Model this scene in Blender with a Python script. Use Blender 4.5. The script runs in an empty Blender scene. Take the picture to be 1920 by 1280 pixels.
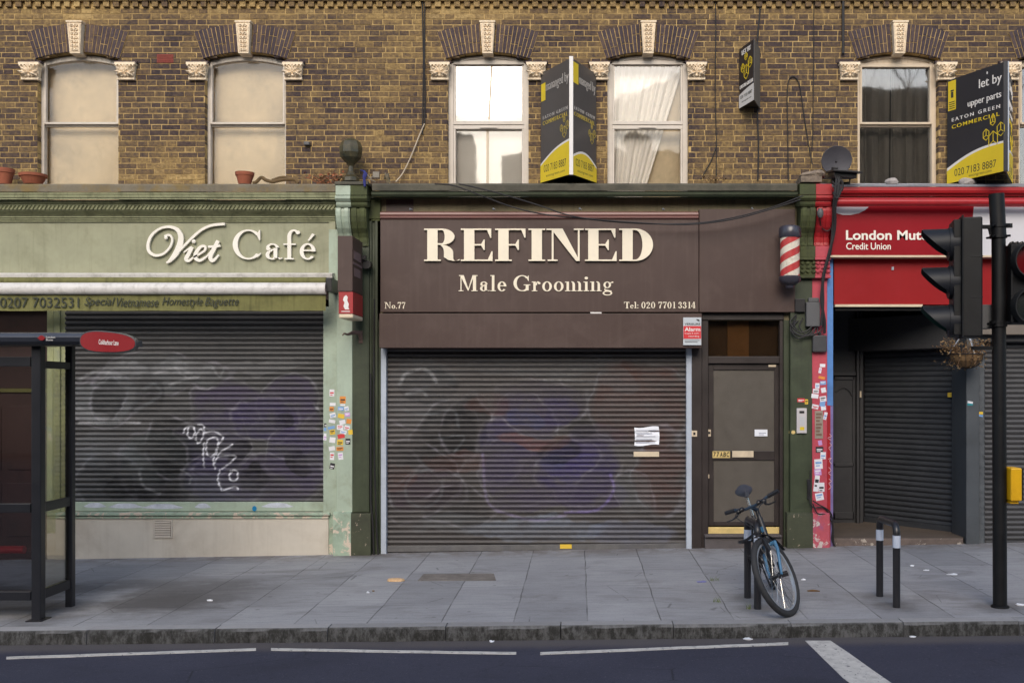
import bpy, bmesh, math, random
import numpy as np
from mathutils import Vector, Matrix
random.seed(7)
sc = bpy.context.scene
COL = sc.collection
R = math.radians

# ---------------------------------------------------------------- camera, sky, sun, exposure
F, CAMY, EZ, CX, CY = 1897.5, -11.5, 1.87, 1085.0, 728.0
cam_d = bpy.data.cameras.new('camera'); cam = bpy.data.objects.new('camera', cam_d); COL.objects.link(cam)
cam.location = (0, CAMY, EZ); cam.rotation_euler = (R(90), 0, 0)
cam_d.sensor_width = 36; cam_d.sensor_fit = 'HORIZONTAL'; cam_d.lens = F/1920*36
cam_d.shift_x = (960-CX)/1920; cam_d.shift_y = (CY-640)/1920
cam_d.clip_start = 0.1; cam_d.clip_end = 2000
sc.camera = cam
SUN_EL, SUN_AZ = R(33), R(184)
w = bpy.data.worlds.new('World'); sc.world = w; w.use_nodes = True
nt = w.node_tree; nt.nodes.clear()
sky = nt.nodes.new('ShaderNodeTexSky'); sky.sky_type = 'NISHITA'; sky.sun_disc = False
sky.sun_elevation = SUN_EL; sky.sun_rotation = SUN_AZ; sky.air_density = 1.3; sky.dust_density = 2.0; sky.ozone_density = 1.6
bg = nt.nodes.new('ShaderNodeBackground'); bg.inputs[1].default_value = 0.13
wo = nt.nodes.new('ShaderNodeOutputWorld'); nt.links.new(sky.outputs[0], bg.inputs[0]); nt.links.new(bg.outputs[0], wo.inputs[0])
sd = bpy.data.lights.new('sun', 'SUN'); sun = bpy.data.objects.new('sun', sd); COL.objects.link(sun)
sd.energy = 1.05; sd.angle = R(36); sd.color = (1.0, 0.92, 0.82)
sdir = Vector((math.sin(SUN_AZ)*math.cos(SUN_EL), math.cos(SUN_AZ)*math.cos(SUN_EL), math.sin(SUN_EL)))
sun.rotation_euler = sdir.to_track_quat('Z', 'Y').to_euler(); sun.location = (0, -30, 20)
vs = sc.view_settings; vs.view_transform = 'Standard'; vs.look = 'None'; vs.exposure = 0.7; vs.gamma = 1.0; vs.use_curve_mapping = False

# ---------------------------------------------------------------- measuring helpers
def S(Y): return F/(Y-CAMY)
def PX(px, Y): return (px-CX)/S(Y)
def PZ(py, Y): return EZ+(CY-py)/S(Y)
def P(px, py, Y): return (PX(px, Y), Y, PZ(py, Y))
YK = -3.6
def zb(X): return .035+.0169*X
def zk(X): return .018+.0094*X
def gp(X, Y):
    t = min(max(-Y/3.6, -.3), 1.0)
    return zb(X)*(1-t)+zk(X)*t
def zr(X, Y=0): return zk(X)-.108
def on_ground(px, py, zf=None):
    z = 0.0
    for _ in range(8):
        D = (EZ-z)*F/(py-CY); X = (px-CX)*D/F; Y = CAMY+D
        z = (zf or gp)(X, Y)
    return X, Y, z
def C(r, g, b, k=1.0):
    def l(c):
        c /= 255.0
        return (c/12.92 if c <= .04045 else ((c+.055)/1.055)**2.4)*k
    return (l(r), l(g), l(b), 1.0)

# ---------------------------------------------------------------- mesh builder
class MB:
    def __init__(s): s.v = []; s.f = []; s.mi = []; s.xf = None; s.cur = 0
    def add(s, vs_, fs):
        n = len(s.v)
        if s.xf is not None: vs_ = [tuple(s.xf @ Vector(p)) for p in vs_]
        s.v += [tuple(p) for p in vs_]
        s.f += [tuple(i+n for i in f) for f in fs]; s.mi += [s.cur]*len(fs)
        return s
    def box(s, x0, x1, y0, y1, z0, z1):
        x0, x1 = min(x0, x1), max(x0, x1); y0, y1 = min(y0, y1), max(y0, y1); z0, z1 = min(z0, z1), max(z0, z1)
        return s.add([(x0,y0,z0),(x1,y0,z0),(x1,y1,z0),(x0,y1,z0),(x0,y0,z1),(x1,y0,z1),(x1,y1,z1),(x0,y1,z1)],
                     [(0,3,2,1),(4,5,6,7),(0,1,5,4),(1,2,6,5),(2,3,7,6),(3,0,4,7)])
    def pbox(s, px0, px1, py0, py1, yf, yb):
        """box whose FRONT face covers the pixels px0..px1, py0..py1 at depth yf, going back to yb"""
        return s.box(PX(px0,yf), PX(px1,yf), yf, yb, PZ(py1,yf), PZ(py0,yf))
    def loops(s, a, b, cap=True):
        n = len(a)
        fs = [(i, (i+1)%n, n+(i+1)%n, n+i) for i in range(n)]
        if cap: fs += [tuple(range(n-1,-1,-1)), tuple(range(n,2*n))]
        return s.add(list(a)+list(b), fs)
    def prism_y(s, poly, y0, y1):
        return s.loops([(x,y0,z) for x,z in poly], [(x,y1,z) for x,z in poly])
    def prism_x(s, poly, x0, x1):
        return s.loops([(x0,y,z) for y,z in poly], [(x1,y,z) for y,z in poly])
    def prism_z(s, poly, z0, z1):
        return s.loops([(x,y,z0) for x,y in poly], [(x,y,z1) for x,y in poly])
    def tube(s, pts, r, seg=8, closed=False, cap=True):
        pts = [Vector(p) for p in pts]; n = len(pts)
        rs = r if isinstance(r, (list, tuple)) else [r]*n
        rings = []; up = None
        for i, p in enumerate(pts):
            if closed: t = pts[(i+1)%n]-pts[i-1]
            else: t = pts[min(i+1,n-1)]-pts[max(i-1,0)]
            if t.length < 1e-9: t = Vector((0,0,1))
            t.normalize()
            if up is None: up = Vector((0,0,1)) if abs(t.z) < .9 else Vector((1,0,0))
            a = t.cross(up)
            if a.length < 1e-6: a = t.orthogonal()
            a.normalize(); b = a.cross(t).normalized(); up = b
            rings.append([tuple(p+(a*math.cos(2*math.pi*k/seg)+b*math.sin(2*math.pi*k/seg))*rs[i]) for k in range(seg)])
        vs_ = [q for rg in rings for q in rg]; fs = []
        m = n if closed else n-1
        for i in range(m):
            j = (i+1)%n
            for k in range(seg):
                l = (k+1)%seg
                fs.append((i*seg+k, i*seg+l, j*seg+l, j*seg+k))
        if cap and not closed: fs += [tuple(range(seg-1,-1,-1)), tuple((n-1)*seg+k for k in range(seg))]
        return s.add(vs_, fs)
    def lathe(s, c, prof, axis='z', seg=24, cap=True):
        """prof: (radius, height along the axis)"""
        vs_ = []; fs = []
        for r, h in prof:
            for k in range(seg):
                a = 2*math.pi*k/seg; u, v_ = r*math.cos(a), r*math.sin(a)
                vs_.append({'z':(c[0]+u,c[1]+v_,c[2]+h),'y':(c[0]+u,c[1]+h,c[2]+v_),'x':(c[0]+h,c[1]+u,c[2]+v_)}[axis])
        for i in range(len(prof)-1):
            for k in range(seg):
                l = (k+1)%seg; fs.append((i*seg+k,i*seg+l,(i+1)*seg+l,(i+1)*seg+k))
        if cap: fs += [tuple(range(seg-1,-1,-1)), tuple((len(prof)-1)*seg+k for k in range(seg))]
        return s.add(vs_, fs)
    def ball(s, c, rx, ry=None, rz=None, seg=12, rings=8, jit=0):
        ry = ry or rx; rz = rz or rx
        vs_ = [(c[0],c[1],c[2]-rz)]; fs = []
        for i in range(1, rings):
            a = -math.pi/2+math.pi*i/rings
            for k in range(seg):
                b = 2*math.pi*k/seg; j = 1+random.uniform(-jit,jit)
                vs_.append((c[0]+rx*j*math.cos(a)*math.cos(b), c[1]+ry*j*math.cos(a)*math.sin(b), c[2]+rz*j*math.sin(a)))
        vs_.append((c[0],c[1],c[2]+rz)); top = len(vs_)-1
        for k in range(seg): fs.append((0, 1+(k+1)%seg, 1+k)); fs.append((top, top-seg+k, top-seg+(k+1)%seg))
        for i in range(rings-2):
            for k in range(seg):
                l = (k+1)%seg; fs.append((1+i*seg+k,1+i*seg+l,1+(i+1)*seg+l,1+(i+1)*seg+k))
        return s.add(vs_, fs)

ORG = {}
def mesh_of(name, mb, mats, org, smooth):
    me = bpy.data.meshes.new(name)
    me.from_pydata([(x-org[0],y-org[1],z-org[2]) for x,y,z in mb.v], [], mb.f)
    for m in (mats if isinstance(mats,(list,tuple)) else [mats]): me.materials.append(m)
    me.polygons.foreach_set('material_index', mb.mi)
    bm = bmesh.new(); bm.from_mesh(me); bmesh.ops.recalc_face_normals(bm, faces=bm.faces); bm.to_mesh(me); bm.free()
    if smooth:
        me.polygons.foreach_set('use_smooth', [True]*len(me.polygons))
        me.set_sharp_from_angle(angle=R(40))
    me.update(); return me
def obj(name, mb, mats, parent=None, smooth=False, bevel=0, seg=2, base=None):
    if parent is not None: org = ORG[parent.name]
    elif base is not None: org = base
    else:
        a = np.array(mb.v); lo, hi = a.min(0), a.max(0); org = (float(lo[0]+hi[0])/2, float(lo[1]+hi[1])/2, float(lo[2]))
    me = mesh_of(name, mb, mats, org, smooth)
    o = bpy.data.objects.new(name, me); COL.objects.link(o)
    if parent is not None: o.parent = parent
    else: o.location = org
    ORG[o.name] = org
    if bevel:
        b = o.modifiers.new('bevel','BEVEL'); b.width = bevel; b.segments = seg; b.limit_method = 'ANGLE'; b.angle_limit = R(35); b.use_clamp_overlap = True
        b.harden_normals = False
    return o
def tag(o, label=None, cat=None, group=None, kind=None):
    if label: o['label'] = label
    if cat:
        o['category'] = cat
        if not kind: kind = 'thing'
    if group: o['group'] = group
    if kind: o['kind'] = kind
    return o
def thing(name, label, cat, loc, group=None):
    o = bpy.data.objects.new(name, None); COL.objects.link(o); o.location = loc; o.empty_display_size = .2
    ORG[o.name] = tuple(loc); return tag(o, label, cat, group)
def copy_tree(o, parent=None):
    c = o.copy(); COL.objects.link(c); ORG[c.name] = ORG[o.name]
    if parent is not None: c.parent = parent
    for ch in list(o.children): copy_tree(ch, c)
    return c

# ---------------------------------------------------------------- materials
class NT:
    def __init__(s, name):
        s.m = bpy.data.materials.new(name); s.m.use_nodes = True; s.t = s.m.node_tree
        s.t.nodes.clear(); s.out = s.n('ShaderNodeOutputMaterial')
    def n(s, typ, **kw):
        x = s.t.nodes.new(typ)
        for k, v in kw.items(): setattr(x, k, v)
        return x
    def l(s, a, b): s.t.links.new(a, b)
    def put(s, sock, v):
        if hasattr(v, 'is_output'): s.l(v, sock)
        else: sock.default_value = v
    def math(s, op, a, b=None, c=None, clamp=False):
        x = s.n('ShaderNodeMath', operation=op, use_clamp=clamp)
        for i, v in enumerate((a, b, c)):
            if v is not None: s.put(x.inputs[i], v)
        return x.outputs[0]
    def noise(s, vec, scale, detail=4, rough=.55, dist=0):
        x = s.n('ShaderNodeTexNoise'); s.put(x.inputs['Vector'], vec); x.inputs['Scale'].default_value = scale
        x.inputs['Detail'].default_value = detail; x.inputs['Roughness'].default_value = rough; x.inputs['Distortion'].default_value = dist
        return x.outputs['Fac']
    def mapv(s, vec, sc_=(1,1,1), loc=(0,0,0)):
        x = s.n('ShaderNodeMapping'); s.put(x.inputs['Vector'], vec); x.inputs['Scale'].default_value = sc_; x.inputs['Location'].default_value = loc
        return x.outputs[0]
    def ramp(s, fac, stops, interp='LINEAR'):
        x = s.n('ShaderNodeValToRGB'); s.put(x.inputs[0], fac); cr = x.color_ramp; cr.interpolation = interp
        while len(cr.elements) > 1: cr.elements.remove(cr.elements[-1])
        cr.elements[0].position = stops[0][0]; cr.elements[0].color = stops[0][1]
        for p, c in stops[1:]:
            e = cr.elements.new(p); e.color = c
        return x.outputs[0]
    def sm(s, v, lo, hi):
        x = s.n('ShaderNodeMapRange', interpolation_type='SMOOTHSTEP'); s.put(x.inputs[0], v); x.inputs[1].default_value = lo; x.inputs[2].default_value = hi
        return x.outputs[0]
    def mix(s, f, a, b, mode='MIX'):
        x = s.n('ShaderNodeMix', data_type='RGBA', blend_type=mode)
        s.put(x.inputs['Factor'], f); s.put(x.inputs['A'], a); s.put(x.inputs['B'], b)
        return x.outputs['Result']
    def bump(s, h, strength=.3, dist=.01):
        x = s.n('ShaderNodeBump'); s.put(x.inputs['Height'], h); x.inputs['Strength'].default_value = strength; x.inputs['Distance'].default_value = dist
        return x.outputs[0]
    def bsdf(s, col, rough=.6, metal=0, nrm=None, spec=.5, **kw):
        x = s.n('ShaderNodeBsdfPrincipled'); s.put(x.inputs['Base Color'], col); s.put(x.inputs['Roughness'], rough); s.put(x.inputs['Metallic'], metal)
        x.inputs['Specular IOR Level'].default_value = spec
        if nrm is not None: s.l(nrm, x.inputs['Normal'])
        for k, v in kw.items(): s.put(x.inputs[k], v)
        return x.outputs[0]
    def done(s, sh): s.l(sh, s.out.inputs['Surface']); return s.m
    def geo(s): return s.n('ShaderNodeNewGeometry').outputs['Position']

def M(name, col, rough=.6, var=.12, scale=5, metal=0, spec=.5, grime=None, g_amt=.0, g_scale=3, streak=0, bump=.15, bscale=60, bdist=.003, chips=None, c_amt=.5, c_scale=9):
    """general painted / dirty surface: two noises of tint, patches of grime, vertical run-off streaks, chips showing another colour"""
    t = NT(name); p = t.geo()
    a = t.noise(p, scale, 5); b = t.noise(p, scale*7, 3)
    v = t.math('ADD', t.math('MULTIPLY', a, .7), t.math('MULTIPLY', b, .3))
    lo = tuple(c*(1-var*1.6) for c in col[:3])+(1,); hi = tuple(min(c*(1+var*1.6), .95) for c in col[:3])+(1,)
    c = t.ramp(v, [(.3, lo), (.7, hi)])
    if grime is not None and g_amt:
        g = t.sm(t.noise(p, g_scale, 6, .65, .4), .45, .72)
        c = t.mix(t.math('MULTIPLY', g, g_amt), c, grime)
    if streak:
        q = t.mapv(p, (22, 22, 1.1))
        g = t.sm(t.noise(q, 1.0, 4, .6), .48, .75)
        c = t.mix(t.math('MULTIPLY', g, streak), c, grime or (.03,.03,.025,1))
    if chips is not None:
        g = t.sm(t.noise(p, c_scale, 7, .7, .6), c_amt, c_amt+.03)
        c = t.mix(g, c, chips)
    h = t.noise(p, bscale, 4)
    return t.done(t.bsdf(c, t.math('ADD', t.math('MULTIPLY', a, .2), rough-.1), metal, t.bump(h, bump, bdist) if bump else None, spec))
# ---------------------------------------------------------------- lettering
def place_px(px0, py0, px1, py1, Y, out=.004):
    """unit square (u right, v up) onto a pixel rectangle of a plane facing the street at depth Y; d comes out of the plane"""
    a, b = P(px0, py1, Y), P(px1, py0, Y)
    return lambda u, v, d: (a[0]+(b[0]-a[0])*u, Y-d*out, a[2]+(b[2]-a[2])*v)
def place_quad(tl, tr, br, bl, u0=0, v0=0, u1=1, v1=1, out=.003):
    """part u0..u1, v0..v1 (v measured upwards) of a quad in space"""
    tl, tr, br, bl = map(Vector, (tl, tr, br, bl)); nrm = (tr-tl).cross(bl-tl).normalized()
    if nrm.y > 0: nrm = -nrm
    def f(u, v, d):
        U = u0+(u1-u0)*u; V = v0+(v1-v0)*v
        return tuple((bl*(1-U)+br*U)*(1-V)+(tl*(1-U)+tr*U)*V+nrm*(d*out))
    return f
def text_in(mb, s, place, shear=0.0, weight=0.0, spacing=1.0):
    cu = bpy.data.curves.new('t', 'FONT'); cu.body = s; cu.extrude = .5; cu.shear = shear; cu.offset = weight; cu.space_character = spacing
    cu.resolution_u = 4
    o = bpy.data.objects.new('t', cu); COL.objects.link(o)
    dg = bpy.context.evaluated_depsgraph_get(); me = bpy.data.meshes.new_from_object(o.evaluated_get(dg))
    vs_ = [tuple(v.co) for v in me.vertices]; fs = [tuple(p.vertices) for p in me.polygons]
    bpy.data.objects.remove(o); bpy.data.curves.remove(cu); bpy.data.meshes.remove(me)
    x0 = min(v[0] for v in vs_); x1 = max(v[0] for v in vs_); y0 = min(v[1] for v in vs_); y1 = max(v[1] for v in vs_)
    return mb.add([place((x-x0)/(x1-x0), (y-y0)/(y1-y0), z+.5) for x, y, z in vs_], fs)

def _arc(cx, cy, rx, ry, a0, a1, n=18):
    return [(cx+rx*math.cos(R(a0+(a1-a0)*i/n)), cy+ry*math.sin(R(a0+(a1-a0)*i/n))) for i in range(n+1)]
def _ring(cx, cy, rx, ry, T, h, a0, a1, n=20):
    return _arc(cx,cy,rx,ry,a0,a1,n)+_arc(cx,cy,max(rx-T,.01),max(ry-h,.01),a1,a0,n)
def _rc(x0, y0, x1, y1): return [(x0,y0),(x1,y0),(x1,y1),(x0,y1)]
def _dot(cx, cy, r): return _arc(cx,cy,r,r,0,336,14)
def glyph(ch, T, h, x=.47):
    """high-contrast serif letter: (outlines, advance); cap height 1, x-height x, stem T, hairline h"""
    e = .075; rc = _rc
    foot = lambda a, b, y=0: rc(a-e, y, b+e, y+h)
    q = T*.8
    if ch == 'R':
        a = e+.02; b = a+T; cx = b+.1
        return [rc(a,0,b,1), foot(a,b), rc(a-e,1-h,cx,1), rc(b,.5,cx,.5+h), _ring(cx,.75,.30,.25,T*.95,h,-90,90),
                [(cx+.02,.5+h)]+_arc(cx-.02,.25,.29,.25,80,0,10)+_arc(cx+.33,.1,.06,.1,180,270,6)+[(cx+.42,.06),(cx+.42,.02)]+[(cx+.30,0),(cx+.16,.03),(cx+.05,.12)]+_arc(cx-.06,.28,.11,.2,0,70,6)], cx+.46
    if ch in 'EF':
        a = e+.02; b = a+T; r = b+.40
        o = [rc(a,0,b,1), rc(a-e,1-h,r,1), [(r-.10,1-h),(r,1-h),(r,.72),(r-.025,.72)], rc(b,.5-h/2,b+.22,.5+h/2), [(b+.15,.5),(b+.22,.66),(b+.245,.66),(b+.245,.34),(b+.22,.34)]]
        if ch == 'E': return o+[rc(a-e,0,r+.03,h), [(r-.08,h),(r+.03,h),(r+.03,.3),(r+.005,.3)]], r+.10
        return o+[foot(a,b)], r+.07
    if ch == 'I':
        a = e+.03; return [rc(a,0,a+T,1), foot(a,a+T), foot(a,a+T,1-h)], a+T+e+.05
    if ch == 'N':
        a = e+.06; r = a+.52+T*.4
        return [rc(a,0,a+h,1), foot(a-.02,a+h+.02), rc(r,0,r+h,1), foot(r-.02,r+h+.02,1-h), [(a-.02,1),(a+T*1.05,1),(r+h,0),(r+h-T*.35,0)], rc(a-e-.05,1-h,a+.1,1)], r+h+e+.06
    if ch == 'D':
        a = e+.02; b = a+T; cx = b+.06
        return [rc(a,0,b,1), rc(a-e,0,cx,h), rc(a-e,1-h,cx,1), _ring(cx,.5,.42,.5,T*1.02,h,-90,90,26)], cx+.50
    if ch == 'M':
        a = e+.04; r = a+.62
        return [rc(a,0,a+h,1), foot(a-.02,a+h+.02), rc(r,0,r+T,1), foot(r,r+T), rc(r,1-h,r+T+e,1), rc(a-e,1-h,a+.08,1), [(a-.02,1),(a+T*1.05,1),(a+.42,.04),(a+.36,.04)], [(a+.36,.04),(a+.40,.04),(r+h+.01,1),(r-.02,1)]], r+T+e+.05
    if ch in 'GC':
        o = [_ring(.46,.5,.43,.5,T*1.05,h*1.1,42,318,30), [(.76,.98),(.79,.98),(.79,.64),(.765,.64),(.70,.80)]]
        if ch == 'G': return o+[rc(.64,.05,.64+T*.95,.42), rc(.54,.42-h,.64+T+e,.42), [(.64,.05),(.70,.05),(.6,0),(.5,0.0),(.48,h)]], .92
        return o+[[(.74,.16),(.80,.22),(.815,.2),(.76,.12),(.7,.06)]], .88
    if ch == 'T':
        return [rc(.33,0,.33+T,1), foot(.33,.33+T), rc(.04,1-h,.62+T*.4,1), [(.04,1-h),(.12,1-h),(.06,.7),(.04,.7)], [(.54+T*.4,1-h),(.62+T*.4,1-h),(.62+T*.4,.7),(.60+T*.4,.7)]], .68+T*.3
    if ch == 'N': pass
    if ch == 'o' or ch == '0':
        H = x if ch == 'o' else 1.0; rx = .24 if ch == 'o' else .25
        return [_ring(rx+.04,H/2,rx,H/2+.01,q,h,0,180,16), _ring(rx+.04,H/2,rx,H/2+.01,q,h,180,360,16)], rx*2+.09
    if ch in 'eéc':
        o = [_ring(.26,x/2,.22,x/2+.01,q,h*1.1,30 if ch=='c' else 0,322,24)]
        if ch != 'c': o += [rc(.08,x*.52,.47,x*.52+h), _ring(.26,x/2,.22,x/2+.01,q*.8,h,0,60,8)]
        if ch == 'é': o += [[(.26,x+.10),(.30,x+.09),(.46,x+.30),(.38,x+.34)]]
        return o, .52
    if ch == 'a':
        return [rc(.28,.05,.28+q,x*.72), _ring(.25,x*.70,.15+q*.3,x*.31,q*.8,h,10,165,12), _dot(.135,x*.68,.06), [(.28,.12),(.28+q,.1),(.34+q,0),(.42+q,.03),(.42+q,.06),(.36+q,.05)],
                _ring(.24,x*.29,.18,x*.30,q*.95,h,90,300,16), rc(.2,x*.56,.3,x*.56+h), rc(.2,0,.3,h)], .43+q
    if ch == 'l':
        a = e+.01; return [rc(a,0,a+q,1), foot(a,a+q), rc(a-e,1-h,a,1)], a+q+e+.03
    if ch == 'i':
        a = e+.01; return [rc(a,0,a+q,x), foot(a,a+q), rc(a-e,x-h,a,x), _dot(a+q/2,.82,.085)], a+q+e+.03
    if ch == 'r':
        a = e+.01; return [rc(a,0,a+q,x), foot(a,a+q), rc(a-e,x-h,a,x), _ring(a+q+.11,x*.62,.12,x*.40,h*1.4,h*1.3,60,180,10), _dot(a+q+.17,x*.84,.068)], a+q+.27
    if ch in 'nm':
        o = []; a = e+.01; k = 1 if ch == 'n' else 2
        o += [rc(a,0,a+q,x), foot(a,a+q), rc(a-e,x-h,a,x)]
        for i in range(k):
            b = a+.23+q*.55; o += [rc(b,0,b+q,x*.66), foot(b+.02,b+q), _ring(b-.03,x*.66,.03+q,x*.36,q,h*1.2,0,105,12)]; a = b
        return o, a+q+e+.03
    if ch == 'g':
        return [_ring(.24,x*.66,.19,x*.34,q*.85,h,0,180,14), _ring(.24,x*.66,.19,x*.34,q*.85,h,180,360,14), _ring(.25,-.12,.24,.15,h*1.6,h*1.2,0,360,26), [(.12,x*.34),(.16,x*.36),(.14,.12),(.3,.08),(.46,.02),(.44,-.03),(.16,-.01),(.09,.08)], [(.36,x*.86),(.48,x*.98),(.50,x*.90),(.40,x*.80)], _dot(.50,x*.93,.045)], .56
    if ch == 'f':
        a = .13; return [rc(a,0,a+q,.78), foot(a,a+q), rc(a-.11,x-h,a+q+.13,x), _ring(a+.18,.76,.18,.24,q,h*1.3,55,180,12), _dot(a+.29,.90,.06)], a+q+.2
    if ch == 't': 
        a = .12; return [rc(a,.1,a+q,.68), rc(a-.1,x-h,a+q+.13,x), _ring(a+.14,.12,.14,.12,q,h*1.3,180,330,10)], a+q+.2
    if ch == '1': return [rc(.2,0,.2+q,1), foot(.2,.2+q), [(.2,1),(.2,.95),(.08,.88),(.08,.92)]], .44
    if ch == '2': return [_ring(.26,.73,.22,.27,q,h*1.4,-35,180,18), [(.34,.57),(.47,.62),(.2,.16),(.06,0),(.06,.08)], rc(.06,0,.5,.13), _dot(.13,.72,.075)], .56
    if ch == '3': return [_ring(.24,.75,.20,.25,q*.95,h*1.4,-90,165,16), _ring(.24,.27,.24,.27,q,h*1.4,-165,90,18), _dot(.12,.74,.07), _dot(.1,.22,.075)], .54
    if ch == '4': return [rc(.32,0,.32+q,1), foot(.32,.32+q), rc(.02,.25,.56,.25+h*1.2), [(.02,.25),(.08,.25),(.36,1),(.31,1)]], .60
    if ch == '7': return [rc(.05,.86,.50,1), [(.44,.88),(.5,.88),(.34,.4),(.32,0),(.16,0),(.2,.36)], [(.05,.86),(.10,.86),(.07,.68),(.05,.68)]], .54
    if ch == '.': return [_dot(.1,.07,.075)], .2
    if ch == ':': return [_dot(.1,.07,.075), _dot(.1,x-.07,.075)], .2
    return [], .26
def serif_in(mb, s, px0, px1, py_cap, py_base, Y, depth, T, h, x=.47, track=0.0):
    """a line of high-contrast serif letters, fitted to px0..px1 and to the cap height"""
    pen = 0; out = []
    for ch in s:
        g, adv = glyph(ch, T, h, x)
        out += [[(pen+a, b) for a, b in q] for q in g]; pen += adv+track
    x0 = min(a for q in out for a, b in q); x1 = max(a for q in out for a, b in q)
    X0, X1 = PX(px0, Y), PX(px1, Y); Z0, Z1 = PZ(py_base, Y), PZ(py_cap, Y)
    for i, q in enumerate(out):
        mb.prism_y([(X0+(a-x0)/(x1-x0)*(X1-X0), Z0+b*(Z1-Z0)) for a, b in q], Y-depth-.00035*(i % 9), Y-.0005*(i % 3))
    return mb
def catmull(pts, n=8):
    pts = [np.array(p, float) for p in pts]; out = []
    q = [2*pts[0]-pts[1]]+pts+[2*pts[-1]-pts[-2]]
    for i in range(1, len(q)-2):
        a, b, c, d = q[i-1:i+3]
        for k in range(n):
            t = k/n
            out.append(.5*((2*b)+(c-a)*t+(2*a-5*b+4*c-d)*t*t+(3*b-a-3*c+d)*t**3))
    out.append(pts[-1]); return out
def ribbon(mb, pts3, depth, Y):
    """brush stroke from (px, py, width in px) standing out from depth Y"""
    c = catmull(pts3, 8); L = []; Rr = []
    for i, p in enumerate(c):
        t = c[min(i+1, len(c)-1)][:2]-c[max(i-1, 0)][:2]; t = t/(np.linalg.norm(t)+1e-9); nrm = np.array([-t[1], t[0]])*p[2]/2
        L.append(p[:2]+nrm); Rr.append(p[:2]-nrm)
    for i in range(len(c)-1):
        q = [L[i], L[i+1], Rr[i+1], Rr[i]]
        mb.prism_y([(PX(a, Y), PZ(b, Y)) for a, b in q], Y-depth, Y)
    return mb

# ---------------------------------------------------------------- the materials
def mat_brick(name, stops, dark=1.0):
    t = NT(name); g = t.n('ShaderNodeNewGeometry'); p = g.outputs['Position']; r = g.outputs['Random Per Island']
    wn = t.n('ShaderNodeTexWhiteNoise', noise_dimensions='1D'); t.l(t.math('MULTIPLY', r, 913.7), wn.inputs['W'])
    big = t.noise(p, .75, 5, .6); fine = t.noise(p, 26, 5, .65)
    sep = t.n('ShaderNodeSeparateXYZ'); t.l(p, sep.inputs[0])
    v = t.math('ADD', t.math('MULTIPLY', r, .38), t.math('ADD', t.math('MULTIPLY', t.math('SUBTRACT', big, .5), 1.15), t.math('MULTIPLY', t.math('SUBTRACT', fine, .5), 1.25)))
    v = t.math('ADD', v, t.math('MULTIPLY', t.sm(sep.outputs[2], 6.02, 6.2), .26))
    v = t.math('ADD', v, t.math('MULTIPLY', t.math('SUBTRACT', 1.0, t.sm(sep.outputs[2], 4.3, 4.9)), .14))
    v = t.math('SUBTRACT', v, t.math('MULTIPLY', t.sm(t.noise(t.mapv(p,(5,5,.55)), 1.0, 4, .6), .5, .75), .20))
    v = t.math('ADD', v, .25)
    c = t.ramp(v, stops)
    c = t.mix(t.math('MULTIPLY', wn.outputs[0], .35), c, C(70,56,58))
    sp = t.sm(t.noise(p, 75, 4, .7), .60, .72)
    c = t.mix(t.math('MULTIPLY', sp, .45), c, C(150,122,80))
    gr = t.noise(p, 62, 4, .8); c = t.mix(t.math('MULTIPLY', t.sm(gr,.5,.72), .38), c, C(52,46,44))
    soot = t.sm(t.noise(p, 14, 5, .7), .56, .75)
    c = t.mix(t.math('MULTIPLY', soot, .35), c, C(40,36,36))
    c = t.mix(1-dark, c, (0,0,0,1))
    return t.done(t.bsdf(c, .9, 0, t.bump(t.math('ADD', fine, t.noise(p, 120, 3)), .7, .006), .2))
BR = [(0.0,C(58,52,54)),(.2,C(74,63,62)),(.4,C(100,84,67)),(.58,C(123,102,73)),(.78,C(150,125,82)),(1.0,C(182,155,106))]
m_brick = mat_brick('stock_brick', BR)
m_arch = mat_brick('arch_brick', [(0,C(60,55,62)),(.4,C(80,70,74)),(.75,C(104,88,80)),(1,C(128,106,78))])
m_mortar = M('mortar', C(184,156,106), .95, .2, 12, grime=C(92,76,56), g_amt=.75, g_scale=7, spec=.1)
m_stone = M('carved_stone', C(238,218,190), .85, .08, 12, grime=C(150,122,92), g_amt=.35, g_scale=14, spec=.2, bump=.4)
m_sash = M('sash_paint', C(204,194,182), .45, .05, 8, grime=C(150,135,115), g_amt=.3)
m_sash_gold = M('sash_paint_warm', C(206,188,164), .45, .05, 8, grime=C(150,135,115), g_amt=.25)
m_blind = M('cloud_mottled_blind', C(206,186,152), .9, .10, 2.0, grime=C(158,144,122), g_amt=.75, g_scale=1.5, streak=.10)  # blotches: mottled cloud reflection painted into the cloth, with some real dirt
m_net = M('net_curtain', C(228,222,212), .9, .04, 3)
m_curtain = M('grey_curtain', C(98,92,84), .9, .12, 4)
m_dark = M('dark_room', C(26,24,23), .9, .1, 3)
m_roofbox = M('render_back', C(110,95,80), .9, .1, 2)
def mat_glass(name, tint=(1,1,1,1), boost=1.5, rough=.03, wav=.25):
    t = NT(name); p = t.geo()
    nb = t.bump(t.noise(p, 2.3, 2), wav, .02)
    fr = t.n('ShaderNodeFresnel'); fr.inputs[0].default_value = 1.5
    g = t.n('ShaderNodeBsdfGlossy'); g.inputs['Roughness'].default_value = rough; t.l(nb, g.inputs['Normal'])
    tr = t.n('ShaderNodeBsdfTransparent'); tr.inputs[0].default_value = tint
    mx = t.n('ShaderNodeMixShader'); t.l(t.math('MULTIPLY', fr.outputs[0], boost, clamp=True), mx.inputs[0]); t.l(tr.outputs[0], mx.inputs[1]); t.l(g.outputs[0], mx.inputs[2])
    return t.done(mx.outputs[0])
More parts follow.
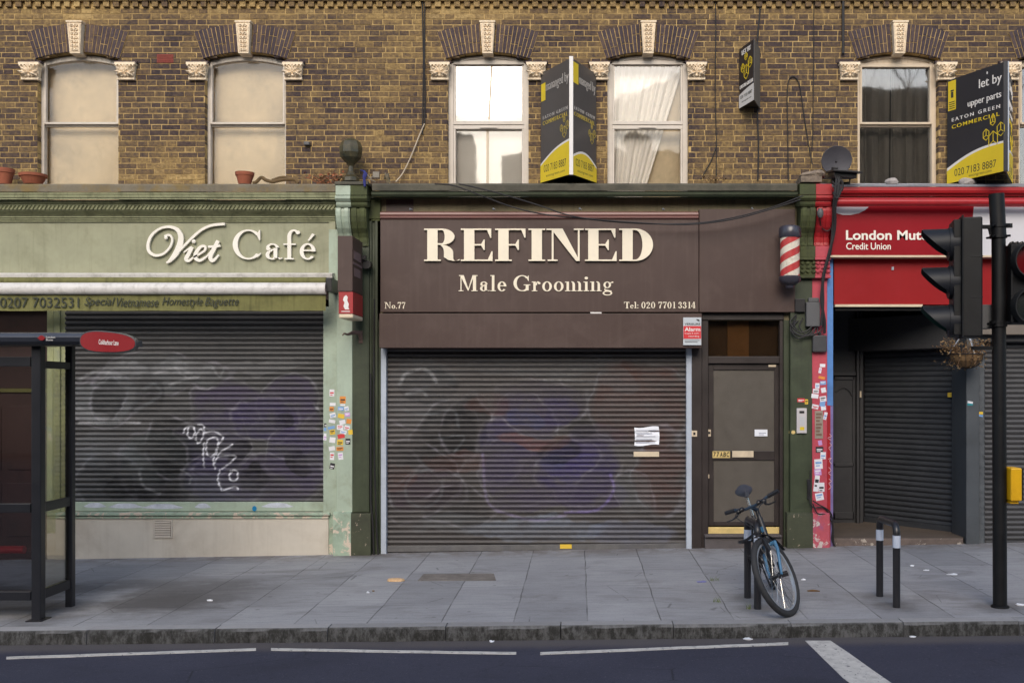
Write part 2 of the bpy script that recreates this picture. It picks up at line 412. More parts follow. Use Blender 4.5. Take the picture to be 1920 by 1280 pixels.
GLS = {'blind':mat_glass('window_glass', boost=.85, rough=.13, wav=.06), 'bright':mat_glass('bright_glass', boost=3.8, wav=.05), 'net':mat_glass('net_glass', boost=1.3, wav=.06), 'dark':mat_glass('dark_window_glass', boost=3.6, wav=.04)}
m_shelter_glass = mat_glass('shelter_glass', (.70,.69,.69,1), 1.5, wav=.0)
m_door_glass = M('obscured_glass', C(90,84,77), .32, .06, 9, spec=.5, bump=.6, bscale=240, bdist=.002)
m_fan_glass = mat_glass('fanlight_glass', (.75,.68,.6,1), 1.0)
# café
GREEN = C(160,168,138)
m_cafe = M('sage_paint', C(152,152,126), .5, .07, 3, grime=C(92,92,62), g_amt=.35, g_scale=2.2, streak=.22, spec=.4)
m_cafe_old = M('weathered_sage_paint', C(142,144,110), .6, .12, 4, grime=C(60,60,34), g_amt=.6, g_scale=4, streak=.45)
m_mint = M('pale_mint_paint', C(164,178,160), .45, .06, 4, grime=C(120,120,96), g_amt=.4, g_scale=5, streak=.12, chips=C(196,182,164), c_amt=.70, c_scale=7)
m_mint_worn = M('peeling_mint_paint', C(156,174,154), .55, .1, 5, grime=C(96,84,70), g_amt=.5, g_scale=6, chips=C(206,190,172), c_amt=.53, c_scale=8)
m_lead = M('ledge_stone', C(112,104,88), .8, .2, 5, grime=C(130,104,36), g_amt=.55, g_scale=6, streak=.2)
m_lead2 = M('ledge_stone_dark', C(86,82,70), .8, .2, 5, grime=C(48,48,40), g_amt=.6, g_scale=4)
m_white = M('letter_white', C(238,232,220), .4, .03, 4)
m_cream_letter = M('letter_cream', C(238,226,202), .4, .03, 4)
m_awn_white = M('awning_metal', C(214,210,206), .4, .04, 4, grime=C(120,114,104), g_amt=.4, g_scale=9, streak=.15)
m_awn_cloth = M('awning_cloth', C(116,114,68), .85, .12, 5, grime=C(74,72,40), g_amt=.45, g_scale=3, streak=.6)
m_ink = M('dark_ink', C(50,54,44), .7, .05, 4)
m_render = M('cream_render', C(202,194,180), .85, .05, 2, grime=C(140,122,100), g_amt=.30, g_scale=1.6, streak=.10)
m_render_dirt = M('damp_brick', C(120,88,74), .9, .2, 6, grime=C(60,56,50), g_amt=.6)
m_maroon = M('maroon_door', C(70,48,44), .5, .12, 2, grime=C(40,34,34), g_amt=.4)
# barber
m_olive = M('olive_paint', C(124,112,82), .6, .1, 3, grime=C(60,62,36), g_amt=.5, g_scale=3, streak=.4)
m_dgreen = M('dark_green_paint', C(58,66,46), .5, .15, 4, grime=C(34,38,26), g_amt=.5, g_scale=3, streak=.3, chips=C(120,122,100), c_amt=.735, c_scale=11)
m_dgreen_worn = M('peeling_green_paint', C(62,66,48), .6, .15, 4, grime=C(40,38,30), g_amt=.5, g_scale=3, chips=C(160,146,128), c_amt=.62, c_scale=11)
m_moss = M('mossy_paint', C(70,76,44), .8, .25, 7, grime=C(38,40,24), g_amt=.6, g_scale=5, streak=.4)
m_brown = M('brown_panel', C(74,57,52), .45, .05, 1.6, grime=C(96,80,74), g_amt=.35, g_scale=2.5, streak=.22, bump=.08, spec=.35)
m_brown_hood = M('brown_hood', C(118,80,74), .35, .04, 3, spec=.5)
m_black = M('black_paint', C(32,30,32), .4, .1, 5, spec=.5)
m_dframe = M('dark_frame', C(50,42,40), .4, .1, 4, grime=C(34,30,28), g_amt=.3)
m_steel = M('galvanised_rail', C(176,184,196), .45, .05, 9, spec=.5, grime=C(130,134,140), g_amt=.3)
m_brass = M('brass', C(232,204,136), .42, .08, 9, metal=.35)
m_step = M('step_stone', C(86,80,80), .8, .12, 6)
m_paper = M('paper', C(232,234,240), .8, .03, 9)
m_cable = M('cable_black', C(36,33,34), .6, .05, 5)
m_cable_w = M('cable_white', C(190,176,156), .6, .05, 5)
m_lamp_grey = M('grey_plastic', C(84,84,86), .55, .08, 8)
# credit union
m_red = M('red_paint', C(168,32,38), .42, .07, 3, grime=C(120,26,32), g_amt=.35, g_scale=3, streak=.12)
m_crimson = M('crimson_sign', C(140,4,22), .4, .04, 2, spec=.25)
m_redboard = M('red_board', C(144,20,24), .45, .06, 2, spec=.25, streak=.10, grime=C(150,34,40), g_amt=.3)
m_pink = M('faded_red_paint', C(186,70,84), .6, .1, 5, grime=C(140,50,62), g_amt=.4, g_scale=5, chips=C(200,150,150), c_amt=.70, c_scale=14)
m_pink_worn = M('peeling_red_paint', C(184,80,92), .7, .12, 5, grime=C(120,90,140), g_amt=.5, g_scale=7, chips=C(196,186,180), c_amt=.55, c_scale=10)
m_blue = M('blue_strip', C(86,134,196), .5, .08, 5, grime=C(60,90,140), g_amt=.4)
m_violet = M('faded_blue_strip', C(128,118,170), .6, .1, 5, grime=C(110,70,110), g_amt=.4)
m_cream_trim = M('cream_trim', C(214,196,168), .5, .05, 6, grime=C(150,130,110), g_amt=.4)
m_panel_grey = M('sign_grey', C(206,204,208), .4, .03, 3)
m_soffit = M('charcoal_housing', C(58,57,58), .6, .1, 4)
m_char = M('charcoal_paint', C(54,53,55), .55, .1, 4, grime=C(38,38,40), g_amt=.4)
m_slate = M('slate_paint', C(76,80,84), .5, .08, 5, grime=C(56,58,60), g_amt=.4)
m_bluegrey = M('blue_grey_rail', C(50,56,68), .5, .08, 5)
m_lath = M('charcoal_lath', C(62,64,68), .42, .1, 4, grime=C(44,46,50), g_amt=.4, g_scale=2, spec=.5)
m_lath_r = M('grey_lath', C(70,69,70), .42, .08, 4, grime=C(66,66,68), g_amt=.4, g_scale=2, spec=.5)
m_stepred = M('worn_step', C(112,98,90), .9, .15, 6, grime=C(70,62,58), g_amt=.5, chips=C(176,164,150), c_amt=.58, c_scale=9)
# street things
m_shelter = M('shelter_black', C(30,31,36), .35, .08, 5, spec=.5)
m_shelter_roof = M('shelter_roof', C(58,62,72), .35, .06, 3, spec=.5)
m_bladered = M('blade_red', C(138,20,28), .4, .03, 4)
m_bench = M('bench_red', C(178,50,58), .4, .06, 6)
m_post = M('stand_black', C(34,33,37), .35, .1, 9, spec=.55, chips=C(92,92,92), c_amt=.72, c_scale=22)
m_band = M('reflective_band', C(184,192,208), .5, .06, 9)
m_signal = M('signal_black', C(17,17,19), .5, .15, 8, spec=.3, grime=C(40,40,40), g_amt=.3)
m_visor = M('visor_black', C(29,31,37), .5, .1, 6, spec=.3)
m_visor_in = M('visor_inside', C(14,14,16), .7, .05, 6)
m_yellow = M('yellow_box', C(226,172,20), .4, .04, 6, grime=C(170,120,20), g_amt=.3)
m_redlens = M('red_lens', C(96,12,18), .2, .05, 6, spec=.6)
m_darklens = M('dark_lens', C(30,34,34), .25, .05, 6, spec=.6)
m_greenlens = M('green_lens', C(20,70,56), .25, .05, 6, spec=.6)
m_terra = M('terracotta', C(150,86,62), .85, .1, 7, grime=C(120,70,50), g_amt=.4, g_scale=8)
m_soil = M('dry_soil', C(70,56,44), .95, .2, 12)
m_twig = M('weathered_wood', C(104,84,56), .9, .2, 12)
m_dry = M('dry_leaves', C(132,106,70), .9, .25, 18)
m_dryb = M('dead_stems', C(104,78,52), .9, .2, 18)
m_tyre = M('tyre_rubber', C(44,44,46), .75, .12, 20)
m_rim = M('alloy_rim', C(190,192,198), .35, .05, 9, metal=.7)
m_bblue = M('bike_blue', C(66,112,146), .35, .06, 9, spec=.5)
m_bblack = M('bike_black', C(34,34,38), .4, .08, 9, spec=.5)
m_chrome = M('chrome', C(200,198,192), .25, .05, 9, metal=1)
m_saddle = M('saddle_vinyl', C(58,62,72), .45, .05, 9)
# signs
m_sign_dark = M('board_charcoal', C(80,75,73), .35, .05, 2, spec=.5, bump=.05)
m_sign_black = M('board_black', C(44,42,46), .35, .05, 2, spec=.5, bump=.05)
m_sign_yellow = M('board_yellow', C(220,192,40), .45, .04, 3, bump=.05)
m_sign_white = M('board_white', C(222,218,214), .45, .03, 3, bump=.05)
m_dim = M('dim_print', C(164,160,156), .5, .02, 3, bump=0)
m_dimy = M('dim_yellow', C(176,156,66), .5, .02, 3, bump=0)
m_pale = M('pale_print', C(226,222,218), .5, .02, 3, bump=0)
m_alarm_red = M('alarm_red', C(206,50,56), .4, .03, 4)
m_alarm_grey = M('alarm_grey', C(190,196,200), .4, .03, 4)
m_barber_red = M('stripe_red', C(196,66,66), .35, .04, 5)
m_barber_white = M('stripe_white', C(232,224,212), .35, .04, 5)
m_cap = M('pole_cap', C(58,56,66), .3, .06, 6, spec=.6)
STK = {'w':M('sticker_white', C(226,224,228), .6, .05, 9), 'r':M('sticker_red', C(206,54,56), .6, .05, 9), 'y':M('sticker_yellow', C(224,186,60), .6, .05, 9),
       'b':M('sticker_blue', C(120,160,208), .6, .05, 9), 'k':M('sticker_black', C(38,36,40), .6, .05, 9), 'p':M('sticker_lilac', C(196,150,206), .6, .05, 9), 'o':M('sticker_orange', C(220,140,60), .6, .05, 9), 't':M('sticker_teal', C(30,140,150), .6, .05, 9)}
# ---------------------------------------------------------------- ground, road, pavement, kerb
def mat_paving():
    t = NT('paving'); p = t.geo(); sep = t.n('ShaderNodeSeparateXYZ'); t.l(p, sep.inputs[0])
    wob = t.math('MULTIPLY', t.math('SUBTRACT', t.noise(p, 1.7, 2), .5), .03)
    yy = t.math('DIVIDE', t.math('ADD', sep.outputs[1], 20.15), .755); row = t.math('FLOOR', yy)
    par = t.math('MULTIPLY', t.math('MODULO', row, 2), 0.0)
    xx = t.math('DIVIDE', t.math('ADD', t.math('ADD', sep.outputs[0], wob), 58.5-.07), .585)
    xx = t.math('ADD', xx, par); col = t.math('FLOOR', xx)
    def edge(v, wd):
        f = t.math('FRACT', v); d = t.math('MINIMUM', f, t.math('SUBTRACT', 1.0, f))
        return t.math('SUBTRACT', 1.0, t.sm(d, wd*.4, wd))
    ex = edge(xx, .012); ey = edge(yy, .008)
    brk = t.sm(t.noise(p, 2.2, 4), .36, .6)
    j = t.math('MAXIMUM', t.math('MULTIPLY', ex, t.math('ADD', .35, t.math('MULTIPLY', brk, .65))), t.math('MULTIPLY', ey, t.math('MULTIPLY', brk, .55)))
    cx = t.n('ShaderNodeCombineXYZ'); t.l(row, cx.inputs[0]); t.l(col, cx.inputs[1])
    wn = t.n('ShaderNodeTexWhiteNoise', noise_dimensions='2D'); t.l(cx.outputs[0], wn.inputs['Vector'])
    base = t.ramp(t.math('ADD', t.math('MULTIPLY', wn.outputs[0], .30), t.math('MULTIPLY', t.noise(p, 1.3, 6, .65), .70)), [(.2,C(134,134,137)),(.5,C(153,153,156)),(.8,C(168,168,170))])
    fine = t.noise(p, 90, 4, .7)
    base = t.mix(t.math('MULTIPLY', t.sm(fine, .45, .75), .28), base, C(84,84,88))
    strk = t.sm(t.noise(t.mapv(p,(2.2,26,1)), 1.0, 5, .7), .42, .7); base = t.mix(t.math('MULTIPLY', strk, .30), base, C(96,95,96))
    spk = t.sm(t.noise(p, 34, 5, .8), .56, .68); base = t.mix(t.math('MULTIPLY', spk, .30), base, C(82,80,80))
    st = t.sm(t.noise(t.mapv(p, (.8,1.6,1)), 1.4, 6, .7, .8), .50, .74)
    base = t.mix(t.math('MULTIPLY', st, .42), base, C(86,80,76))
    gum = t.n('ShaderNodeTexVoronoi'); t.l(p, gum.inputs['Vector']); gum.inputs['Scale'].default_value = 3.4
    gm = t.math('SUBTRACT', 1.0, t.sm(gum.outputs['Distance'], .05, .085))
    base = t.mix(t.math('MULTIPLY', gm, .5), base, C(84,82,80))
    vo = t.n('ShaderNodeTexVoronoi', feature='DISTANCE_TO_EDGE'); t.l(t.mapv(p,(1,1.3,1)), vo.inputs['Vector']); vo.inputs['Scale'].default_value = 1.5
    ck = t.math('MULTIPLY', t.math('SUBTRACT', 1.0, t.sm(vo.outputs['Distance'], .002, .009)), t.sm(t.noise(p, 1.7, 4), .54, .60)); base = t.mix(t.math('MULTIPLY', ck, .5), base, C(60,58,58))
    for sx_, sy_, sr_ in FOOT_SHADE_STAINS:
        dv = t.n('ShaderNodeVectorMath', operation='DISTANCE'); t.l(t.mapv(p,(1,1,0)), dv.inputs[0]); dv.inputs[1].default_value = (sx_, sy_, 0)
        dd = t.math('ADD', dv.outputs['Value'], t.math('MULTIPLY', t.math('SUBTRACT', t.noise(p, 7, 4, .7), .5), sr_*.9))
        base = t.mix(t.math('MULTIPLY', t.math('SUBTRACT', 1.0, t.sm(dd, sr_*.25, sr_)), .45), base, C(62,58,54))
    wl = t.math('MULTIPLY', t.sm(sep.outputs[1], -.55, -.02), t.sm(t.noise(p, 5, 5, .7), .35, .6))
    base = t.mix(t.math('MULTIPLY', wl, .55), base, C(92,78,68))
    # worn tarmac patch by the shelter
    wp = t.math('MULTIPLY', t.math('SUBTRACT', 1.0, t.sm(sep.outputs[0], -3.3, -2.4)), t.sm(t.noise(p, 1.1, 5, .6), .36, .52))
    wp = t.math('MULTIPLY', wp, t.sm(sep.outputs[1], -2.95, -2.75)); wp = t.math('MULTIPLY', wp, t.math('SUBTRACT', 1.0, t.sm(sep.outputs[1], -1.7, -1.2)))
    base = t.mix(t.math('MULTIPLY', wp, .55), base, C(70,66,64))
    c = t.mix(t.math('MULTIPLY', j, .68), base, C(50,48,48))
    h = t.math('SUBTRACT', t.math('ADD', t.math('MULTIPLY', fine, .3), t.math('MULTIPLY', wn.outputs[0], .25)), t.math('MULTIPLY', j, 1.0))
    return t.done(t.bsdf(c, .75, 0, t.bump(h, .5, .006), .35))
def mat_kerb(name, a, b, dirt):
    t = NT(name); g = t.n('ShaderNodeNewGeometry'); p = g.outputs['Position']
    v = t.math('ADD', t.math('MULTIPLY', g.outputs['Random Per Island'], .4), t.math('MULTIPLY', t.noise(p, 16, 6, .7), .6))
    c = t.ramp(v, [(.25,a),(.75,b)])
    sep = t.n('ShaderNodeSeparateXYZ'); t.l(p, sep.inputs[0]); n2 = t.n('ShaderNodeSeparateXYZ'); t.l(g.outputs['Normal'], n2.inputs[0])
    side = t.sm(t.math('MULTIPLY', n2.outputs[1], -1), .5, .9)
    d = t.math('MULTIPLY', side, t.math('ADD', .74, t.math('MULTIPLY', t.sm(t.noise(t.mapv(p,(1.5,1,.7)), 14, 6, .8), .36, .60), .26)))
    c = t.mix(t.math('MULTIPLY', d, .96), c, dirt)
    return t.done(t.bsdf(c, .85, 0, t.bump(t.noise(p, 70, 5, .7), .8, .008), .3))
def mat_road():
    t = NT('asphalt'); p = t.geo(); sep = t.n('ShaderNodeSeparateXYZ'); t.l(p, sep.inputs[0])
    v = t.noise(p, 140, 3, .8); b = t.noise(p, .8, 5, .6)
    c = t.ramp(t.math('ADD', t.math('MULTIPLY', v, .6), t.math('MULTIPLY', b, .4)), [(.3,C(42,43,56)),(.55,C(58,59,74)),(.75,C(82,83,97))])
    sp = t.sm(t.noise(p, 42, 3, .8), .62, .70); c = t.mix(t.math('MULTIPLY', sp, .55), c, C(112,112,120))
    dk = t.sm(t.noise(p, 24, 4, .8), .55, .66); c = t.mix(t.math('MULTIPLY', dk, .45), c, C(30,31,40))
    vo = t.n('ShaderNodeTexVoronoi', feature='DISTANCE_TO_EDGE'); t.l(t.mapv(p,(1,1.6,1)), vo.inputs['Vector']); vo.inputs['Scale'].default_value = .9
    ck = t.math('MULTIPLY', t.math('SUBTRACT', 1.0, t.sm(vo.outputs['Distance'], .003, .010)), t.sm(t.noise(p, 1.3, 4), .5, .62)); c = t.mix(t.math('MULTIPLY', ck, .6), c, C(26,26,32))
    oil = t.sm(t.noise(t.mapv(p,(.5,1.5,1)), 1.6, 5, .6), .55, .72); c = t.mix(t.math('MULTIPLY', oil, .4), c, C(40,40,48))
    gut = t.sm(t.math('ADD', sep.outputs[1], t.math('MULTIPLY', t.noise(p, 3, 5, .7), .12)), -3.86, -3.64)
    c = t.mix(t.math('MULTIPLY', gut, .6), c, C(98,92,88))
    return t.done(t.bsdf(c, .8, 0, t.bump(v, .6, .006), .35))
FOOT_SHADE_STAINS = [(1.49,-3.05,.30),(1.47,-2.66,.28),(2.65,-3.05,.30),(2.63,-2.66,.28),(3.49,-3.1,.34),(-4.45,-3.2,.42),(-4.46,-2.67,.40),(-3.6,-2.6,.8),(-2.45,-.1,.4),(2.5,-.1,.35)]  # contact shading round posts and feet painted as dark spots, with real staining
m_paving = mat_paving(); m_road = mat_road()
m_kerb = mat_kerb('kerb_stone', C(134,133,134), C(160,159,160), C(31,30,26))
m_line = M('road_paint', C(190,187,182), .7, .1, 14, grime=C(120,118,118), g_amt=.5, g_scale=12, chips=C(84,84,92), c_amt=.60, c_scale=30)

g = MB(); g.add([(-300,-300,-.42),(300,-300,-.42),(300,300,-.42),(-300,300,-.42)], [(0,1,2,3)])
tag(obj('ground', g, M('far_ground', C(96,94,92), .9, .1, .2), base=(0,0,-.42)), kind='structure')
def sheet(xs, ys, zf):
    m = MB(); nx = len(xs)
    m.add([(x,y,zf(x,y)) for y in ys for x in xs], [(j*nx+i, j*nx+i+1, (j+1)*nx+i+1, (j+1)*nx+i) for j in range(len(ys)-1) for i in range(nx-1)])
    return m
xs = [-13+i*1.0 for i in range(25)]
tag(obj('road', sheet([-60,-13]+xs[1:]+[60], [-22,-12,-8,-5,-3.3], lambda x,y: zr(max(-13,min(12,x)))), m_road, base=(0,-8,-.1)), kind='structure')
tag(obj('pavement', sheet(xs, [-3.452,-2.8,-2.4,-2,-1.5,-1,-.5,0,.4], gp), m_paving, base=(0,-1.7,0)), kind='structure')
k = MB(); x = -13.0; i = 0
while x < 11.5:
    L = random.choice([.88,.92,.9,1.0]); a, b = x+.004, x+L-.004; dz = random.uniform(-.002,.002); dy = random.uniform(-.004,.004)
    za, zb2 = zk(a)+dz, zk(b)+dz; y0, y1 = YK+dy, -3.452
    n = 10; top = []; 
    fr = [(a+(b-a)*q/n, random.uniform(-.006,.006)) for q in range(n+1)]
    vs_ = []
    for X_, j_ in fr:
        z_ = zk(X_)+dz
        vs_ += [(X_, y0+j_-.004, z_-.25), (X_, y0+j_, z_-.022+j_*.6), (X_, y0+.02+j_*.5, z_+.001), (X_, y1, z_+.002), (X_, y1, z_-.25)]
    fs = []
    for q in range(n):
        for e in range(4): fs.append((q*5+e, q*5+e+1, (q+1)*5+e+1, (q+1)*5+e))
    fs += [(0,1,2,3,4), tuple(n*5+e for e in (4,3,2,1,0))]
    k.add(vs_, fs); x += L
tag(obj('kerb', k, m_kerb, smooth=True, base=(0,-3.45,-.1)), kind='structure')
def road_mark(pts, wpx=None):
    m = MB(); 
    c = [on_ground(a, b, zr) for a, b in pts]
    m.add([(x_,y_,z_+.004) for x_,y_,z_ in c]+[(x_,y_,z_-.01) for x_,y_,z_ in c], [tuple(range(len(c)))]+[(i,(i+1)%len(c),len(c)+(i+1)%len(c),len(c)+i) for i in range(len(c))])
    return tag(obj('road_marking', m, m_line), kind='structure')
for (a, b) in (((12,1233),(480,1217)), ((508,1217),(968,1224.5)), ((1013,1224.5),(1478,1206))):
    n = 12; top = [(a[0]+(b[0]-a[0])*i/n, a[1]+(b[1]-a[1])*i/n-2+random.uniform(-.3,.3)) for i in range(n+1)]
    bot = [(p_[0], p_[1]+4.3+random.uniform(-.3,.3)) for p_ in reversed(top)]
    road_mark(top+bot)
road_mark([(1510,1201),(1557,1201),(1590,1223),(1636,1256),(1700,1300),(1620,1300),(1580,1270),(1545,1236)])
road_mark([(2010,1207),(2500,1221),(2500,1226),(2010,1211)])
road_mark([(-470,1220),(-20,1231),(-20,1236),(-470,1225)])

# ---------------------------------------------------------------- upper storey of the terrace
YW = .15
bt = thing('brick_terrace', 'yellow-brown stock brick upper storey with arched sash windows above all the shopfronts', 'building', (0, YW, 4.0))
ZB, ZT, XL, XR = 3.95, 7.6, -10.5, 9.0
sW = S(YW)
# window centres (px), and style
WIN = [(146,'blind'),(460,'blind'),(915,'bright'),(1215,'net'),(1684,'dark'),(1986,'dark'),(-168,'blind')]
HW = 76/sW; Z_SP, Z_CR = PZ(110,YW), PZ(98,YW); RAD = (HW*HW+(Z_CR-Z_SP)**2)/(2*(Z_CR-Z_SP)); ZC = Z_CR-RAD
RO = RAD+52/sW
def arch_z(dx, r=RAD): return ZC+math.sqrt(max(r*r-dx*dx, 0))
wc = sorted(PX(c_, YW) for c_, _ in WIN)
def clip_spans(x0, x1, z):
    """the parts of x0..x1 that are wall at height z"""
    sp = [(x0,x1)]
    for c_ in wc:
        if z < Z_SP: h = HW
        elif z < Z_CR: h = math.sqrt(max(RAD**2-(z-ZC)**2, 0))
        else: continue
        o = []
        for a, b in sp:
            if b <= c_-h or a >= c_+h: o.append((a,b)); continue
            if a < c_-h: o.append((a,c_-h))
            if b > c_+h: o.append((c_+h,b))
        sp = o
    return [q for q in sp if q[1]-q[0] > .02]
bk = MB(); rh = .0637; row = 0; z = ZB
random.seed(11)
Z_STR = PZ(15, YW)
while z < ZT:
    x = XL-(.17 if row % 2 else 0)-random.uniform(0,.03); n = 0
    if not (Z_STR-.01 < z+rh/2 < Z_STR+.30):
        while x < XR:
            L = (.214 if n % 2 == 0 else .103)*random.uniform(.97,1.03)
            for a, b in clip_spans(x, x+L, z+rh/2):
                j = lambda s_=.0018: random.uniform(-s_,s_)
                z0, z1 = z+.0050, z+rh-.0050; y0 = YW+j(.0025)
                q = [(a+j(),y0+j(.001),z0+j()),(b+j(),y0+j(.001),z0+j()),(b+j(),y0+j(.001),z1+j()),(a+j(),y0+j(.001),z1+j())]
                dpt = .11 if (abs(a-x) > 1e-6 or abs(b-x-L) > 1e-6) else .03
                bk.add(q+[(p_[0], YW+dpt, p_[2]) for p_ in q], [(0,1,2,3),(0,4,5,1),(1,5,6,2),(2,6,7,3),(3,7,4,0)])
            x += L+.010; n += 1
    z += rh; row += 1
# mortar body with the openings left out
mo = MB(); YM = YW+.0035; edges = [XL]
for c_ in wc: edges += [c_-HW, c_+HW]
edges.append(XR)
for i in range(0, len(edges), 2): mo.box(edges[i], edges[i+1], YM, YM+.30, ZB, Z_SP)
for c_ in wc:
    n = 14
    poly = [(c_-HW+2*HW*i/n, arch_z(-HW+2*HW*i/n)) for i in range(n+1)]
    for i in range(n):
        a, b = poly[i], poly[i+1]
        mo.prism_y([a, b, (b[0], Z_CR+.02), (a[0], Z_CR+.02)], YM, YM+.30)
for i in range(0, len(edges), 2): mo.box(edges[i], edges[i+1], YM, YM+.30, Z_SP, Z_CR+.02)
mo.box(XL, XR, YM, YM+.30, Z_CR+.02, ZT)
obj('wall', bk, m_brick, bt); obj('mortar', mo, m_mortar, bt)
# string course of dentil bricks
stc = MB(); x = XL
while x < XR:
    stc.box(x, x+.066+random.uniform(-.004,.004), YW-.035, YW+.05, Z_STR+.003, Z_STR+.062); x += .112
for r_, (dy, off) in enumerate(((.05,0),(.055,.11),(.05,.05))):
    x = XL-off
    while x < XR:
        L = .212*random.uniform(.97,1.03); zz = Z_STR+.066+r_*.065
        stc.box(x, x+L, YW-dy+random.uniform(-.002,.002), YW+.05, zz, zz+.056); x += L+.01
obj('string_course', stc, m_brick, bt)
# parapet cap, body of the house behind
cp = MB(); cp.box(XL, XR, YW-.05, YW+.40, ZT, ZT+.09); obj('coping', cp, m_stone, bt)
hb = MB(); hb.box(XL, XR, .72, 8, 3.93, ZT-.05); hb.box(XL, XR, 2.2, 8, -.3, 3.92)
obj('house_body', hb, m_dark, bt)

def carved_capital(c_, zt, zb_, wtop, wbot):
    m = MB(); ht = zt-zb_; y = YW
    m.box(c_-wtop/2, c_+wtop/2, y-.075, y+.02, zt-.028, zt)                       # abacus
    m.loops([(c_-wbot/2,y-.03,zb_+.03),(c_+wbot/2,y-.03,zb_+.03),(c_+wbot/2,y+.02,zb_+.03),(c_-wbot/2,y+.02,zb_+.03)],
            [(c_-wtop*.46,y-.05,zt-.028),(c_+wtop*.46,y-.05,zt-.028),(c_+wtop*.46,y+.02,zt-.028),(c_-wtop*.46,y+.02,zt-.028)])
    m.box(c_-wbot/2-.008, c_+wbot/2+.008, y-.045, y+.02, zb_, zb_+.03)            # necking
    def leaf(x0, z0, ang, L, wd, y0):
        d = Vector((math.sin(ang),0,math.cos(ang))); pr = Vector((d.z,0,-d.x)); n = 6; L_ = []; R_ = []
        for i in range(n+1):
            t_ = i/n; wv = wd*(math.sin(math.pi*(.12+.86*t_))**.8)*(1 if i%2 else .72); up = y0-.030*math.sin(t_*math.pi*.75)-.012
            p_ = Vector((x0,0,z0))+d*L*t_
            L_.append((p_.x+pr.x*wv, up+.016, p_.z+pr.z*wv)); R_.append((p_.x-pr.x*wv, up+.016, p_.z-pr.z*wv))
        mid = [((a[0]+b[0])/2, (a[1]+b[1])/2-.020, (a[2]+b[2])/2) for a, b in zip(L_, R_)]
        vs_ = L_+mid+R_; fs = []
        for i in range(n): fs += [(i,i+1,n+2+i,n+1+i),(n+1+i,n+2+i,2*n+3+i,2*n+2+i)]
        m.add(vs_, fs)
    for a_ in (-75,-50,-26,0,26,50,75):
        leaf(c_+random.uniform(-.004,.004), zb_+ht*.30, R(a_), ht*.56*(1.15 if abs(a_)>30 else 1), .020, y-.052)
    for a_ in (-115,-62,62,115): leaf(c_, zb_+ht*.42, R(a_), ht*.50, .016, y-.058)
    for i in range(5): m.ball((c_+(i-2)*wbot*.21, y-.060, zb_+.045), .017, .015, .017, 8, 6)
    for i in range(6): m.ball((c_+(i-2.5)*wtop*.165, y-.078, zt-.040), .012, .012, .012, 6, 4)
    return m
def keystone(c_, zt, zb_, wt, wb):
    m = MB(); y = YW
    m.loops([(c_-wb/2,y-.07,zb_),(c_+wb/2,y-.07,zb_),(c_+wb/2,y+.1,zb_),(c_-wb/2,y+.1,zb_)],[(c_-wt/2,y-.09,zt),(c_+wt/2,y-.09,zt),(c_+wt/2,y+.02,zt),(c_-wt/2,y+.02,zt)])
    m.box(c_-wt/2-.008, c_+wt/2+.008, y-.10, y+.02, zt, zt+.018)
    H = zt-zb_
    for s_ in (-1,1):   # raised border
        m.tube([(c_+s_*(wb/2-.012), y-.073, zb_+.02),(c_+s_*(wt/2-.014), y-.092, zt-.02)], .007, 6)
    for i in range(7):
        t_ = .12+.78*i/6; wd = (wb+(wt-wb)*t_)*.24; yy = y-.072-.02*t_
        for s_ in (-1,1):
            m.tube(catmull([(c_,yy,zb_+H*t_),(c_+s_*wd*.7,yy-.012,zb_+H*(t_+.035)),(c_+s_*wd,yy-.006,zb_+H*(t_-.012)),(c_+s_*wd*.55,yy-.012,zb_+H*(t_-.03))],3), .0075, 5)
        m.ball((c_, yy-.006, zb_+H*(t_-.02)), .011, .012, .014, 6, 5)
    return m
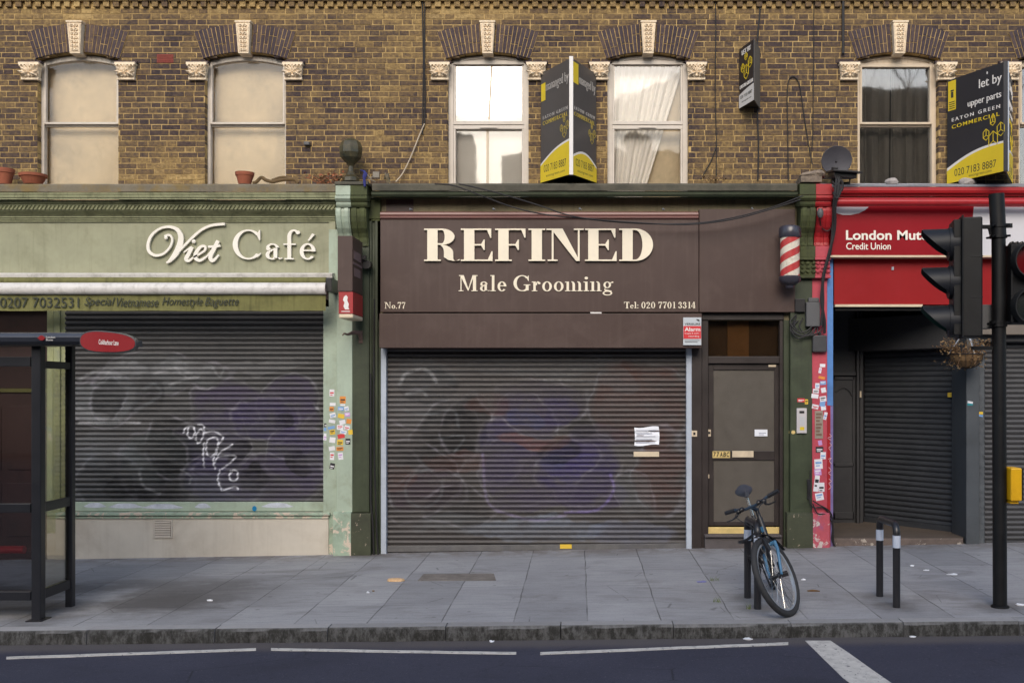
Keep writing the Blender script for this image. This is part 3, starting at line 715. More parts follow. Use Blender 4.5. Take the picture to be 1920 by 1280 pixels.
def sash_window(cpx, style):
    c_ = PX(cpx, YW); yg = YW+.115
    f = MB(); sill = 4.02
    def arch_ring(r_out, r_in, hw_o, y0, y1, n=16):
        for i in range(n):
            a, b = -hw_o+2*hw_o*i/n, -hw_o+2*hw_o*(i+1)/n
            f.prism_y([(c_+a,arch_z(a)-r_in),(c_+b,arch_z(b)-r_in),(c_+b,arch_z(b)-r_out),(c_+a,arch_z(a)-r_out)], y0, y1)
    fr = .034 if style == 'blind' else (.058 if style in ('bright','net') else .05)
    zm = PZ(234, yg)
    y0 = yg-.03
    zin = arch_z(HW-.002)-.012
    f.box(c_-HW, c_-HW+fr, y0, y0+.08, sill, zin); f.box(c_+HW-fr, c_+HW, y0, y0+.08, sill, zin)
    arch_ring(.07 if style=='blind' else .045, .012, HW-.004, y0, y0+.08)
    if style != 'blind':                       # straight head under an arched infill board
        zh = PZ(116 if style != 'dark' else 121, yg)-.022
        n = 12
        for i in range(n):
            a, b = -HW+fr+(2*HW-2*fr)*i/n, -HW+fr+(2*HW-2*fr)*(i+1)/n
            f.prism_y([(c_+a,zh+.02),(c_+b,zh+.02),(c_+b,arch_z(b)-.03),(c_+a,arch_z(a)-.03)], y0+.012, y0+.06)
        f.box(c_-HW+fr, c_+HW-fr, y0-.006, y0+.05, zh-.02, zh+.022)
    if style in ('bright','net'):              # casement style double frames
        f.box(c_-HW+fr, c_+HW-fr, y0+.004, y0+.06, zm-.005, zm+.035); f.box(c_-HW+fr, c_+HW-fr, y0+.010, y0+.06, zm-.055, zm-.012)
        for s_ in (-1,1):
            xx = c_+s_*(HW-fr-.012); f.box(xx-.012, xx+.012, y0+.014, y0+.06, sill, PZ(118,yg)-.02)
        f.box(c_-.10, c_+.10, y0-.006, y0+.004, zm-.046, zm-.034)
    else:
        f.box(c_-HW+fr, c_+HW-fr, y0-.004, y0+.045, zm-.004, zm+.022)              # meeting rail
        f.box(c_-HW+fr, c_+HW-fr, y0+.030, y0+.070, zm-.024, zm-.006)
        for s_ in (-1,1):
            f.box(c_+s_*(HW-fr-.012)-.012, c_+s_*(HW-fr-.012)+.012, y0-.008, y0+.04, zm+.001, zin-.01)
    f.box(c_-HW, c_+HW, y0-.06, y0+.1, sill-.06, sill)
    if style == 'bright':
        bar = [(PX(922,yg),PZ(116,yg)),(PX(920,yg),PZ(160,yg)),(PX(917,yg),PZ(224,yg))]
    wn_ = obj('window', f, m_sash if style!='dark' else m_sash_gold, bt, bevel=.004)
    gl = MB(); gl.box(c_-HW+fr, c_+HW-fr, yg+.004, yg+.010, zm, arch_z(0)-.05 if style=='blind' else zh); obj('pane', gl, GLS[style], wn_)
    gl = MB(); gl.box(c_-HW+fr, c_+HW-fr, yg+.034, yg+.040, sill, zm-.01); obj('pane', gl, GLS[style], wn_)
    if style == 'bright':
        gb = MB(); gb.tube([(x_, yg-.002, z_) for x_, z_ in bar], .0075, 6); gb_ = obj('mullion_standin', gb, m_sash_gold, wn_)  # added bars: stand in for a rear-window mullion seen through the glass
        gb = MB(); gb.box(PX(911.5,yg), PX(916,yg), yg+.026, yg+.032, sill, zm-.05); obj('mullion_standin', gb, m_sash_gold, wn_)
    cu = MB(); x0, x1 = c_-HW+.01, c_+HW-.01; yc = yg+.16
    if style == 'dark':
        n = 60; pts = []
        for i in range(n+1):
            t_ = i/n; pts.append((x0+(x1-x0)*t_, yc+.030*math.sin(t_*34+2*math.sin(t_*5))+.012*math.sin(t_*71)))
        gap = .47
        for lo_, hi_ in ((0,int(n*gap)),(int(n*gap)+1,n)):
            a = [(p_[0],p_[1],sill) for p_ in pts[lo_:hi_+1]]; b = [(p_[0]+.015*math.sin(p_[0]*40),p_[1]*1.0,arch_z(0)) for p_ in pts[lo_:hi_+1]]
            m_ = len(a); cu = MB(); cu.add(a+b, [(i,i+1,m_+i+1,m_+i) for i in range(m_-1)])
            obj('curtain', cu, m_curtain, wn_, smooth=True)
    elif style == 'net':
        n = 50
        for (f0, f1, ztop) in ((0.0,1.0,0),):
            a = []; b = []
            for i in range(n+1):
                t_ = i/n; xx = x0+(x1-x0)*t_; yy = yc+.016*math.sin(t_*60)+.010*math.sin(t_*23)
                a.append((x0+(x1-x0)*(t_*.42), yy, sill)); b.append((xx, yy, arch_z(0)))
            cu.add(a+b, [(i,i+1,n+2+i,n+1+i) for i in range(n)])
        obj('curtain', cu, m_net, wn_, smooth=True)
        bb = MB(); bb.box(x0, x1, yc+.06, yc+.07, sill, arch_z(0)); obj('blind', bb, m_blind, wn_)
    else:
        bb = MB(); bb.box(x0, x1, yc-.03, yc-.022, sill, arch_z(0)); obj('blind', bb, m_blind if style=='blind' else m_net, wn_)  # bright style: white sheet added to carry the pane's sky reflection
    # arch of rubbed bricks
    am = MB(); a_max = math.asin(HW/RAD)+.012; kw = 13/sW/RAD; nb_ = 10
    for s_ in (-1,1):
        am = MB()
        for i in range(nb_):
            a0 = kw+(a_max-kw)*i/nb_; a1 = kw+(a_max-kw)*(i+1)/nb_; g_ = .0042/RAD
            rs_ = [RAD, RAD+random.choice([.105,.20,.21,.115]), RO]
            for r0, r1 in ((rs_[0],rs_[1]-.004),(rs_[1]+.004,rs_[2])):
                dyj = random.uniform(-.002,.002)
                q = [(r0,a0+g_),(r0,a1-g_),(r1,a1-g_*RAD/r1),(r1,a0+g_*RAD/r1)]
                am.prism_y([(c_+s_*r_*math.sin(a_), ZC+r_*math.cos(a_)) for r_, a_ in q], YW-.014+dyj, YW+.11)
        obj('arch', am, m_arch, bt)
        am2 = MB(); n = 6
        for i in range(n):
            a0 = kw+(a_max-kw)*i/n; a1 = kw+(a_max-kw)*(i+1)/n
            am2.prism_y([(c_+s_*r_*math.sin(a_), ZC+r_*math.cos(a_)) for r_, a_ in ((RAD+.003,a0),(RAD+.003,a1),(RO-.002,a1),(RO-.002,a0))], YW-.0085, YW+.0034)
        obj('arch_mortar', am2, m_mortar, bt)
    obj('keystone', keystone(c_, PZ(42,YW-.09), PZ(100,YW-.07), 27/sW, 19/sW), m_stone, bt)
    for s_ in (-1,1):
        cc = PX(cpx+s_*(91 if cpx > 700 else 90)+ (0 if cpx>700 else -1), YW-.05)
        obj('capital', carved_capital(cc, PZ(117,YW-.06), PZ(149,YW-.05), 38/sW, 30/sW), m_stone, bt)
        cb = MB(); cb.box(cc-21/sW, cc+21/sW, YW-.045, YW+.02, PZ(117,YW-.06)+.001, PZ(117,YW-.06)+.022); obj('impost', cb, m_arch, bt)
        # brick pilaster strip under the capital
    return wn_
random.seed(3)
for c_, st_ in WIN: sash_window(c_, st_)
# terracotta air brick
ab = MB(); ab.pbox(294,325,102,118,YW-.006,YW+.02)
for i in range(9):
    for j in range(5):
        x_ = 296+i*3.2; y_ = 103.5+j*2.9; ab.pbox(x_, x_+1.4, y_, y_+1.2, YW-.011, YW-.004)
obj('air_brick', ab, M('air_brick', C(126,58,48), .8, .15, 20), bt)

# terrace across the road (its image stands in the upstairs panes)
ot = thing('far_terrace', 'plain brick terrace across the road, mirrored in the upstairs panes', 'building', (0,-27,-.1))
om = MB()
for x0, x1, h in ((-60,-14,9.2),(-14,-3,9.7),(-3,5,11.0),(5,17,13.5),(17,60,9.6)): om.box(x0, x1-.01, -27-.3*(h%1), -36, -.2, h)
obj('wall', om, m_roofbox, ot)
ch = MB()
for x0 in (-30,-19,-9.5,-5.2,2,22): ch.box(x0, x0+.9, -29, -30.2, 9, 12.2)
obj('chimney', ch, m_roofbox, ot)
ow = MB()
for i in range(26):
    for zz in (1.2,4.4,7.2): ow.box(-56+i*4.4, -54.6+i*4.4, -26.96, -26.6, zz, zz+1.7)
obj('window', ow, m_dark, ot)
# bare street tree across the road
tr = thing('bare_tree', 'bare winter street tree mirrored in the dark window panes', 'tree', (9.0,-15.5,-.1))
tm = MB(); random.seed(21)
def branch(p, d, L, r, lev):
    n = 4; pts = [p]; q = p.copy(); dd = d.copy()
    for i in range(n):
        dd = (dd+Vector((random.uniform(-.16,.16),random.uniform(-.16,.16),random.uniform(-.05,.14)))).normalized(); q = q+dd*L/n; pts.append(q.copy())
    tm.tube(pts, [r*(1-.5*i/n) for i in range(n+1)], 6 if lev < 2 else 4)
    if lev >= 5: return
    for i in range(3 if lev < 4 else 2):
        a = pts[random.choice([2,3,4]) if lev else 4-i % 2]
        nd = (dd+Vector((random.uniform(-1,1),random.uniform(-1,1),random.uniform(-.2,.7)))*.8).normalized()
        branch(a, nd, L*random.uniform(.6,.8), r*.52, lev+1)
branch(Vector((9.0,-15.5,-.1)), Vector((0,0,1)), 5.4, .19, 0)
obj('trunk', tm, M('bark', C(70,62,54), .9, .2, 6), tr)
# ---------------------------------------------------------------- roller shutters
def lath_y(z, z0, pitch, a):
    t_ = ((z-z0)/pitch) % 1.0
    return -a*math.sin(math.pi*min(t_/.80,1))**.75 if t_ < .80 else a*.35*math.sin(math.pi*(t_-.80)/.20)
def shutter_mesh(name, x0, x1, z0, z1, yb, mats, parent, pitch=.0577, a=.019, nx=2, paint=None, dirv=None, base=None):
    """corrugated curtain; dirv=(p0,p1) runs it between two plan points instead of x0..x1"""
    ts = [0,.06,.15,.28,.4,.52,.65,.74,.8,.9]
    zs = []; n = int((z1-z0)/pitch)
    for i in range(n+1):
        for t_ in ts:
            z = z0+(i+t_)*pitch
            if z <= z1: zs.append(z)
    us = np.linspace(0, 1, nx)
    V = []
    for z in zs:
        dy = lath_y(z, z0, pitch, a)
        for u in us:
            if dirv: 
                p0, p1 = Vector(dirv[0]), Vector(dirv[1]); q = p0+(p1-p0)*u; d = (p1-p0).normalized(); nr = Vector((d.y,-d.x))
                if nr.y > 0: nr = -nr
                q = q-nr*dy; V.append((q.x,q.y,z))
            else: V.append((x0+(x1-x0)*u, yb+dy, z))
    m = MB(); m.add(V, [(j*nx+i, j*nx+i+1, (j+1)*nx+i+1, (j+1)*nx+i) for j in range(len(zs)-1) for i in range(nx-1)])
    o = obj(name, m, mats, parent, smooth=True, base=base)
    if paint:
        at = o.data.color_attributes.new('paint', 'FLOAT_COLOR', 'POINT')
        arr = np.array(V); px = CX+arr[:,0]*S(yb); py = CY-(arr[:,2]-EZ)*S(yb)
        at.data.foreach_set('color', paint(px, py).astype(np.float32).ravel())
    return o
def vnoise(x, y, seed):
    rng = np.random.RandomState(seed); g = rng.rand(64,64)
    xi = np.floor(x).astype(int); yi = np.floor(y).astype(int); fx = x-xi; fy = y-yi
    fx = fx*fx*(3-2*fx); fy = fy*fy*(3-2*fy)
    G = lambda a,b: g[a%64,b%64]
    return (G(xi,yi)*(1-fx)+G(xi+1,yi)*fx)*(1-fy)+(G(xi,yi+1)*(1-fx)+G(xi+1,yi+1)*fx)*fy
def fbm(x, y, seed, o=4): return sum(vnoise(x*2**i, y*2**i, seed+i)*.5**i for i in range(o))/sum(.5**i for i in range(o))
def spray(px, py, base, blobs, strokes, seed):
    col = np.tile(np.array(base[:3]), (len(px),1)); 
    wx = px+26*(fbm(px/60,py/60,seed)-.5)*2; wy = py+22*(fbm(px/60,py/60,seed+9)-.5)*2
    tex = fbm(px/34,py/20,seed+20); fine = fbm(px/7,py/4,seed+30)
    col *= (.72+.56*fbm(px/90,py/50,seed+50))[:,None]
    for cx,cy,rx,ry,c,al in blobs:
        d = np.sqrt(((wx-cx)/rx)**2+((wy-cy)/ry)**2)
        a = np.clip((1.06-d)/.20,0,1); a = a*a*(3-2*a)*al*np.clip(.30+1.5*(tex-.2),0,1)*np.clip(.40+1.2*fine,0,1)
        col = col*(1-a[:,None])+np.array(c[:3])*a[:,None]
        if rx > 34 and ry > 34:
            o = np.clip(1-np.abs(d-1.05)/(3.2/min(rx,ry)),0,1)*.42*np.clip(1.9*(tex-.28),0,1); col = col*(1-o[:,None])+np.array(C(150,146,156)[:3])*o[:,None]
    for pts,wd,c,al in strokes:
        p = np.array(catmull(pts,6)) if len(pts) > 2 else np.array(pts,float)
        d = np.full(len(px),1e9)
        for i in range(len(p)-1):
            ab = p[i+1]-p[i]; L2 = (ab**2).sum()+1e-9
            t_ = np.clip(((px-p[i,0])*ab[0]+(py-p[i,1])*ab[1])/L2,0,1)
            d = np.minimum(d, np.hypot(px-p[i,0]-t_*ab[0], py-p[i,1]-t_*ab[1]))
        a = np.clip((wd-d)/(wd*.7),0,1)*al*np.clip(.15+1.5*(fine-.15),0,1)
        col = col*(1-a[:,None])+np.array(c[:3])*a[:,None]
    return np.concatenate([np.clip(col,0,1), np.ones((len(px),1))],1)
def mat_sprayed(name, rough=.5):
    t = NT(name); at = t.n('ShaderNodeAttribute', attribute_name='paint'); p = t.geo()
    c = at.outputs['Color']
    g = t.noise(t.mapv(p,(3,3,60)), 1.0, 4, .6); c = t.mix(t.math('MULTIPLY', t.sm(g,.45,.8), .25), c, C(120,114,108))
    return t.done(t.bsdf(c, rough, 0, t.bump(t.noise(p,50,3), .12, .003), .5))
m_spray = mat_sprayed('sprayed_shutter')

# ---------------------------------------------------------------- café shopfront
cafe = thing('cafe_shopfront', 'sage green café shopfront with cream lettering, rolled awning and sprayed shutter', 'shopfront', (PX(300,0), 0, zb(-5)))
XLc = -9.6
def dpt(y): return y*.55 if y < -.2 else y
def prof(pts): return [(dpt(y_), PZ(py_, dpt(y_))) for y_, py_ in pts]
cm = MB()
cm.prism_x(prof([(-.46,360),(-.46,347),(-.44,345),(.14,345.5),(.14,360)]), XLc, PX(629,-.46)); obj('ledge', cm, m_lead, cafe, bevel=.006)
cm = MB()
cm.prism_x(prof([(-.40,374),(-.40,371),(-.42,370),(-.425,365),(-.435,364.5),(-.44,360.5),(0,360.5),(0,374)]), XLc, PX(629,-.43))
cm.prism_x(prof([(-.13,393),(-.13,383),(-.16,380),(-.16,375.5),(0,375.5),(0,393)]), XLc, PX(629,-.13))
cm.prism_x(prof([(-.045,404),(-.06,401),(-.10,397),(-.12,394.5),(-.12,393.5),(0,393.5),(0,404)]), XLc, PX(629,-.1))
cm.prism_x(prof([(-.02,416),(-.02,413),(-.035,412),(-.035,408.5),(-.05,408),(-.05,405),(0,405),(0,416)]), XLc, PX(628,-.04))
obj('cornice', cm, m_cafe_old, cafe)
rp = MB(); x = PX(-300,-.13)
while x < PX(627,-.13):
    z0, z1 = PZ(392,-.135), PZ(385,-.135); rp.add([(x,-.131,z0),(x+.016,-.131,z0),(x+.046,-.131,z1),(x+.030,-.131,z1),(x+.008,-.148,z0),(x+.038,-.148,z1)],[(0,4,5,3),(4,1,2,5),(0,1,4),(3,5,2)]); x += .045
obj('rope_moulding', rp, m_cafe_old, cafe)
fm = MB(); fm.box(XLc, PX(617,0), 0, .1, PZ(530,0), PZ(415,0)+.01); obj('fascia', fm, m_cafe, cafe)
fm = MB(); fm.pbox(616.5,629,416,520,-.022,.1)
for px_ in (61.5, 341, -210): fm.pbox(px_,px_+1.0,432,510,-.0015,.01)
obj('fascia_frame', fm, m_cafe, cafe, bevel=.003)
# lettering
o4 = lambda L: [(a/3, 320+b/3, w_) for a, b, w_ in L]
vm = MB(); VY = -.012; dp = .03
V1 = o4([(925,388,4),(945,392,4.5),(968,376,4),(955,362,3.4),(930,374,3.4),(925,392,3),(938,412,2.6),(962,402,2.6),(985,372,3)])
ribbon(vm, o4([(930,372,4.5),(958,364,4),(974,388,4),(962,430,4),(925,468,4),(880,478,5),(846,458,5.6),(838,418,5.6),(858,366,5),(905,328,4.2),(958,318,5),(1002,334,7),(1022,372,9.5),(1016,420,11),(992,470,10),(962,506,6),(942,520,3)]), dp, VY)
vm.ball((PX(938/3,VY), VY-.02, PZ(320+380/3,VY)), .022, .014, .02, 10, 6)
ribbon(vm, o4([(942,520,3),(975,492,3.4),(1030,436,4),(1085,380,4.5),(1140,334,4.6),(1195,310,4.8),(1262,302,5)]), dp+.001, VY)
ribbon(vm, o4([(1262,296,5),(1262,302,6),(1261,310,5)]), dp+.002, VY)
ribbon(vm, o4([(1038,462,2),(1062,444,3),(1085,432,5)]), dp+.0005, VY)
ribbon(vm, o4([(1086,432,6),(1066,470,7),(1052,498,7),(1066,508,5),(1092,490,3)]), dp+.001, VY)
vm.ball((PX(1094/3,VY), VY-.02, PZ(320+400/3,VY)), .024, .014, .024, 10, 6)
ribbon(vm, o4([(1092,490,3),(1128,470,3.4),(1158,448,4),(1158,428,4.5),(1134,430,5),(1108,464,7),(1106,494,7),(1132,506,5),(1170,482,3)]), dp+.0015, VY)
ribbon(vm, o4([(1170,482,3),(1200,444,3.4),(1226,400,5)]), dp+.0005, VY)
ribbon(vm, o4([(1232,396,6.5),(1206,446,7.5),(1188,488,7.5),(1202,508,5.5),(1236,476,3)]), dp+.002, VY)
ribbon(vm, o4([(1176,430,4),(1212,428,4.5),(1244,424,4)]), dp+.0025, VY)
obj('lettering', vm, m_white, cafe)
cm = MB(); serif_in(cm, 'Café', 438, 593, 431, 487, -.012, .03, .13, .045, .53); obj('lettering', cm, m_white, cafe)
# awning
aw = MB()
aw.prism_x(prof([(-.14,521),(-.15,513),(-.10,511.5),(.0,511.5),(.0,521)]), XLc, PX(623,-.14)); obj('awning_cassette', aw, m_awn_white, cafe, bevel=.004)
am_ = MB(); c_ = (-.20, PZ(527,-.20)); am_.lathe((XLc, c_[0], c_[1]), [(.043,0),(.043,PX(612,-.2)-XLc)], 'x', 16); obj('awning_roll', am_, m_awn_cloth, cafe, smooth=True)
am_ = MB(); Yt = -.40
am_.prism_x([(Yt+.06*math.cos(a)*.8, PZ(541,Yt)+.066*math.sin(a)) for a in [2*math.pi*i/18 for i in range(18)]], XLc, PX(611,Yt)); obj('awning_bar', am_, m_awn_white, cafe, smooth=True)
am_ = MB(); n = 120; xs_ = [XLc+(PX(610,Yt)-XLc)*i/n for i in range(n+1)]; vs_ = []
for k_, py_ in enumerate((552,560,570,578,582.5)):
    for i, x_ in enumerate(xs_): vs_.append((x_, Yt+.015+.004*math.sin(x_*9+k_*.4)+.003*math.sin(x_*23)*k_/3, PZ(py_+.35*math.sin(x_*7), Yt)))
am_.add(vs_, [(k_*(n+1)+i,k_*(n+1)+i+1,(k_+1)*(n+1)+i+1,(k_+1)*(n+1)+i) for k_ in range(4) for i in range(n)])
obj('awning_valance', am_, m_awn_cloth, cafe, smooth=True)
tm_ = MB(); text_in(tm_, '0207 7032531', place_px(0,557.5,148,576.5,Yt,.003)); obj('phone_number', tm_, m_ink, cafe); tm_ = MB(); text_in(tm_, 'Special', place_px(158,557,216,577,Yt,.003), shear=.35); text_in(tm_, 'Vietnamese', place_px(219,558,297,575,Yt,.003), shear=.35)
text_in(tm_, 'Homestyle', place_px(304,557,380,577,Yt,.003), shear=.35); text_in(tm_, 'Baguette', place_px(384,557,448,577,Yt,.003), shear=.35)
obj('lettering', tm_, m_ink, cafe)
br = MB(); br.pbox(611,622,521,546,-.38,-.02); br.tube([(PX(616,-.1),-.1,PZ(523,-.1)),(PX(618,-.28),-.28,PZ(540,-.28))],.014); obj('awning_bracket', br, m_black, cafe, bevel=.003)
# shutter, its frame and the stall riser
base_sh = C(72,71,71)
blk, wht, pur, vio, gry, grn = C(26,25,28), C(150,150,152), C(68,60,80), C(61,54,84), C(102,105,108), C(80,88,88)
def g3(x, y): return (x/2.783, 600+y/2.783)
def paint_cafe(px, py):
    bl = [(200,750,70,50,gry,.5),(300,700,120,40,gry,.35),(205,745,36,38,blk,.75),(285,745,30,40,blk,.55),(195,900,110,60,gry,.45),(300,860,70,50,grn,.5),(210,900,55,50,blk,.7),(310,910,62,40,blk,.9),(240,920,40,30,blk,.8),(330,840,50,60,blk,.75),
          (430,765,60,48,pur,.85),(540,760,62,45,pur,.8),(400,830,60,60,vio,.45),(500,790,70,40,vio,.8),(570,800,30,60,pur,.55),(560,860,60,60,vio,.6),(420,900,70,50,vio,.6),(520,900,90,45,pur,.7),(560,870,24,30,blk,.8),(478,895,20,26,blk,.9),(440,845,22,18,blk,.8),(540,790,22,16,blk,.7),
          (170,780,40,14,wht,.3),(230,690,60,14,wht,.25),(350,690,60,18,wht,.3),(500,690,90,14,wht,.18),(200,840,60,30,gry,.4),(420,920,80,30,gry,.3)]
    st = [([(150,712),(185,695),(225,705)],5,wht,.5),([(150,792),(200,788),(262,792)],4,wht,.8),([(290,700),(330,690),(360,700)],4,wht,.5),([(318,722),(345,712),(372,706)],4,wht,.6),([(330,690),(350,708)],3,wht,.6),([(400,690),(412,706),(420,692)],3,wht,.5),
          ([(255,770),(300,740),(290,720),(270,730)],5,gry,.6),([(262,885),(270,910),(300,925)],4,wht,.5),([(340,880),(358,892),(356,905)],3,wht,.6),([(600,770),(590,760)],3,wht,.8),([(520,752),(560,748),(585,760),(595,790)],9,pur,.5),([(370,752),(400,735),(450,728),(490,745)],9,pur,.5)]
    tagw = [[(958,585),(975,558),(1010,555),(1018,590),(1000,615),(980,600),(985,560)],[(1035,545),(1060,548),(1068,580),(1050,630),(1030,638),(1025,600),(1050,568),(1066,590)],[(1075,585),(1120,580),(1165,612),(1140,650),(1125,690),(1100,712),(1080,690),(1082,630),(1120,610),(1140,630),(1130,700)],[(1066,640),(1062,700),(1066,765)],[(1120,700),(1115,740),(1125,775)],[(1215,648),(1180,670),(1150,690),(1120,745)],[(1140,712),(1190,706),(1232,710),(1200,745),(1160,775)],[(1150,780),(1138,830),(1160,890)],[(1205,785),(1198,820),(1215,838),(1238,830),(1240,790),(1218,782),(1205,800)],[(1170,885),(1225,868),(1245,880)]]
    st += [([g3(*q) for q in l_], 2.3, C(226,226,232), 1.0) for l_ in tagw]
    return spray(px, py, base_sh, bl, st, 5)
zc0 = PZ(941,.06)
shutter_mesh('shutter', PX(123,.06), PX(609,.06), zc0, PZ(570,.06), .06, m_spray, cafe, nx=330, paint=paint_cafe)
sb = MB(); sb.pbox(123,609,940.5,958,.03,.09); br_ = obj('shutter_rail', sb, m_mint, cafe, bevel=.004)
random.seed(5)
m_over = M('white_overspray', C(190,194,204), .6, .15, 14)
for a_, b_, w_, c_ in ((178,948,20,0),(235,949,30,0),(305,950,36,0),(380,949,14,0),(520,948,28,0)):
    bl = MB(); bl.prism_y([(PX(a_+w_*math.cos(t_)*(1+.2*math.sin(3*t_)),.028), PZ(b_+6*math.sin(t_)*(1 if math.sin(t_)<0 else .6),.028)) for t_ in [2*math.pi*i/16 for i in range(16)]], .0285, .031)
    obj('paint_patch', bl, m_over, br_)
bl = MB(); bl.prism_y([(PX(477,.028)+.026*math.cos(t_), PZ(953,.028)+.03*math.sin(t_)) for t_ in [2*math.pi*i/14 for i in range(14)]], .028, .031); obj('paint_patch', bl, M('blue_dot', C(14,120,170), .5, .05, 9), br_)
sf = MB(); sf.pbox(606,617,575,962,-.012,.1); sf.pbox(612,617,575,962,-.022,-.005); obj('shutter_frame', sf, m_mint, cafe, bevel=.003)
sl = MB(); sl.pbox(104,618,961,966,-.07,.1); sl.pbox(104,616,967.5,971.5,-.052,.1); obj('sill', sl, m_mint_worn, cafe, bevel=.004)
def base_wall(px0, px1, py0, y, yb, m, zf=zb):
    x0, x1 = PX(px0,y), PX(px1,y); n = 8; zt = PZ(py0,y)
    xs_ = [x0+(x1-x0)*i/n for i in range(n+1)]
    m.prism_y([(x_, zf(x_)-.05) for x_ in xs_]+[(x1,zt),(x0,zt)], y, yb); return m
sw_ = MB(); base_wall(104,616,971,-.035,.1,sw_); obj('stall_riser', sw_, m_render, cafe, bevel=.004)
vt = MB(); vt.cur = 1; vt.pbox(288,322,975,1007,-.038,-.034); vt.cur = 0
for q in ((287,289.5,974,1008),(320.5,323,974,1008),(289.5,320.5,974,976.5),(289.5,320.5,1005.5,1008)): vt.pbox(*q,-.048,-.034)
for i in range(9): vt.prism_x([(-.040,PZ(977+i*3.3,-.04)),(-.050,PZ(979.2+i*3.3,-.04)),(-.040,PZ(979.4+i*3.3,-.04))], PX(290,-.04), PX(320,-.04))
obj('wall_vent', vt, [M('vent_paint', C(196,186,172), .7, .06, 5), M('vent_gap_shade', C(112,100,90), .8, .1, 5)], cafe)  # second material: darker backing, shade between the slats painted in
# doorway beside the shutter
fp = MB(); fp.pbox(88,100,560,1040,.05,.3); fp.pbox(100,112,560,1040,.02,.3); fp.pbox(112,123.5,560,1040,.05,.3); obj('door_post', fp, M('lichen_green_paint', C(150,154,112), .6, .1, 5, grime=C(120,124,116), g_amt=.6, g_scale=7, streak=.3), cafe, bevel=.004)
sw_ = MB(); base_wall(88,104,1000,.0,.3,sw_); obj('post_foot', sw_, m_render, cafe)
dm = MB(); y = .55
dm.pbox(-130,89,560,728,y,y+.06); dm.pbox(-130,89,735,1028,y,y+.06); dm.pbox(-130,89,1028,1052,y-.02,y+.06)
for a_, b_ in ((-120,-62),(-50,2),(14,62)): dm.pbox(a_,b_,760,880,y-.012,y); dm.pbox(a_,b_,905,1005,y-.012,y)
obj('door', dm, m_maroon, cafe, bevel=.004)
dm = MB(); dm.pbox(-130,89,728,735,y-.03,y+.05); obj('door_rail', dm, m_awn_cloth, cafe)
dm = MB(); dm.box(PX(-130,0), PX(89,0), .0, .62, zb(-6.5)-.04, zb(-6.5)+.02); dm.box(XLc, PX(-130,.0), .0, .3, -.3, PZ(510,0)); dm.box(XLc,PX(623,0),.12,.7,PZ(560,.0),PZ(500,.0))
obj('doorway_lining', dm, m_maroon, cafe)
wr = MB(); wr.box(PX(89,.3), PX(89,.3)+.05, .3, .62, -.2, PZ(560,0)); obj('door_jamb', wr, m_dframe, cafe)

# ---------------------------------------------------------------- consoles and pilasters between the shops
def console(x0, xm, x1, ma, mb_, parent, py_off=0, ears=True):
    """scrolled bracket with a moulded cap; left half in ma, right half in mb_"""
    for a, b, mt, nm in ((x0,xm,ma,'console'),(xm,x1,mb_,'console')):
        m = MB(); y = -.47*.6; dc = lambda v: v*.6
        q = lambda pts: [(dc(yy), PZ(pp+py_off,dc(yy))) for yy, pp in pts]
        X0, X1 = PX(a,y), PX(b,y)
        m.prism_x(q([(-.47,366),(-.47,346),(.0,346),(.0,366)]), X0, X1)
        m.prism_x(q([(-.44,378),(-.49,372),(-.49,367),(0,367),(0,378)]), X0-.005*(nm=='console' and a==x0), X1+.004*(b==x1))
        m.prism_x(q([(-.40,388.5),(-.43,384),(-.44,379),(0,379),(0,388.5)]), X0, X1)
        sp = [(-.36,389),(-.375,396),(-.37,405),(-.34,416),(-.28,428),(-.20,438),(-.16,446),(-.15,456),(-.16,462)]
        m.prism_x(q(sp+[(0,462),(0,389)]), PX(a,-.2)+.005, PX(b,-.2)-.004)
        o = obj(nm, m, mt, parent, bevel=.004)
        fl = MB(); n = 2 if (b-a) < 32 else 2
        for i in range(n):
            xa = PX(a,-.2)+(PX(b,-.2)-PX(a,-.2))*(i+.18)/n; xb = PX(a,-.2)+(PX(b,-.2)-PX(a,-.2))*(i+.82)/n
            pts = [(dc(yy)-.014, PZ(pp+py_off,dc(yy))) for yy, pp in sp]+[(dc(yy)+.01, PZ(pp+py_off,dc(yy))) for yy, pp in reversed(sp)]
            fl.prism_x(pts, xa, xb)
        obj('flute', fl, mt, o, bevel=.008)
def pilaster(px0, px1, py_top, py_plinth, y, mt, mp, parent, foot=True, pl0=None, pl1=None):
    m = MB(); m.pbox(px0,px1,py_top,py_plinth,y,.12)
    p_ = obj('pilaster', m, mt, parent, bevel=.004)
    if py_plinth:
        m = MB(); a, b = pl0 or px0, pl1 or px1
        base_wall(a,b,py_plinth+2,y-.035,.12,m)
        m.prism_x([(y-.035,PZ(py_plinth+2,y-.035)),(y-.005,PZ(py_plinth-2,y)),(.1,PZ(py_plinth-2,y)),(.1,PZ(py_plinth+2,y-.035))], PX(a,y-.035), PX(b,y-.035))
        obj('plinth', m, mp, parent, bevel=.005)
    return p_
console(629, 657, 688, m_mint, m_moss, cafe)
tcap = MB(); tcap.pbox(627,690,340,346,-.30,.12); obj('console_cap', tcap, m_lead2, cafe, bevel=.006)
fb = MB(); yf = -.12; c_ = (PX(658,yf), yf, 0)
zq = lambda py: PZ(py, yf)
fb.lathe((c_[0],yf,0), [(.10,zq(341)),(.095,zq(334)),(.06,zq(329)),(.035,zq(322)),(.03,zq(312)),(.05,zq(307)),(.07,zq(304)),(.112,zq(297)),(.128,zq(288)),(.128,zq(277)),(.105,zq(267)),(.055,zq(261)),(.012,zq(259))], 'z', 9)
obj('ball_finial', fb, M('mossy_stone', C(78,72,52), .3, .3, 9, grime=C(36,46,42), g_amt=.8, g_scale=8), cafe)
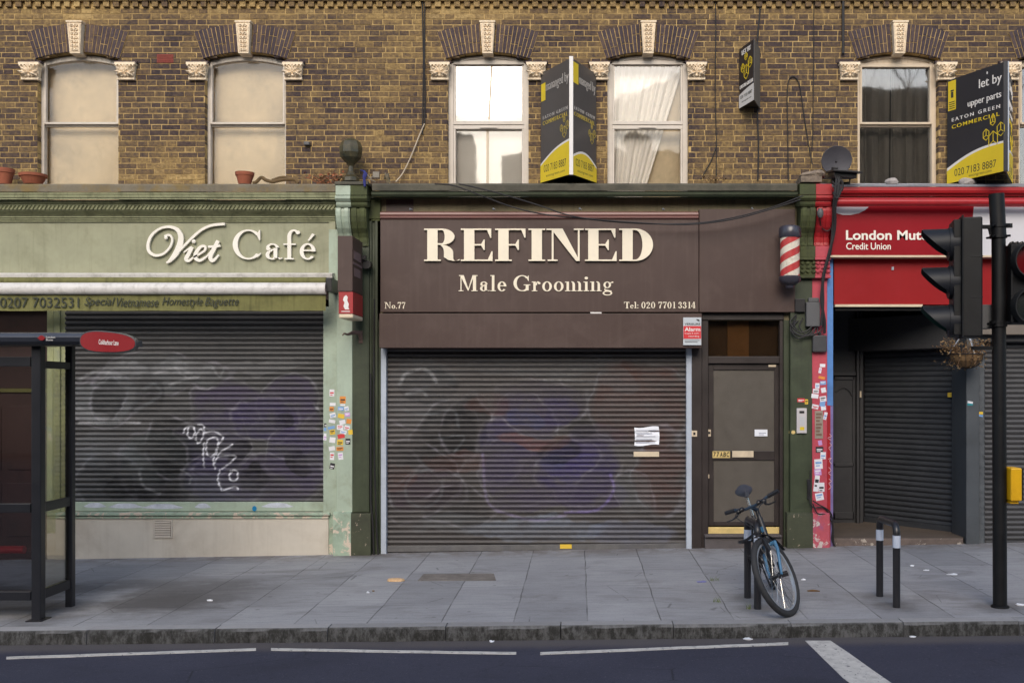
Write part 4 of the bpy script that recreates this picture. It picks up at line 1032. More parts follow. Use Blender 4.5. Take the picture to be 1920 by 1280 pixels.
cp_ = pilaster(631, 660.5, 430, 960, -.085, m_mint, m_mint_worn, cafe, pl0=624, pl1=658)
sf = MB(); sf.pbox(616.5,632,430,965,-.03,.1); obj('pilaster_margin', sf, m_mint, cafe)
sw_ = MB(); base_wall(616,626,962,-.02,.1,sw_); obj('margin_foot', sw_, m_mint_worn, cafe)
# stickers
def stickers(lst, y, parent, sy=None):
    random.seed(9)
    for px_, py_, w_, h_, k_ in lst:
        m = MB(); x_, z_ = PX(px_,y), PZ(py_,y); a = R(random.uniform(-14,14)); ww, hh = w_/165/2, h_/165/2
        q = [(x_+u*ww*math.cos(a)-v*hh*math.sin(a), z_+u*ww*math.sin(a)+v*hh*math.cos(a)) for u, v in ((-1,-1),(1,-1),(1,1),(-1,1))]
        yy = y-.0015-random.uniform(0,.002)
        m.prism_y(q, yy, y+.002); s_ = obj('sticker', m, STK[k_], parent)
        if h_ > 6 and random.random() < .75:
            m2 = MB(); k2 = {'w':random.choice('rbkp'),'r':'w','y':'k','b':'w','k':'w','p':'w','o':'k','t':'w'}[k_]
            f = lambda u,v: (x_+u*ww*math.cos(a)-v*hh*math.sin(a), z_+u*ww*math.sin(a)+v*hh*math.cos(a))
            v0 = random.uniform(-.4,.2); m2.prism_y([f(-.75,v0),(f(.75,v0)),f(.75,v0+.42),f(-.75,v0+.42)], yy-.0008, yy+.0005)
            m2.prism_y([f(-.7,v0-.5),(f(.3,v0-.5)),f(.3,v0-.28),f(-.7,v0-.28)], yy-.0008, yy+.0005)
            obj('print', m2, STK[k2], s_)
T_ = lambda a, b: (590+a/3.457, 690+b/3.457)
L1 = [(182,205,11,13,'o'),(182,238,9,3,'w'),(170,262,11,7,'b'),(207,262,8,8,'w'),(172,310,12,8,'y'),(212,300,10,7,'p'),(222,344,9,9,'o'),(180,350,11,8,'w'),(165,383,12,9,'w'),(210,385,10,8,'w'),(232,414,8,9,'y'),(186,413,12,7,'w'),(172,440,13,8,'r'),(216,475,9,11,'k'),(165,480,11,10,'y'),(164,522,13,7,'o'),(168,570,9,13,'w')]
stickers([(*T_(a,b),w_,h_,k_) for a,b,w_,h_,k_ in L1], -.085, cp_)
L2 = [(112,160,9,13,'w'),(117,234,11,6,'w'),(110,264,8,8,'o'),(118,305,11,9,'w'),(113,344,12,6,'w'),(108,385,13,5,'b'),(115,414,10,9,'y'),(115,465,11,10,'w'),(112,520,11,8,'w'),(113,570,8,14,'w'),(114,634,9,11,'k')]
mg = [o for o in cafe.children if o.name.startswith('pilaster_margin')][0]
stickers([(*T_(a,b),w_,h_,k_) for a,b,w_,h_,k_ in L2], -.03, mg)
stickers([(*T_(a,b),w_,h_,k_) for a,b,w_,h_,k_ in [(75,370,8,7,'k'),(75,396,9,6,'b'),(70,445,7,13,'w')]], -.012, [o for o in cafe.children if o.name.startswith('shutter_frame')][0])

# ---------------------------------------------------------------- barber's shopfront
barb = thing('barber_shopfront', 'dark brown barber shopfront with cream serif lettering and sprayed grey shutter', 'shopfront', (PX(1000,0), 0, .03))
m = MB(); m.prism_x(prof([(-.44,358),(-.45,347),(-.43,344),(.14,344.5),(.14,358)]), PX(690,-.45), PX(1503,-.45)); obj('ledge', m, m_lead2, barb, bevel=.006)
m = MB(); m.prism_x(prof([(-.36,369),(-.38,366),(-.40,365),(-.41,359),(-.43,358.5),(0,358.5),(0,369)]), PX(690,-.4), PX(1503,-.4)); m.prism_x(prof([(-.06,374),(-.10,371),(-.10,369.5),(0,369.5),(0,374)]), PX(690,-.1), PX(1500,-.1)); obj('cornice', m, m_dgreen, barb)
m = MB(); m.pbox(690,1500,373,600,.0,.1); fz = obj('fascia', m, m_olive, barb)
m = MB(); m.pbox(724,775,372.5,398,-.004,.02); obj('paint_patch', m, m_brown, fz)
m = MB(); m.pbox(690,713,373,410,-.06,.05); m.pbox(696,712,411,414,-.05,.05); obj('fascia_return', m, m_moss, barb)
m = MB(); m.pbox(713,1310,411,585,-.12,.02); obj('sign_panel', m, m_brown, barb, bevel=.004)
m = MB(); m.pbox(1311,1491,392,585,-.10,.02); obj('sign_panel', m, m_brown, barb, bevel=.004)
m = MB(); m.prism_x(prof([(-.12,412),(-.15,408),(-.25,406),(-.27,402),(-.26,398.5),(-.22,397),(-.0,397),(-.0,412)]), PX(709,-.25), PX(1312,-.25)); obj('sign_hood', m, m_brown_hood, barb, bevel=.003)
m = MB(); serif_in(m, 'REFINED', 796, 1224, 429.5, 490, -.122, .035, .245, .045, .48, -.03); obj('lettering', m, m_cream_letter, barb)
m = MB(); serif_in(m, 'Male Grooming', 860, 1150, 516, 546, -.121, .008, .155, .05, .60, .012); obj('lettering', m, m_cream_letter, barb)
m = MB(); serif_in(m, 'No.77', 721, 760, 566.5, 578.5, -.121, .005, .17, .07, .55, .02); obj('lettering', m, m_cream_letter, barb)
m = MB(); serif_in(m, 'Tel: 020 7701 3314', 1170, 1304, 566, 578, -.121, .005, .17, .07, .55, .02); obj('lettering', m, m_cream_letter, barb)
m = MB(); m.pbox(711,1316,587.5,652,-.24,.04); obj('shutter_housing', m, m_brown, barb, bevel=.005)
m = MB(); m.pbox(1107,1128,585,588,-.128,-.1); obj('torn_tape', m, m_pale, barb)
m = MB()
for px_ in (769,925,1087,1243,1410): m.ball((PX(px_,-.01),-.012,PZ(390+random.uniform(-2,2),-.01)),.012,.012,.012,6,5); m.tube([(PX(px_,-.01),-.015,PZ(391,-.01)),(PX(px_+4,-.04),-.04,PZ(393,-.04))],.004,5)
obj('fixing_bolt', m, m_steel, barb)
brn, ora, blu = C(84,56,50), C(112,72,58), C(62,64,94)
def paint_barber(px, py):
    bl = [(800,720,50,34,blk,.85),(790,700,60,26,gry,.35),(800,760,70,40,gry,.25),(840,820,60,70,blk,.7),(880,800,40,60,blk,.75),(770,900,90,70,blk,.5),(800,920,70,40,C(70,54,66),.5),(860,950,60,40,blk,.5),
          (1010,760,90,40,pur,.45),(980,800,60,60,pur,.7),(940,840,40,60,vio,.7),(1000,880,90,70,pur,.75),(1080,880,80,64,vio,.95),(1060,860,60,40,C(62,54,98),.7),(1120,820,60,30,pur,.6),(1100,930,80,30,pur,.7),(990,940,70,26,pur,.6),
          (990,775,30,16,blu,.7),(1050,770,34,24,vio,.7),(1030,862,30,20,blu,.8),(1000,822,70,14,ora,.7),(920,760,50,18,brn,.5),(1200,760,90,80,brn,.55),(1240,880,50,80,brn,.6),(860,870,60,20,brn,.5),(745,890,30,24,brn,.5),(1200,700,80,20,brn,.4),
          (1040,840,50,26,blk,.7),(1090,800,30,16,blk,.5),(1160,720,40,20,gry,.3),(1000,690,160,22,gry,.30),(1000,995,140,24,C(110,118,132),.55),(1180,1000,90,26,C(100,104,122),.45),(870,985,100,22,gry,.35),(1190,930,40,40,gry,.35)]
    st = [([(750,720),(760,702),(785,692),(806,697),(818,715)],5,wht,.7),([(762,738),(790,734),(800,742)],4,wht,.5),([(760,770),(800,776),(850,770),(860,800)],4,gry,.6),([(830,900),(826,930),(800,950),(770,942),(760,915),(775,890),(800,880)],4,gry,.45),([(905,850),(915,940),(960,965),(1010,975),(1060,965)],4,C(130,118,150),.5),([(1145,890),(1150,920),(1120,955),(1060,960)],4,C(120,104,160),.6),([(820,822),(870,818),(850,850)],3,gry,.6),([(1020,712),(1080,714),(1120,716)],3,wht,.4)]
    return spray(px, py, C(76,72,71), bl, st, 17)
Ysh = .05; zs0 = PZ(1029,Ysh)
shutter_mesh('shutter', PX(722,Ysh), PX(1289,Ysh), zs0, PZ(645,Ysh), Ysh, m_spray, barb, nx=380, paint=paint_barber)
m = MB(); y0_ = Ysh-.03
m.prism_y([(PX(722,y0_), PZ(1034.5,y0_)),(PX(1289,y0_),PZ(1028.5,y0_)),(PX(1289,y0_),PZ(1018,y0_)),(PX(722,y0_),PZ(1023,y0_))], y0_, y0_+.05); rl = obj('shutter_rail', m, M('rail_grey', C(96,94,93), .5, .15, 8, grime=C(80,80,88), g_amt=.4), barb, bevel=.003)
m = MB(); m.box(PX(722,.06),PX(1289,.06),.055,.10,-.06,.06); obj('floor_gap_shade', m, m_black, barb)  # dark strip painting the shade in the gap under the shutter
m = MB(); m.pbox(1050,1072,1020,1028,y0_-.003,y0_+.01); obj('sticker', m, STK['y'], rl)
m = MB(); m.pbox(1155,1192,1033,1036,y0_-.06,y0_-.01); tag(obj('paper_strip', m, m_paper), 'white strip of paper poking out under the barber shutter', 'paper')
m = MB(); base_wall(714,724,653,-.03,.06,m); base_wall(1287,1297,653,-.03,.06,m); obj('guide_rail', m, m_steel, barb, bevel=.004)
m = MB(); m.pbox(1188,1236,846.5,856,Ysh-.03,Ysh); obj('letter_slot', m, m_cream_trim, barb, bevel=.003)
m = MB()
n = 8; vv = []
for i in range(n+1):
    for j in range(7):
        u, v = i/n, j/6; vv.append((PX(1189+46*u+1.5*math.sin(v*3),Ysh-.02), Ysh-.018-.006*math.sin(v*14)-(.012*(u*v)**3), PZ(801+34*v+1.2*math.sin(u*6)-(u*1.5),Ysh-.02)))
m.add(vv, [(i*7+j,i*7+j+1,(i+1)*7+j+1,(i+1)*7+j) for i in range(n) for j in range(6)])
for i in range(5): m.pbox(1193,1229-6*(i%2),806+i*5.6,807.2+i*5.6,Ysh-.0275,Ysh-.0265)
m.mi = [0]*48+[1]*(len(m.f)-48)
tag(obj('paper_notice', m, [m_paper, M('notice_print', C(170,172,182), .8, .03, 9)], smooth=False), 'creased white notice taped to the grey shutter above the letter slot', 'notice')
# dark green flank on the left of the barber
m = MB(); m.pbox(660.5,692,430,960,-.085,.12); dgp = obj('pilaster', m, m_dgreen, barb, bevel=.004)
m = MB(); base_wall(658,695,962,-.12,.12,m); obj('plinth', m, m_dgreen_worn, barb, bevel=.005)
m = MB()
for a_, b_, yy in ((692,697,-.05),(697.5,703,-.02),(703,708,-.05),(708,714,0.0)): base_wall(a_,b_,414,yy,.1,m)
obj('side_moulding', m, m_dgreen, barb, bevel=.006)
m = MB(); m.tube([(PX(695,-.1),-.1,PZ(700,-.1)),(PX(695,-.1),-.1,PZ(940,-.1)),(PX(699,-.1),-.1,PZ(985,-.1)),(PX(701,-.09),-.09,zb(-2.3))],.010,6); m.tube([(PX(702,-.06),-.06,PZ(560,-.1)),(PX(700,-.09),-.09,PZ(800,-.1)),(PX(706,-.09),-.09,PZ(1000,-.1)),(PX(709,-.08),-.08,zb(-2.3))],.009,6)
tag(obj('cable', m, m_cable), 'pair of dark cables running down the green moulding left of the grey shutter', 'cable')
# side door
m = MB(); base_wall(1297,1316,600,-.02,.1,m); m.pbox(1316,1328,598,1028,.0,.14); m.pbox(1462,1470,598,1028,.0,.14); m.pbox(1316,1470,587,599.5,-.02,.14); m.pbox(1328,1462,668,681,.02,.14); obj('door_frame', m, m_dframe, barb, bevel=.004)
m = MB(); m.pbox(1328,1462,600,668,.075,.082); obj('fanlight', m, m_fan_glass, barb)
m = MB(); m.box(PX(1326,.1),PX(1464,.1),.13,.15,PZ(670,.1),PZ(596,.1)); m.cur = 1; m.pbox(1364,1404,601,668,.115,.129); obj('fanlight_board', m, [M('fan_dark', C(78,68,60), .7, .1, 3), M('fan_board', C(132,108,80), .7, .1, 3)], barb)
dr = MB(); yd = .06
for a_, b_, c_, d_ in ((1328,1338,682,985),(1452,1463,682,985),(1338,1452,682,693),(1338,1452,845,862),(1338,1452,977,985)): dr.pbox(a_,b_,c_,d_,yd,yd+.045)
door = obj('door', dr, m_dframe, barb, bevel=.003)
m = MB(); m.pbox(1337,1453,692,846,yd+.018,yd+.026); m.pbox(1337,1453,861,978,yd+.018,yd+.026); obj('pane', m, m_door_glass, door)
m = MB(); m.pbox(1373,1413,845,857,yd-.008,yd); obj('letterbox', m, m_cream_trim, door, bevel=.003)
m = MB()
for i, ch in enumerate('77ABC'): text_in(m, ch, place_px(1337.5+i*6.2,847,1342.5+i*6.2,856,yd,.004), weight=.02, shear=.1)
obj('door_number', m, m_black, door)
m = MB(); m.pbox(1336,1369,845.5,858,yd-.0005,yd); obj('number_plate', m, m_brass, door)
m = MB(); m.pbox(1326,1333,805,818,yd-.015,yd); m.pbox(1324,1330,889,896,yd-.012,yd); obj('lock', m, m_cream_trim, door, bevel=.002)
m = MB(); m.pbox(1328,1332,809,813,yd-.02,yd-.014); obj('keyhole', m, m_black, door)
m = MB(); m.pbox(1325,1463,988,1001,yd-.015,yd+.03); obj('kick_plate', m, m_brass, door, bevel=.003)
m = MB(); m.pbox(1415,1439,805,817.5,yd+.006,yd+.018); m.cur = 1; m.pbox(1423,1436,811,812,yd+.005,yd+.006); m.pbox(1423,1432,814,815,yd+.005,yd+.006); obj('note', m, [m_paper, M('note_ink', C(120,124,150), .8, .03, 9)], door)
m = MB(); m.pbox(1441,1455,683.5,687.5,yd-.01,yd); obj('door_sensor', m, m_cream_trim, door)
m = MB(); m.pbox(1297,1307,807,818,-.03,-.02); m.cur = 1; m.pbox(1300,1304,810,815,-.034,-.029); obj('key_switch', m, [m_cream_trim, m_black], barb)
m = MB(); m.pbox(1322,1466,1003,1007,-.10,.1); base_wall(1322,1466,1007,-.06,.1,m); obj('doorstep', m, m_step, barb, bevel=.006)
m = MB(); base_wall(1468,1483,600,.0,.12,m); obj('side_moulding', m, m_dgreen, barb)
gp_ = pilaster(1482, 1523, 519, 962, -.085, m_dgreen, m_dgreen_worn, barb, pl0=1476, pl1=1525)
m = MB(); m.pbox(1494,1513,765,812,-.115,-.085); ip = tag(obj('entry_panel', m, M('intercom_face', C(198,192,192), .35, .04, 5, spec=.6), bevel=.006), 'pale metal door entry panel screwed to the dark green pilaster', 'intercom'); 
m2 = MB(); m2.pbox(1499,1508,770,774.5,-.118,-.114); obj('screen', m2, m_black, ip)
m2 = MB()
for i in range(3):
    for j in range(4): m2.pbox(1500+i*3,1502+i*3,781+j*4,783.4+j*4,-.118,-.114)
obj('keypad', m2, m_alarm_grey, ip)
m2 = MB(); m2.pbox(1500,1508,800,806,-.117,-.114); obj('name_plate', m2, m_sign_yellow, ip)
stickers([(1502,750,14,7,'r'),(1512,753,6,9,'y')], -.085, gp_)
m = MB(); m.lathe((PX(1486,-.05),-.06,PZ(810,-.05)),[(.02,-.03),(.026,-.02),(.02,0),(.012,.05)],'y',12); m.box(PX(1480,-.03),PX(1484,-.03),-.04,-.0,PZ(812,-.03),PZ(808,-.03)); obj('door_handle', m, m_brass, barb, smooth=True)
# ---------------------------------------------------------------- credit union shopfront
cu_ = thing('credit_union_shopfront', 'bright red credit union shopfront with crimson sign, recessed dark shutter and dark door', 'shopfront', (PX(1760,0), 0, .1))
XRc = 8.6
console(1500, 1530, 1560, m_moss, m_red, cu_, py_off=-1)
m = MB(); m.pbox(1502,1541,330,341,-.28,.0); m.ball((PX(1520,-.14),-.14,PZ(331,-.14)),.14,.13,.05,10,6,.12); m.ball((PX(1532,-.14),-.14,PZ(328,-.14)),.09,.12,.055,10,6,.12); obj('console_rubble', m, M('rubble_stone', C(128,114,100), .95, .3, 14, grime=C(60,54,48), g_amt=.6, g_scale=12), cu_)
m = MB()
for a_, b_, mt in ((1500,1529,0),(1529,1556,1)):
    m.cur = mt
    m.pbox(a_,b_,461,482,-.12,.1); m.pbox(a_-2,b_+(2 if mt else 0),482,487,-.15,.1); m.pbox(a_,b_,487,516,-.11,.1); m.pbox(a_-2,b_+(2 if mt else 0),516,521,-.15,.1)
    random.seed(4)
    for i in range(9): m.ball((PX(a_+4+(b_-a_-8)*(i%3)/2,-.11),-.115,PZ(493+8*(i//3),-.11)),.028,.02,.022,7,5,.3)
obj('carved_band', m, [m_moss, m_pink], cu_, bevel=.003)
rp_ = pilaster(1523, 1551, 520, 962, -.085, m_pink, m_pink_worn, cu_, pl0=1524, pl1=1556)
m = MB(); m.pbox(1551,1562,478,760,-.04,.1); obj('corner_strip', m, m_blue, cu_)
m = MB(); base_wall(1557,1562,760,-.03,.1,m); obj('corner_strip', m, m_violet, cu_)
m = MB(); base_wall(1551,1557,760,-.05,.1,m); obj('pilaster_margin', m, m_red, cu_)
T2 = lambda a, b: (1470+a/3.281, 650+b/3.281)
stickers([(*T2(a,b),w_,h_,k_) for a,b,w_,h_,k_ in [(237,115,10,6,'w'),(222,145,5,10,'w'),(232,190,12,5,'o'),(240,222,11,7,'b'),(205,240,8,10,'w'),(243,266,9,9,'w'),(196,272,11,8,'w'),(190,303,13,8,'w'),(240,320,12,10,'w'),(236,350,10,10,'b'),(192,368,12,8,'w'),(242,376,9,8,'w'),(254,425,6,14,'w'),(222,590,7,9,'p'),(218,632,14,11,'k'),(240,668,10,13,'w'),(212,720,15,18,'w'),(208,770,13,12,'p'),(200,840,9,30,'w'),(230,862,11,17,'w'),(218,920,15,14,'w')]], -.085, rp_)
m = MB(); m.pbox(1528,1543,770,822,-.092,-.085); m.cur = 1
for i in range(7): m.pbox(1530,1541-2*(i%3),774+i*6.4,778+i*6.4,-.0935,-.0915)
obj('bell_plate', m, [M('plate_worn', C(150,140,126), .5, .15, 9), M('plate_mark', C(120,92,76), .6, .2, 20)], rp_)
m = MB()
zz = 0
for w0, seq in (((270,530),[(280,535),(292,550),(270,560),(290,575)]),((275,600),[(280,590),(292,605),(276,620),(288,640)]),((278,650),[(272,690),(292,684),(280,700),(292,720)]),((278,740),[(275,740),(290,760),(274,775),(290,790)]),((276,800),[(276,812),(292,826),(276,840),(290,860),(274,876)])):
    p_ = [T2(a,b) for a, b in seq]; m.tube([(PX(a,-.052),-.052,PZ(b,-.052)) for a, b in catmull(p_,4)][:], .005, 4) if False else m.tube([(PX(q[0],-.052),-.052,PZ(q[1],-.052)) for q in catmull(p_,4)], .0032, 4)
obj('graffiti', m, M('white_marker', C(226,190,196), .6, .03, 9), cu_)
# cornice and sign
m = MB(); m.prism_x(prof([(-.44,350),(-.45,346),(.14,344),(.14,350)]), PX(1560,-.45), XRc); obj('flashing', m, M('lead_flashing', C(150,152,160), .5, .12, 6, grime=C(90,90,94), g_amt=.4), cu_)
m = MB(); m.prism_x(prof([(-.34,368),(-.36,364),(-.41,362),(-.43,357),(-.43,350.5),(0,350.5),(0,368)]), PX(1560,-.43), XRc); m.prism_x(prof([(-.30,373),(-.30,368.5),(0,368.5),(0,373)]), PX(1560,-.3), XRc)
a_ = [2*math.pi*i/14 for i in range(14)]; m.prism_x([(-.30+.042*math.cos(t_), PZ(379,-.3)+.042*math.sin(t_)) for t_ in a_], PX(1563,-.3), XRc)
obj('cornice', m, m_red, cu_, bevel=.003)
m = MB(); m.pbox(1559,2700,386,479,-.16,.04); sg = obj('sign_panel', m, m_crimson, cu_, bevel=.004)
m = MB(); m.prism_y([(PX(a,-.163),PZ(b,-.163)) for a, b in ((1811,479),(1818,450),(1823,420),(1826,388),(2700,388),(2700,479))], -.163, -.158)
m.prism_y([(PX(a,-.163),PZ(b,-.163)) for a, b in [(1564,388),(1629,388),(1622,394),(1610,400),(1595,403),(1580,403),(1566,399)]], -.163, -.158)
obj('sign_swoosh', m, m_panel_grey, sg)
m = MB(); text_in(m, 'London Mutual', place_px(1586,432,1758,450,-.16,.006), weight=.022); obj('lettering', m, m_white, cu_); m = MB(); text_in(m, 'Credit Union', place_px(1586.5,455,1670,468,-.16,.005), weight=.008); obj('lettering', m, m_white, cu_)
m = MB(); m.pbox(1557,2700,478.5,482,-.17,.04); m.pbox(1566,1730,570.5,575,-.06,.04); obj('sign_trim', m, m_cream_trim, cu_)
m = MB(); m.pbox(1564,2700,482,571,-.03,.05); obj('fascia_board', m, m_redboard, cu_)
m = MB(); m.pbox(1672,1676,500,506,-.045,-.03); obj('fixing_bolt', m, m_steel, cu_)
# recessed entrance : floor, side door, diagonal shutter under its housing
fl_ = .175
xl0 = PX(1562,-.03); pA = (3.66, 1.42); pB = (4.50, .42)
m = MB(); m.prism_z([(PX(1566,-.02),-.02),(PX(1806,-.02),-.02),(PX(1806,.3),.3),(4.6,.45),(3.7,1.6),(3.0,1.6),(PX(1566,.0),.3)], fl_-.03, fl_); obj('lobby_floor', m, M('lobby_floor', C(92,80,70), .9, .12, 5), cu_)
m = MB(); m.prism_y([(PX(1562,-.02),.0),(PX(1806,-.02),.0),(PX(1806,-.02),fl_-.002),(PX(1562,-.02),fl_-.002)], -.03, .05); obj('step', m, m_stepred, cu_, bevel=.012)
m = MB(); m.box(xl0-.03, xl0, .06, 1.7, 0, 3.2); obj('lobby_wall', m, m_char, cu_)
yd2 = 1.30
m = MB(); x0_, x1_ = PX(1560,yd2), PX(1604,yd2)
m.box(x0_, x1_, yd2, yd2+.05, fl_, PZ(706,yd2)); 
dd = obj('door', m, m_char, cu_)
m = MB()
for a_, b_, c_, d_ in ((1562,1602,706,712),(1562,1566,706,972),(1599,1603,706,972),(1562,1602,868,874),(1562,1602,960,972)): m.pbox(a_,b_,c_,d_,yd2-.018,yd2)
m.tube([(PX(q[0],yd2-.01),yd2-.01,PZ(q[1],yd2-.01)) for q in catmull([(1567,735),(1580,726),(1592,732),(1598,742)],5)], .012, 6)
obj('door_moulding', m, m_char, dd, bevel=.004)
m = MB(); m.box(x0_,x1_+.02,yd2-.02,yd2+.05,PZ(704,yd2),PZ(696,yd2)); m.box(x0_,x1_,yd2+.01,yd2+.05,PZ(696,yd2),3.2); m.box(x1_,x1_+.035,yd2-.06,yd2+.1,fl_,3.2); m.box(x1_+.05,x1_+.09,yd2-.03,yd2+.12,fl_,3.2); obj('door_frame', m, m_char, cu_, bevel=.004)
shutter_mesh('shutter', 0, 1, fl_+.05, 2.62, 0, m_lath, cu_, pitch=.064, a=.014, dirv=(pA,pB))
d = (Vector(pB)-Vector(pA)).normalized(); nr = Vector((d.y,-d.x)); nr = -nr if nr.y > 0 else nr
def slab(p0, p1, n0, n1, z0, z1, mb):
    p0, p1 = Vector(p0), Vector(p1); q = [p0+nr*n0, p1+nr*n0, p1+nr*n1, p0+nr*n1]
    return mb.prism_z([(v.x,v.y) for v in q], z0, z1)
m = MB(); slab(pA, pB, -.03, .03, fl_, fl_+.06, m); slab(Vector(pA)-d*.04, Vector(pB)+d*.02, -.12, -.02, 0, 3.2, m); obj('shutter_rail', m, m_lath, cu_)
m = MB(); slab(Vector(pB)-d*.02, Vector(pB)+d*.12, -.05, .05, fl_, 3.0, m); obj('guide_rail', m, m_bluegrey, cu_)
m = MB(); slab(Vector(pA)-d*.12, Vector(pA)-d*.02, -.03, .05, fl_, 3.0, m); obj('guide_rail', m, m_char, cu_)
m = MB(); slab(Vector(pA)-d*.08, Vector(pB)+d*.12, .0, .26, 2.34, 2.75, m); obj('shutter_housing', m, m_soffit, cu_, bevel=.006)
m = MB(); m.prism_z([(xl0-.03,.05),(PX(1812,.05),.05),(PX(1812,.05),1.7),(xl0-.03,1.7)], 2.86, 2.92); m.box(xl0-.03, 5.0, 1.7, 1.76, 0, 3.2); obj('lobby_ceiling', m, m_soffit, cu_)
m = MB(); m.box(PX(1566,.0), PX(1812,.0), -.005, .05, PZ(582,0), PZ(574,0)); obj('soffit_edge', m, m_black, cu_)
px_p = 1840
m = MB(); base_wall(1812,1836,600,-.05,.4,m); pl_ = obj('pilaster', m, m_slate, cu_, bevel=.004)
m = MB(); base_wall(1836,1846,600,-.01,.3,m); obj('pilaster_margin', m, M('weathered_slate', C(84,88,92), .6, .2, 9, grime=C(40,42,44), g_amt=.6, g_scale=14), cu_)
stickers([(1819,757,10,6,'t'),(1819,754,10,4,'w')], -.05, pl_)
stickers([(1839,774,8,5,'y'),(1839,779,8,4,'b')], -.012, [o for o in cu_.children if o.name.startswith('pilaster_margin')][-1])
q = Vector(pB)+d*.05+nr*.055
for i,(dx,k_,w_,h_) in enumerate(((-.16,'y',.05,.055),(-.06,'y',.05,.05),(.04,'w',.036,.075))):
    m = MB(); c2 = q+d*dx; z_ = PZ(740,.4); slab(c2-d*w_/2-nr*.004, c2+d*w_/2-nr*.004, 0, .006, z_-h_/2, z_+h_/2, m); obj('sticker', m, STK[k_], pl_)
m = MB(); m.box(x1_+.036,x1_+.056,yd2-.07,yd2-.05,PZ(745,1.2),PZ(733,1.2)); obj('key_switch', m, m_cream_trim, cu_)
shutter_mesh('shutter', PX(1846,.06), XRc, PZ(1012,.06), PZ(640,.06), .06, m_lath_r, cu_, pitch=.0577, a=.013)
m = MB(); m.box(PX(1846,.04), XRc, .02, .1, -.05, PZ(1012,.06)); m.pbox(1836,2700,610,640,-.06,.2); m.pbox(1836,2700,571,612,-.01,.2); obj('shutter_rail', m, m_lath_r, cu_, bevel=.004)
m = MB(); m.pbox(1836,2700,596,627,-.16,.0); obj('shutter_housing', m, M('warm_grey_box', C(116,106,96), .6, .08, 4), cu_, bevel=.006)

# ---------------------------------------------------------------- things fixed to the fronts
# barber pole
yp = -.30; pc = PX(1481,yp)
bp = thing('barber_pole', 'red and white striped barber pole with black caps beside the brown sign', 'barber pole', (pc, yp, PZ(540,yp)))
r_ = 18/S(yp); z0, z1 = PZ(520,yp), PZ(445,yp); nseg, nz = 40, 34
m = MB(); vs_ = []; fs = []
for j in range(nz+1):
    for i in range(nseg): a = 2*math.pi*i/nseg; vs_.append((pc+r_*math.cos(a), yp+r_*math.sin(a), z0+(z1-z0)*j/nz+ (r_*.9*(a/ math.pi) % 1)*0))
for j in range(nz):
    for i in range(nseg): fs.append((j*nseg+i, j*nseg+(i+1)%nseg, (j+1)*nseg+(i+1)%nseg, (j+1)*nseg+i))
m.add(vs_, fs)
def mat_stripe():
    t = NT('barber_stripe'); p = t.geo(); sep = t.n('ShaderNodeSeparateXYZ'); t.l(p, sep.inputs[0])
    a = t.math('ARCTAN2', t.math('SUBTRACT', sep.outputs[1], yp), t.math('SUBTRACT', sep.outputs[0], pc))
    f = t.math('FRACT', t.math('ADD', t.math('MULTIPLY', sep.outputs[2], 1/.158), t.math('MULTIPLY', a, -2/(2*math.pi))))
    c = t.mix(t.math('MULTIPLY', t.sm(f, .46, .49), 1.0), t.mix(t.sm(t.noise(p,22,5,.7),.45,.75), C(218,208,192), C(180,168,150)), t.mix(t.sm(t.noise(p,26,5,.7),.45,.75), C(184,58,58), C(150,56,54)))
    c = t.mix(t.math('MULTIPLY', t.sm(f,.97,1.0),1), c, C(232,226,214))
    return t.done(t.bsdf(c, .3, 0, None, .5))
obj('striped_cylinder', m, mat_stripe(), bp, smooth=True)
R1 = 20.5/S(yp); hh = lambda py: PZ(py,yp)-PZ(540,yp)
m = MB(); m.lathe((pc,yp,PZ(540,yp)), [(R1*.95,hh(446)),(R1,hh(444)),(R1,hh(429)),(R1*.88,hh(425)),(R1*.5,hh(423)),(.01,hh(422.5))], 'z', 28); obj('cap', m, m_cap, bp, smooth=True)
m = MB(); m.lathe((pc,yp,PZ(540,yp)), [(.01,hh(541)),(R1*.35,hh(540)),(R1*.42,hh(535)),(R1*.8,hh(531)),(R1,hh(526)),(R1,hh(519)),(R1*.95,hh(518))], 'z', 28); obj('cap', m, m_cap, bp, smooth=True)
m = MB(); m.box(pc-.03,pc+.03,yp+.05,-.10,PZ(526,yp),PZ(520,yp)); m.box(pc-.03,pc+.03,yp+.05,-.10,PZ(442,yp),PZ(436,yp)); obj('bracket', m, m_black, bp)
# projecting box sign
ys0, ys1 = -.72, -.22
sgn = thing('projecting_sign', 'narrow brown projecting box sign over a red lower panel, fixed to the green pilaster', 'sign', (PX(647,ys0), ys0, PZ(595,ys0)))
xa, xb = PX(633,ys0), PX(661,ys0); zt_, zb_ = PZ(442,ys0), PZ(546,ys0)
m = MB(); m.box(xa, xb, ys0, ys1, zb_, zt_); obj('sign_box', m, m_brown, sgn, bevel=.004)
m = MB(); m.box(xb-.001, xb+.003, ys0+.06, ys1-.10, PZ(484,ys0), PZ(468,ys0)); m.box(xb-.001, xb+.003, ys0+.02, ys1-.04, PZ(494,ys0), PZ(490,ys0)); m.box(xb-.001, xb+.003, ys0+.08, ys1-.12, PZ(516,ys0), PZ(500,ys0)); obj('side_panel', m, M('grey_graphic', C(122,100,100), .5, .05, 5), sgn)
m = MB(); m.box(PX(634.5,ys0),PX(661.5,ys0),ys0+.01,ys1,PZ(588,ys0),zb_-.004); obj('lower_panel', m, M('panel_red', C(160,44,46), .4, .06, 4), sgn, bevel=.004)
m = MB(); m.box(PX(634.5,ys0),PX(661.5,ys0),ys0+.01,ys1,PZ(596,ys0),PZ(588,ys0)-.002); obj('lower_strip', m, m_cream_trim, sgn, bevel=.01)
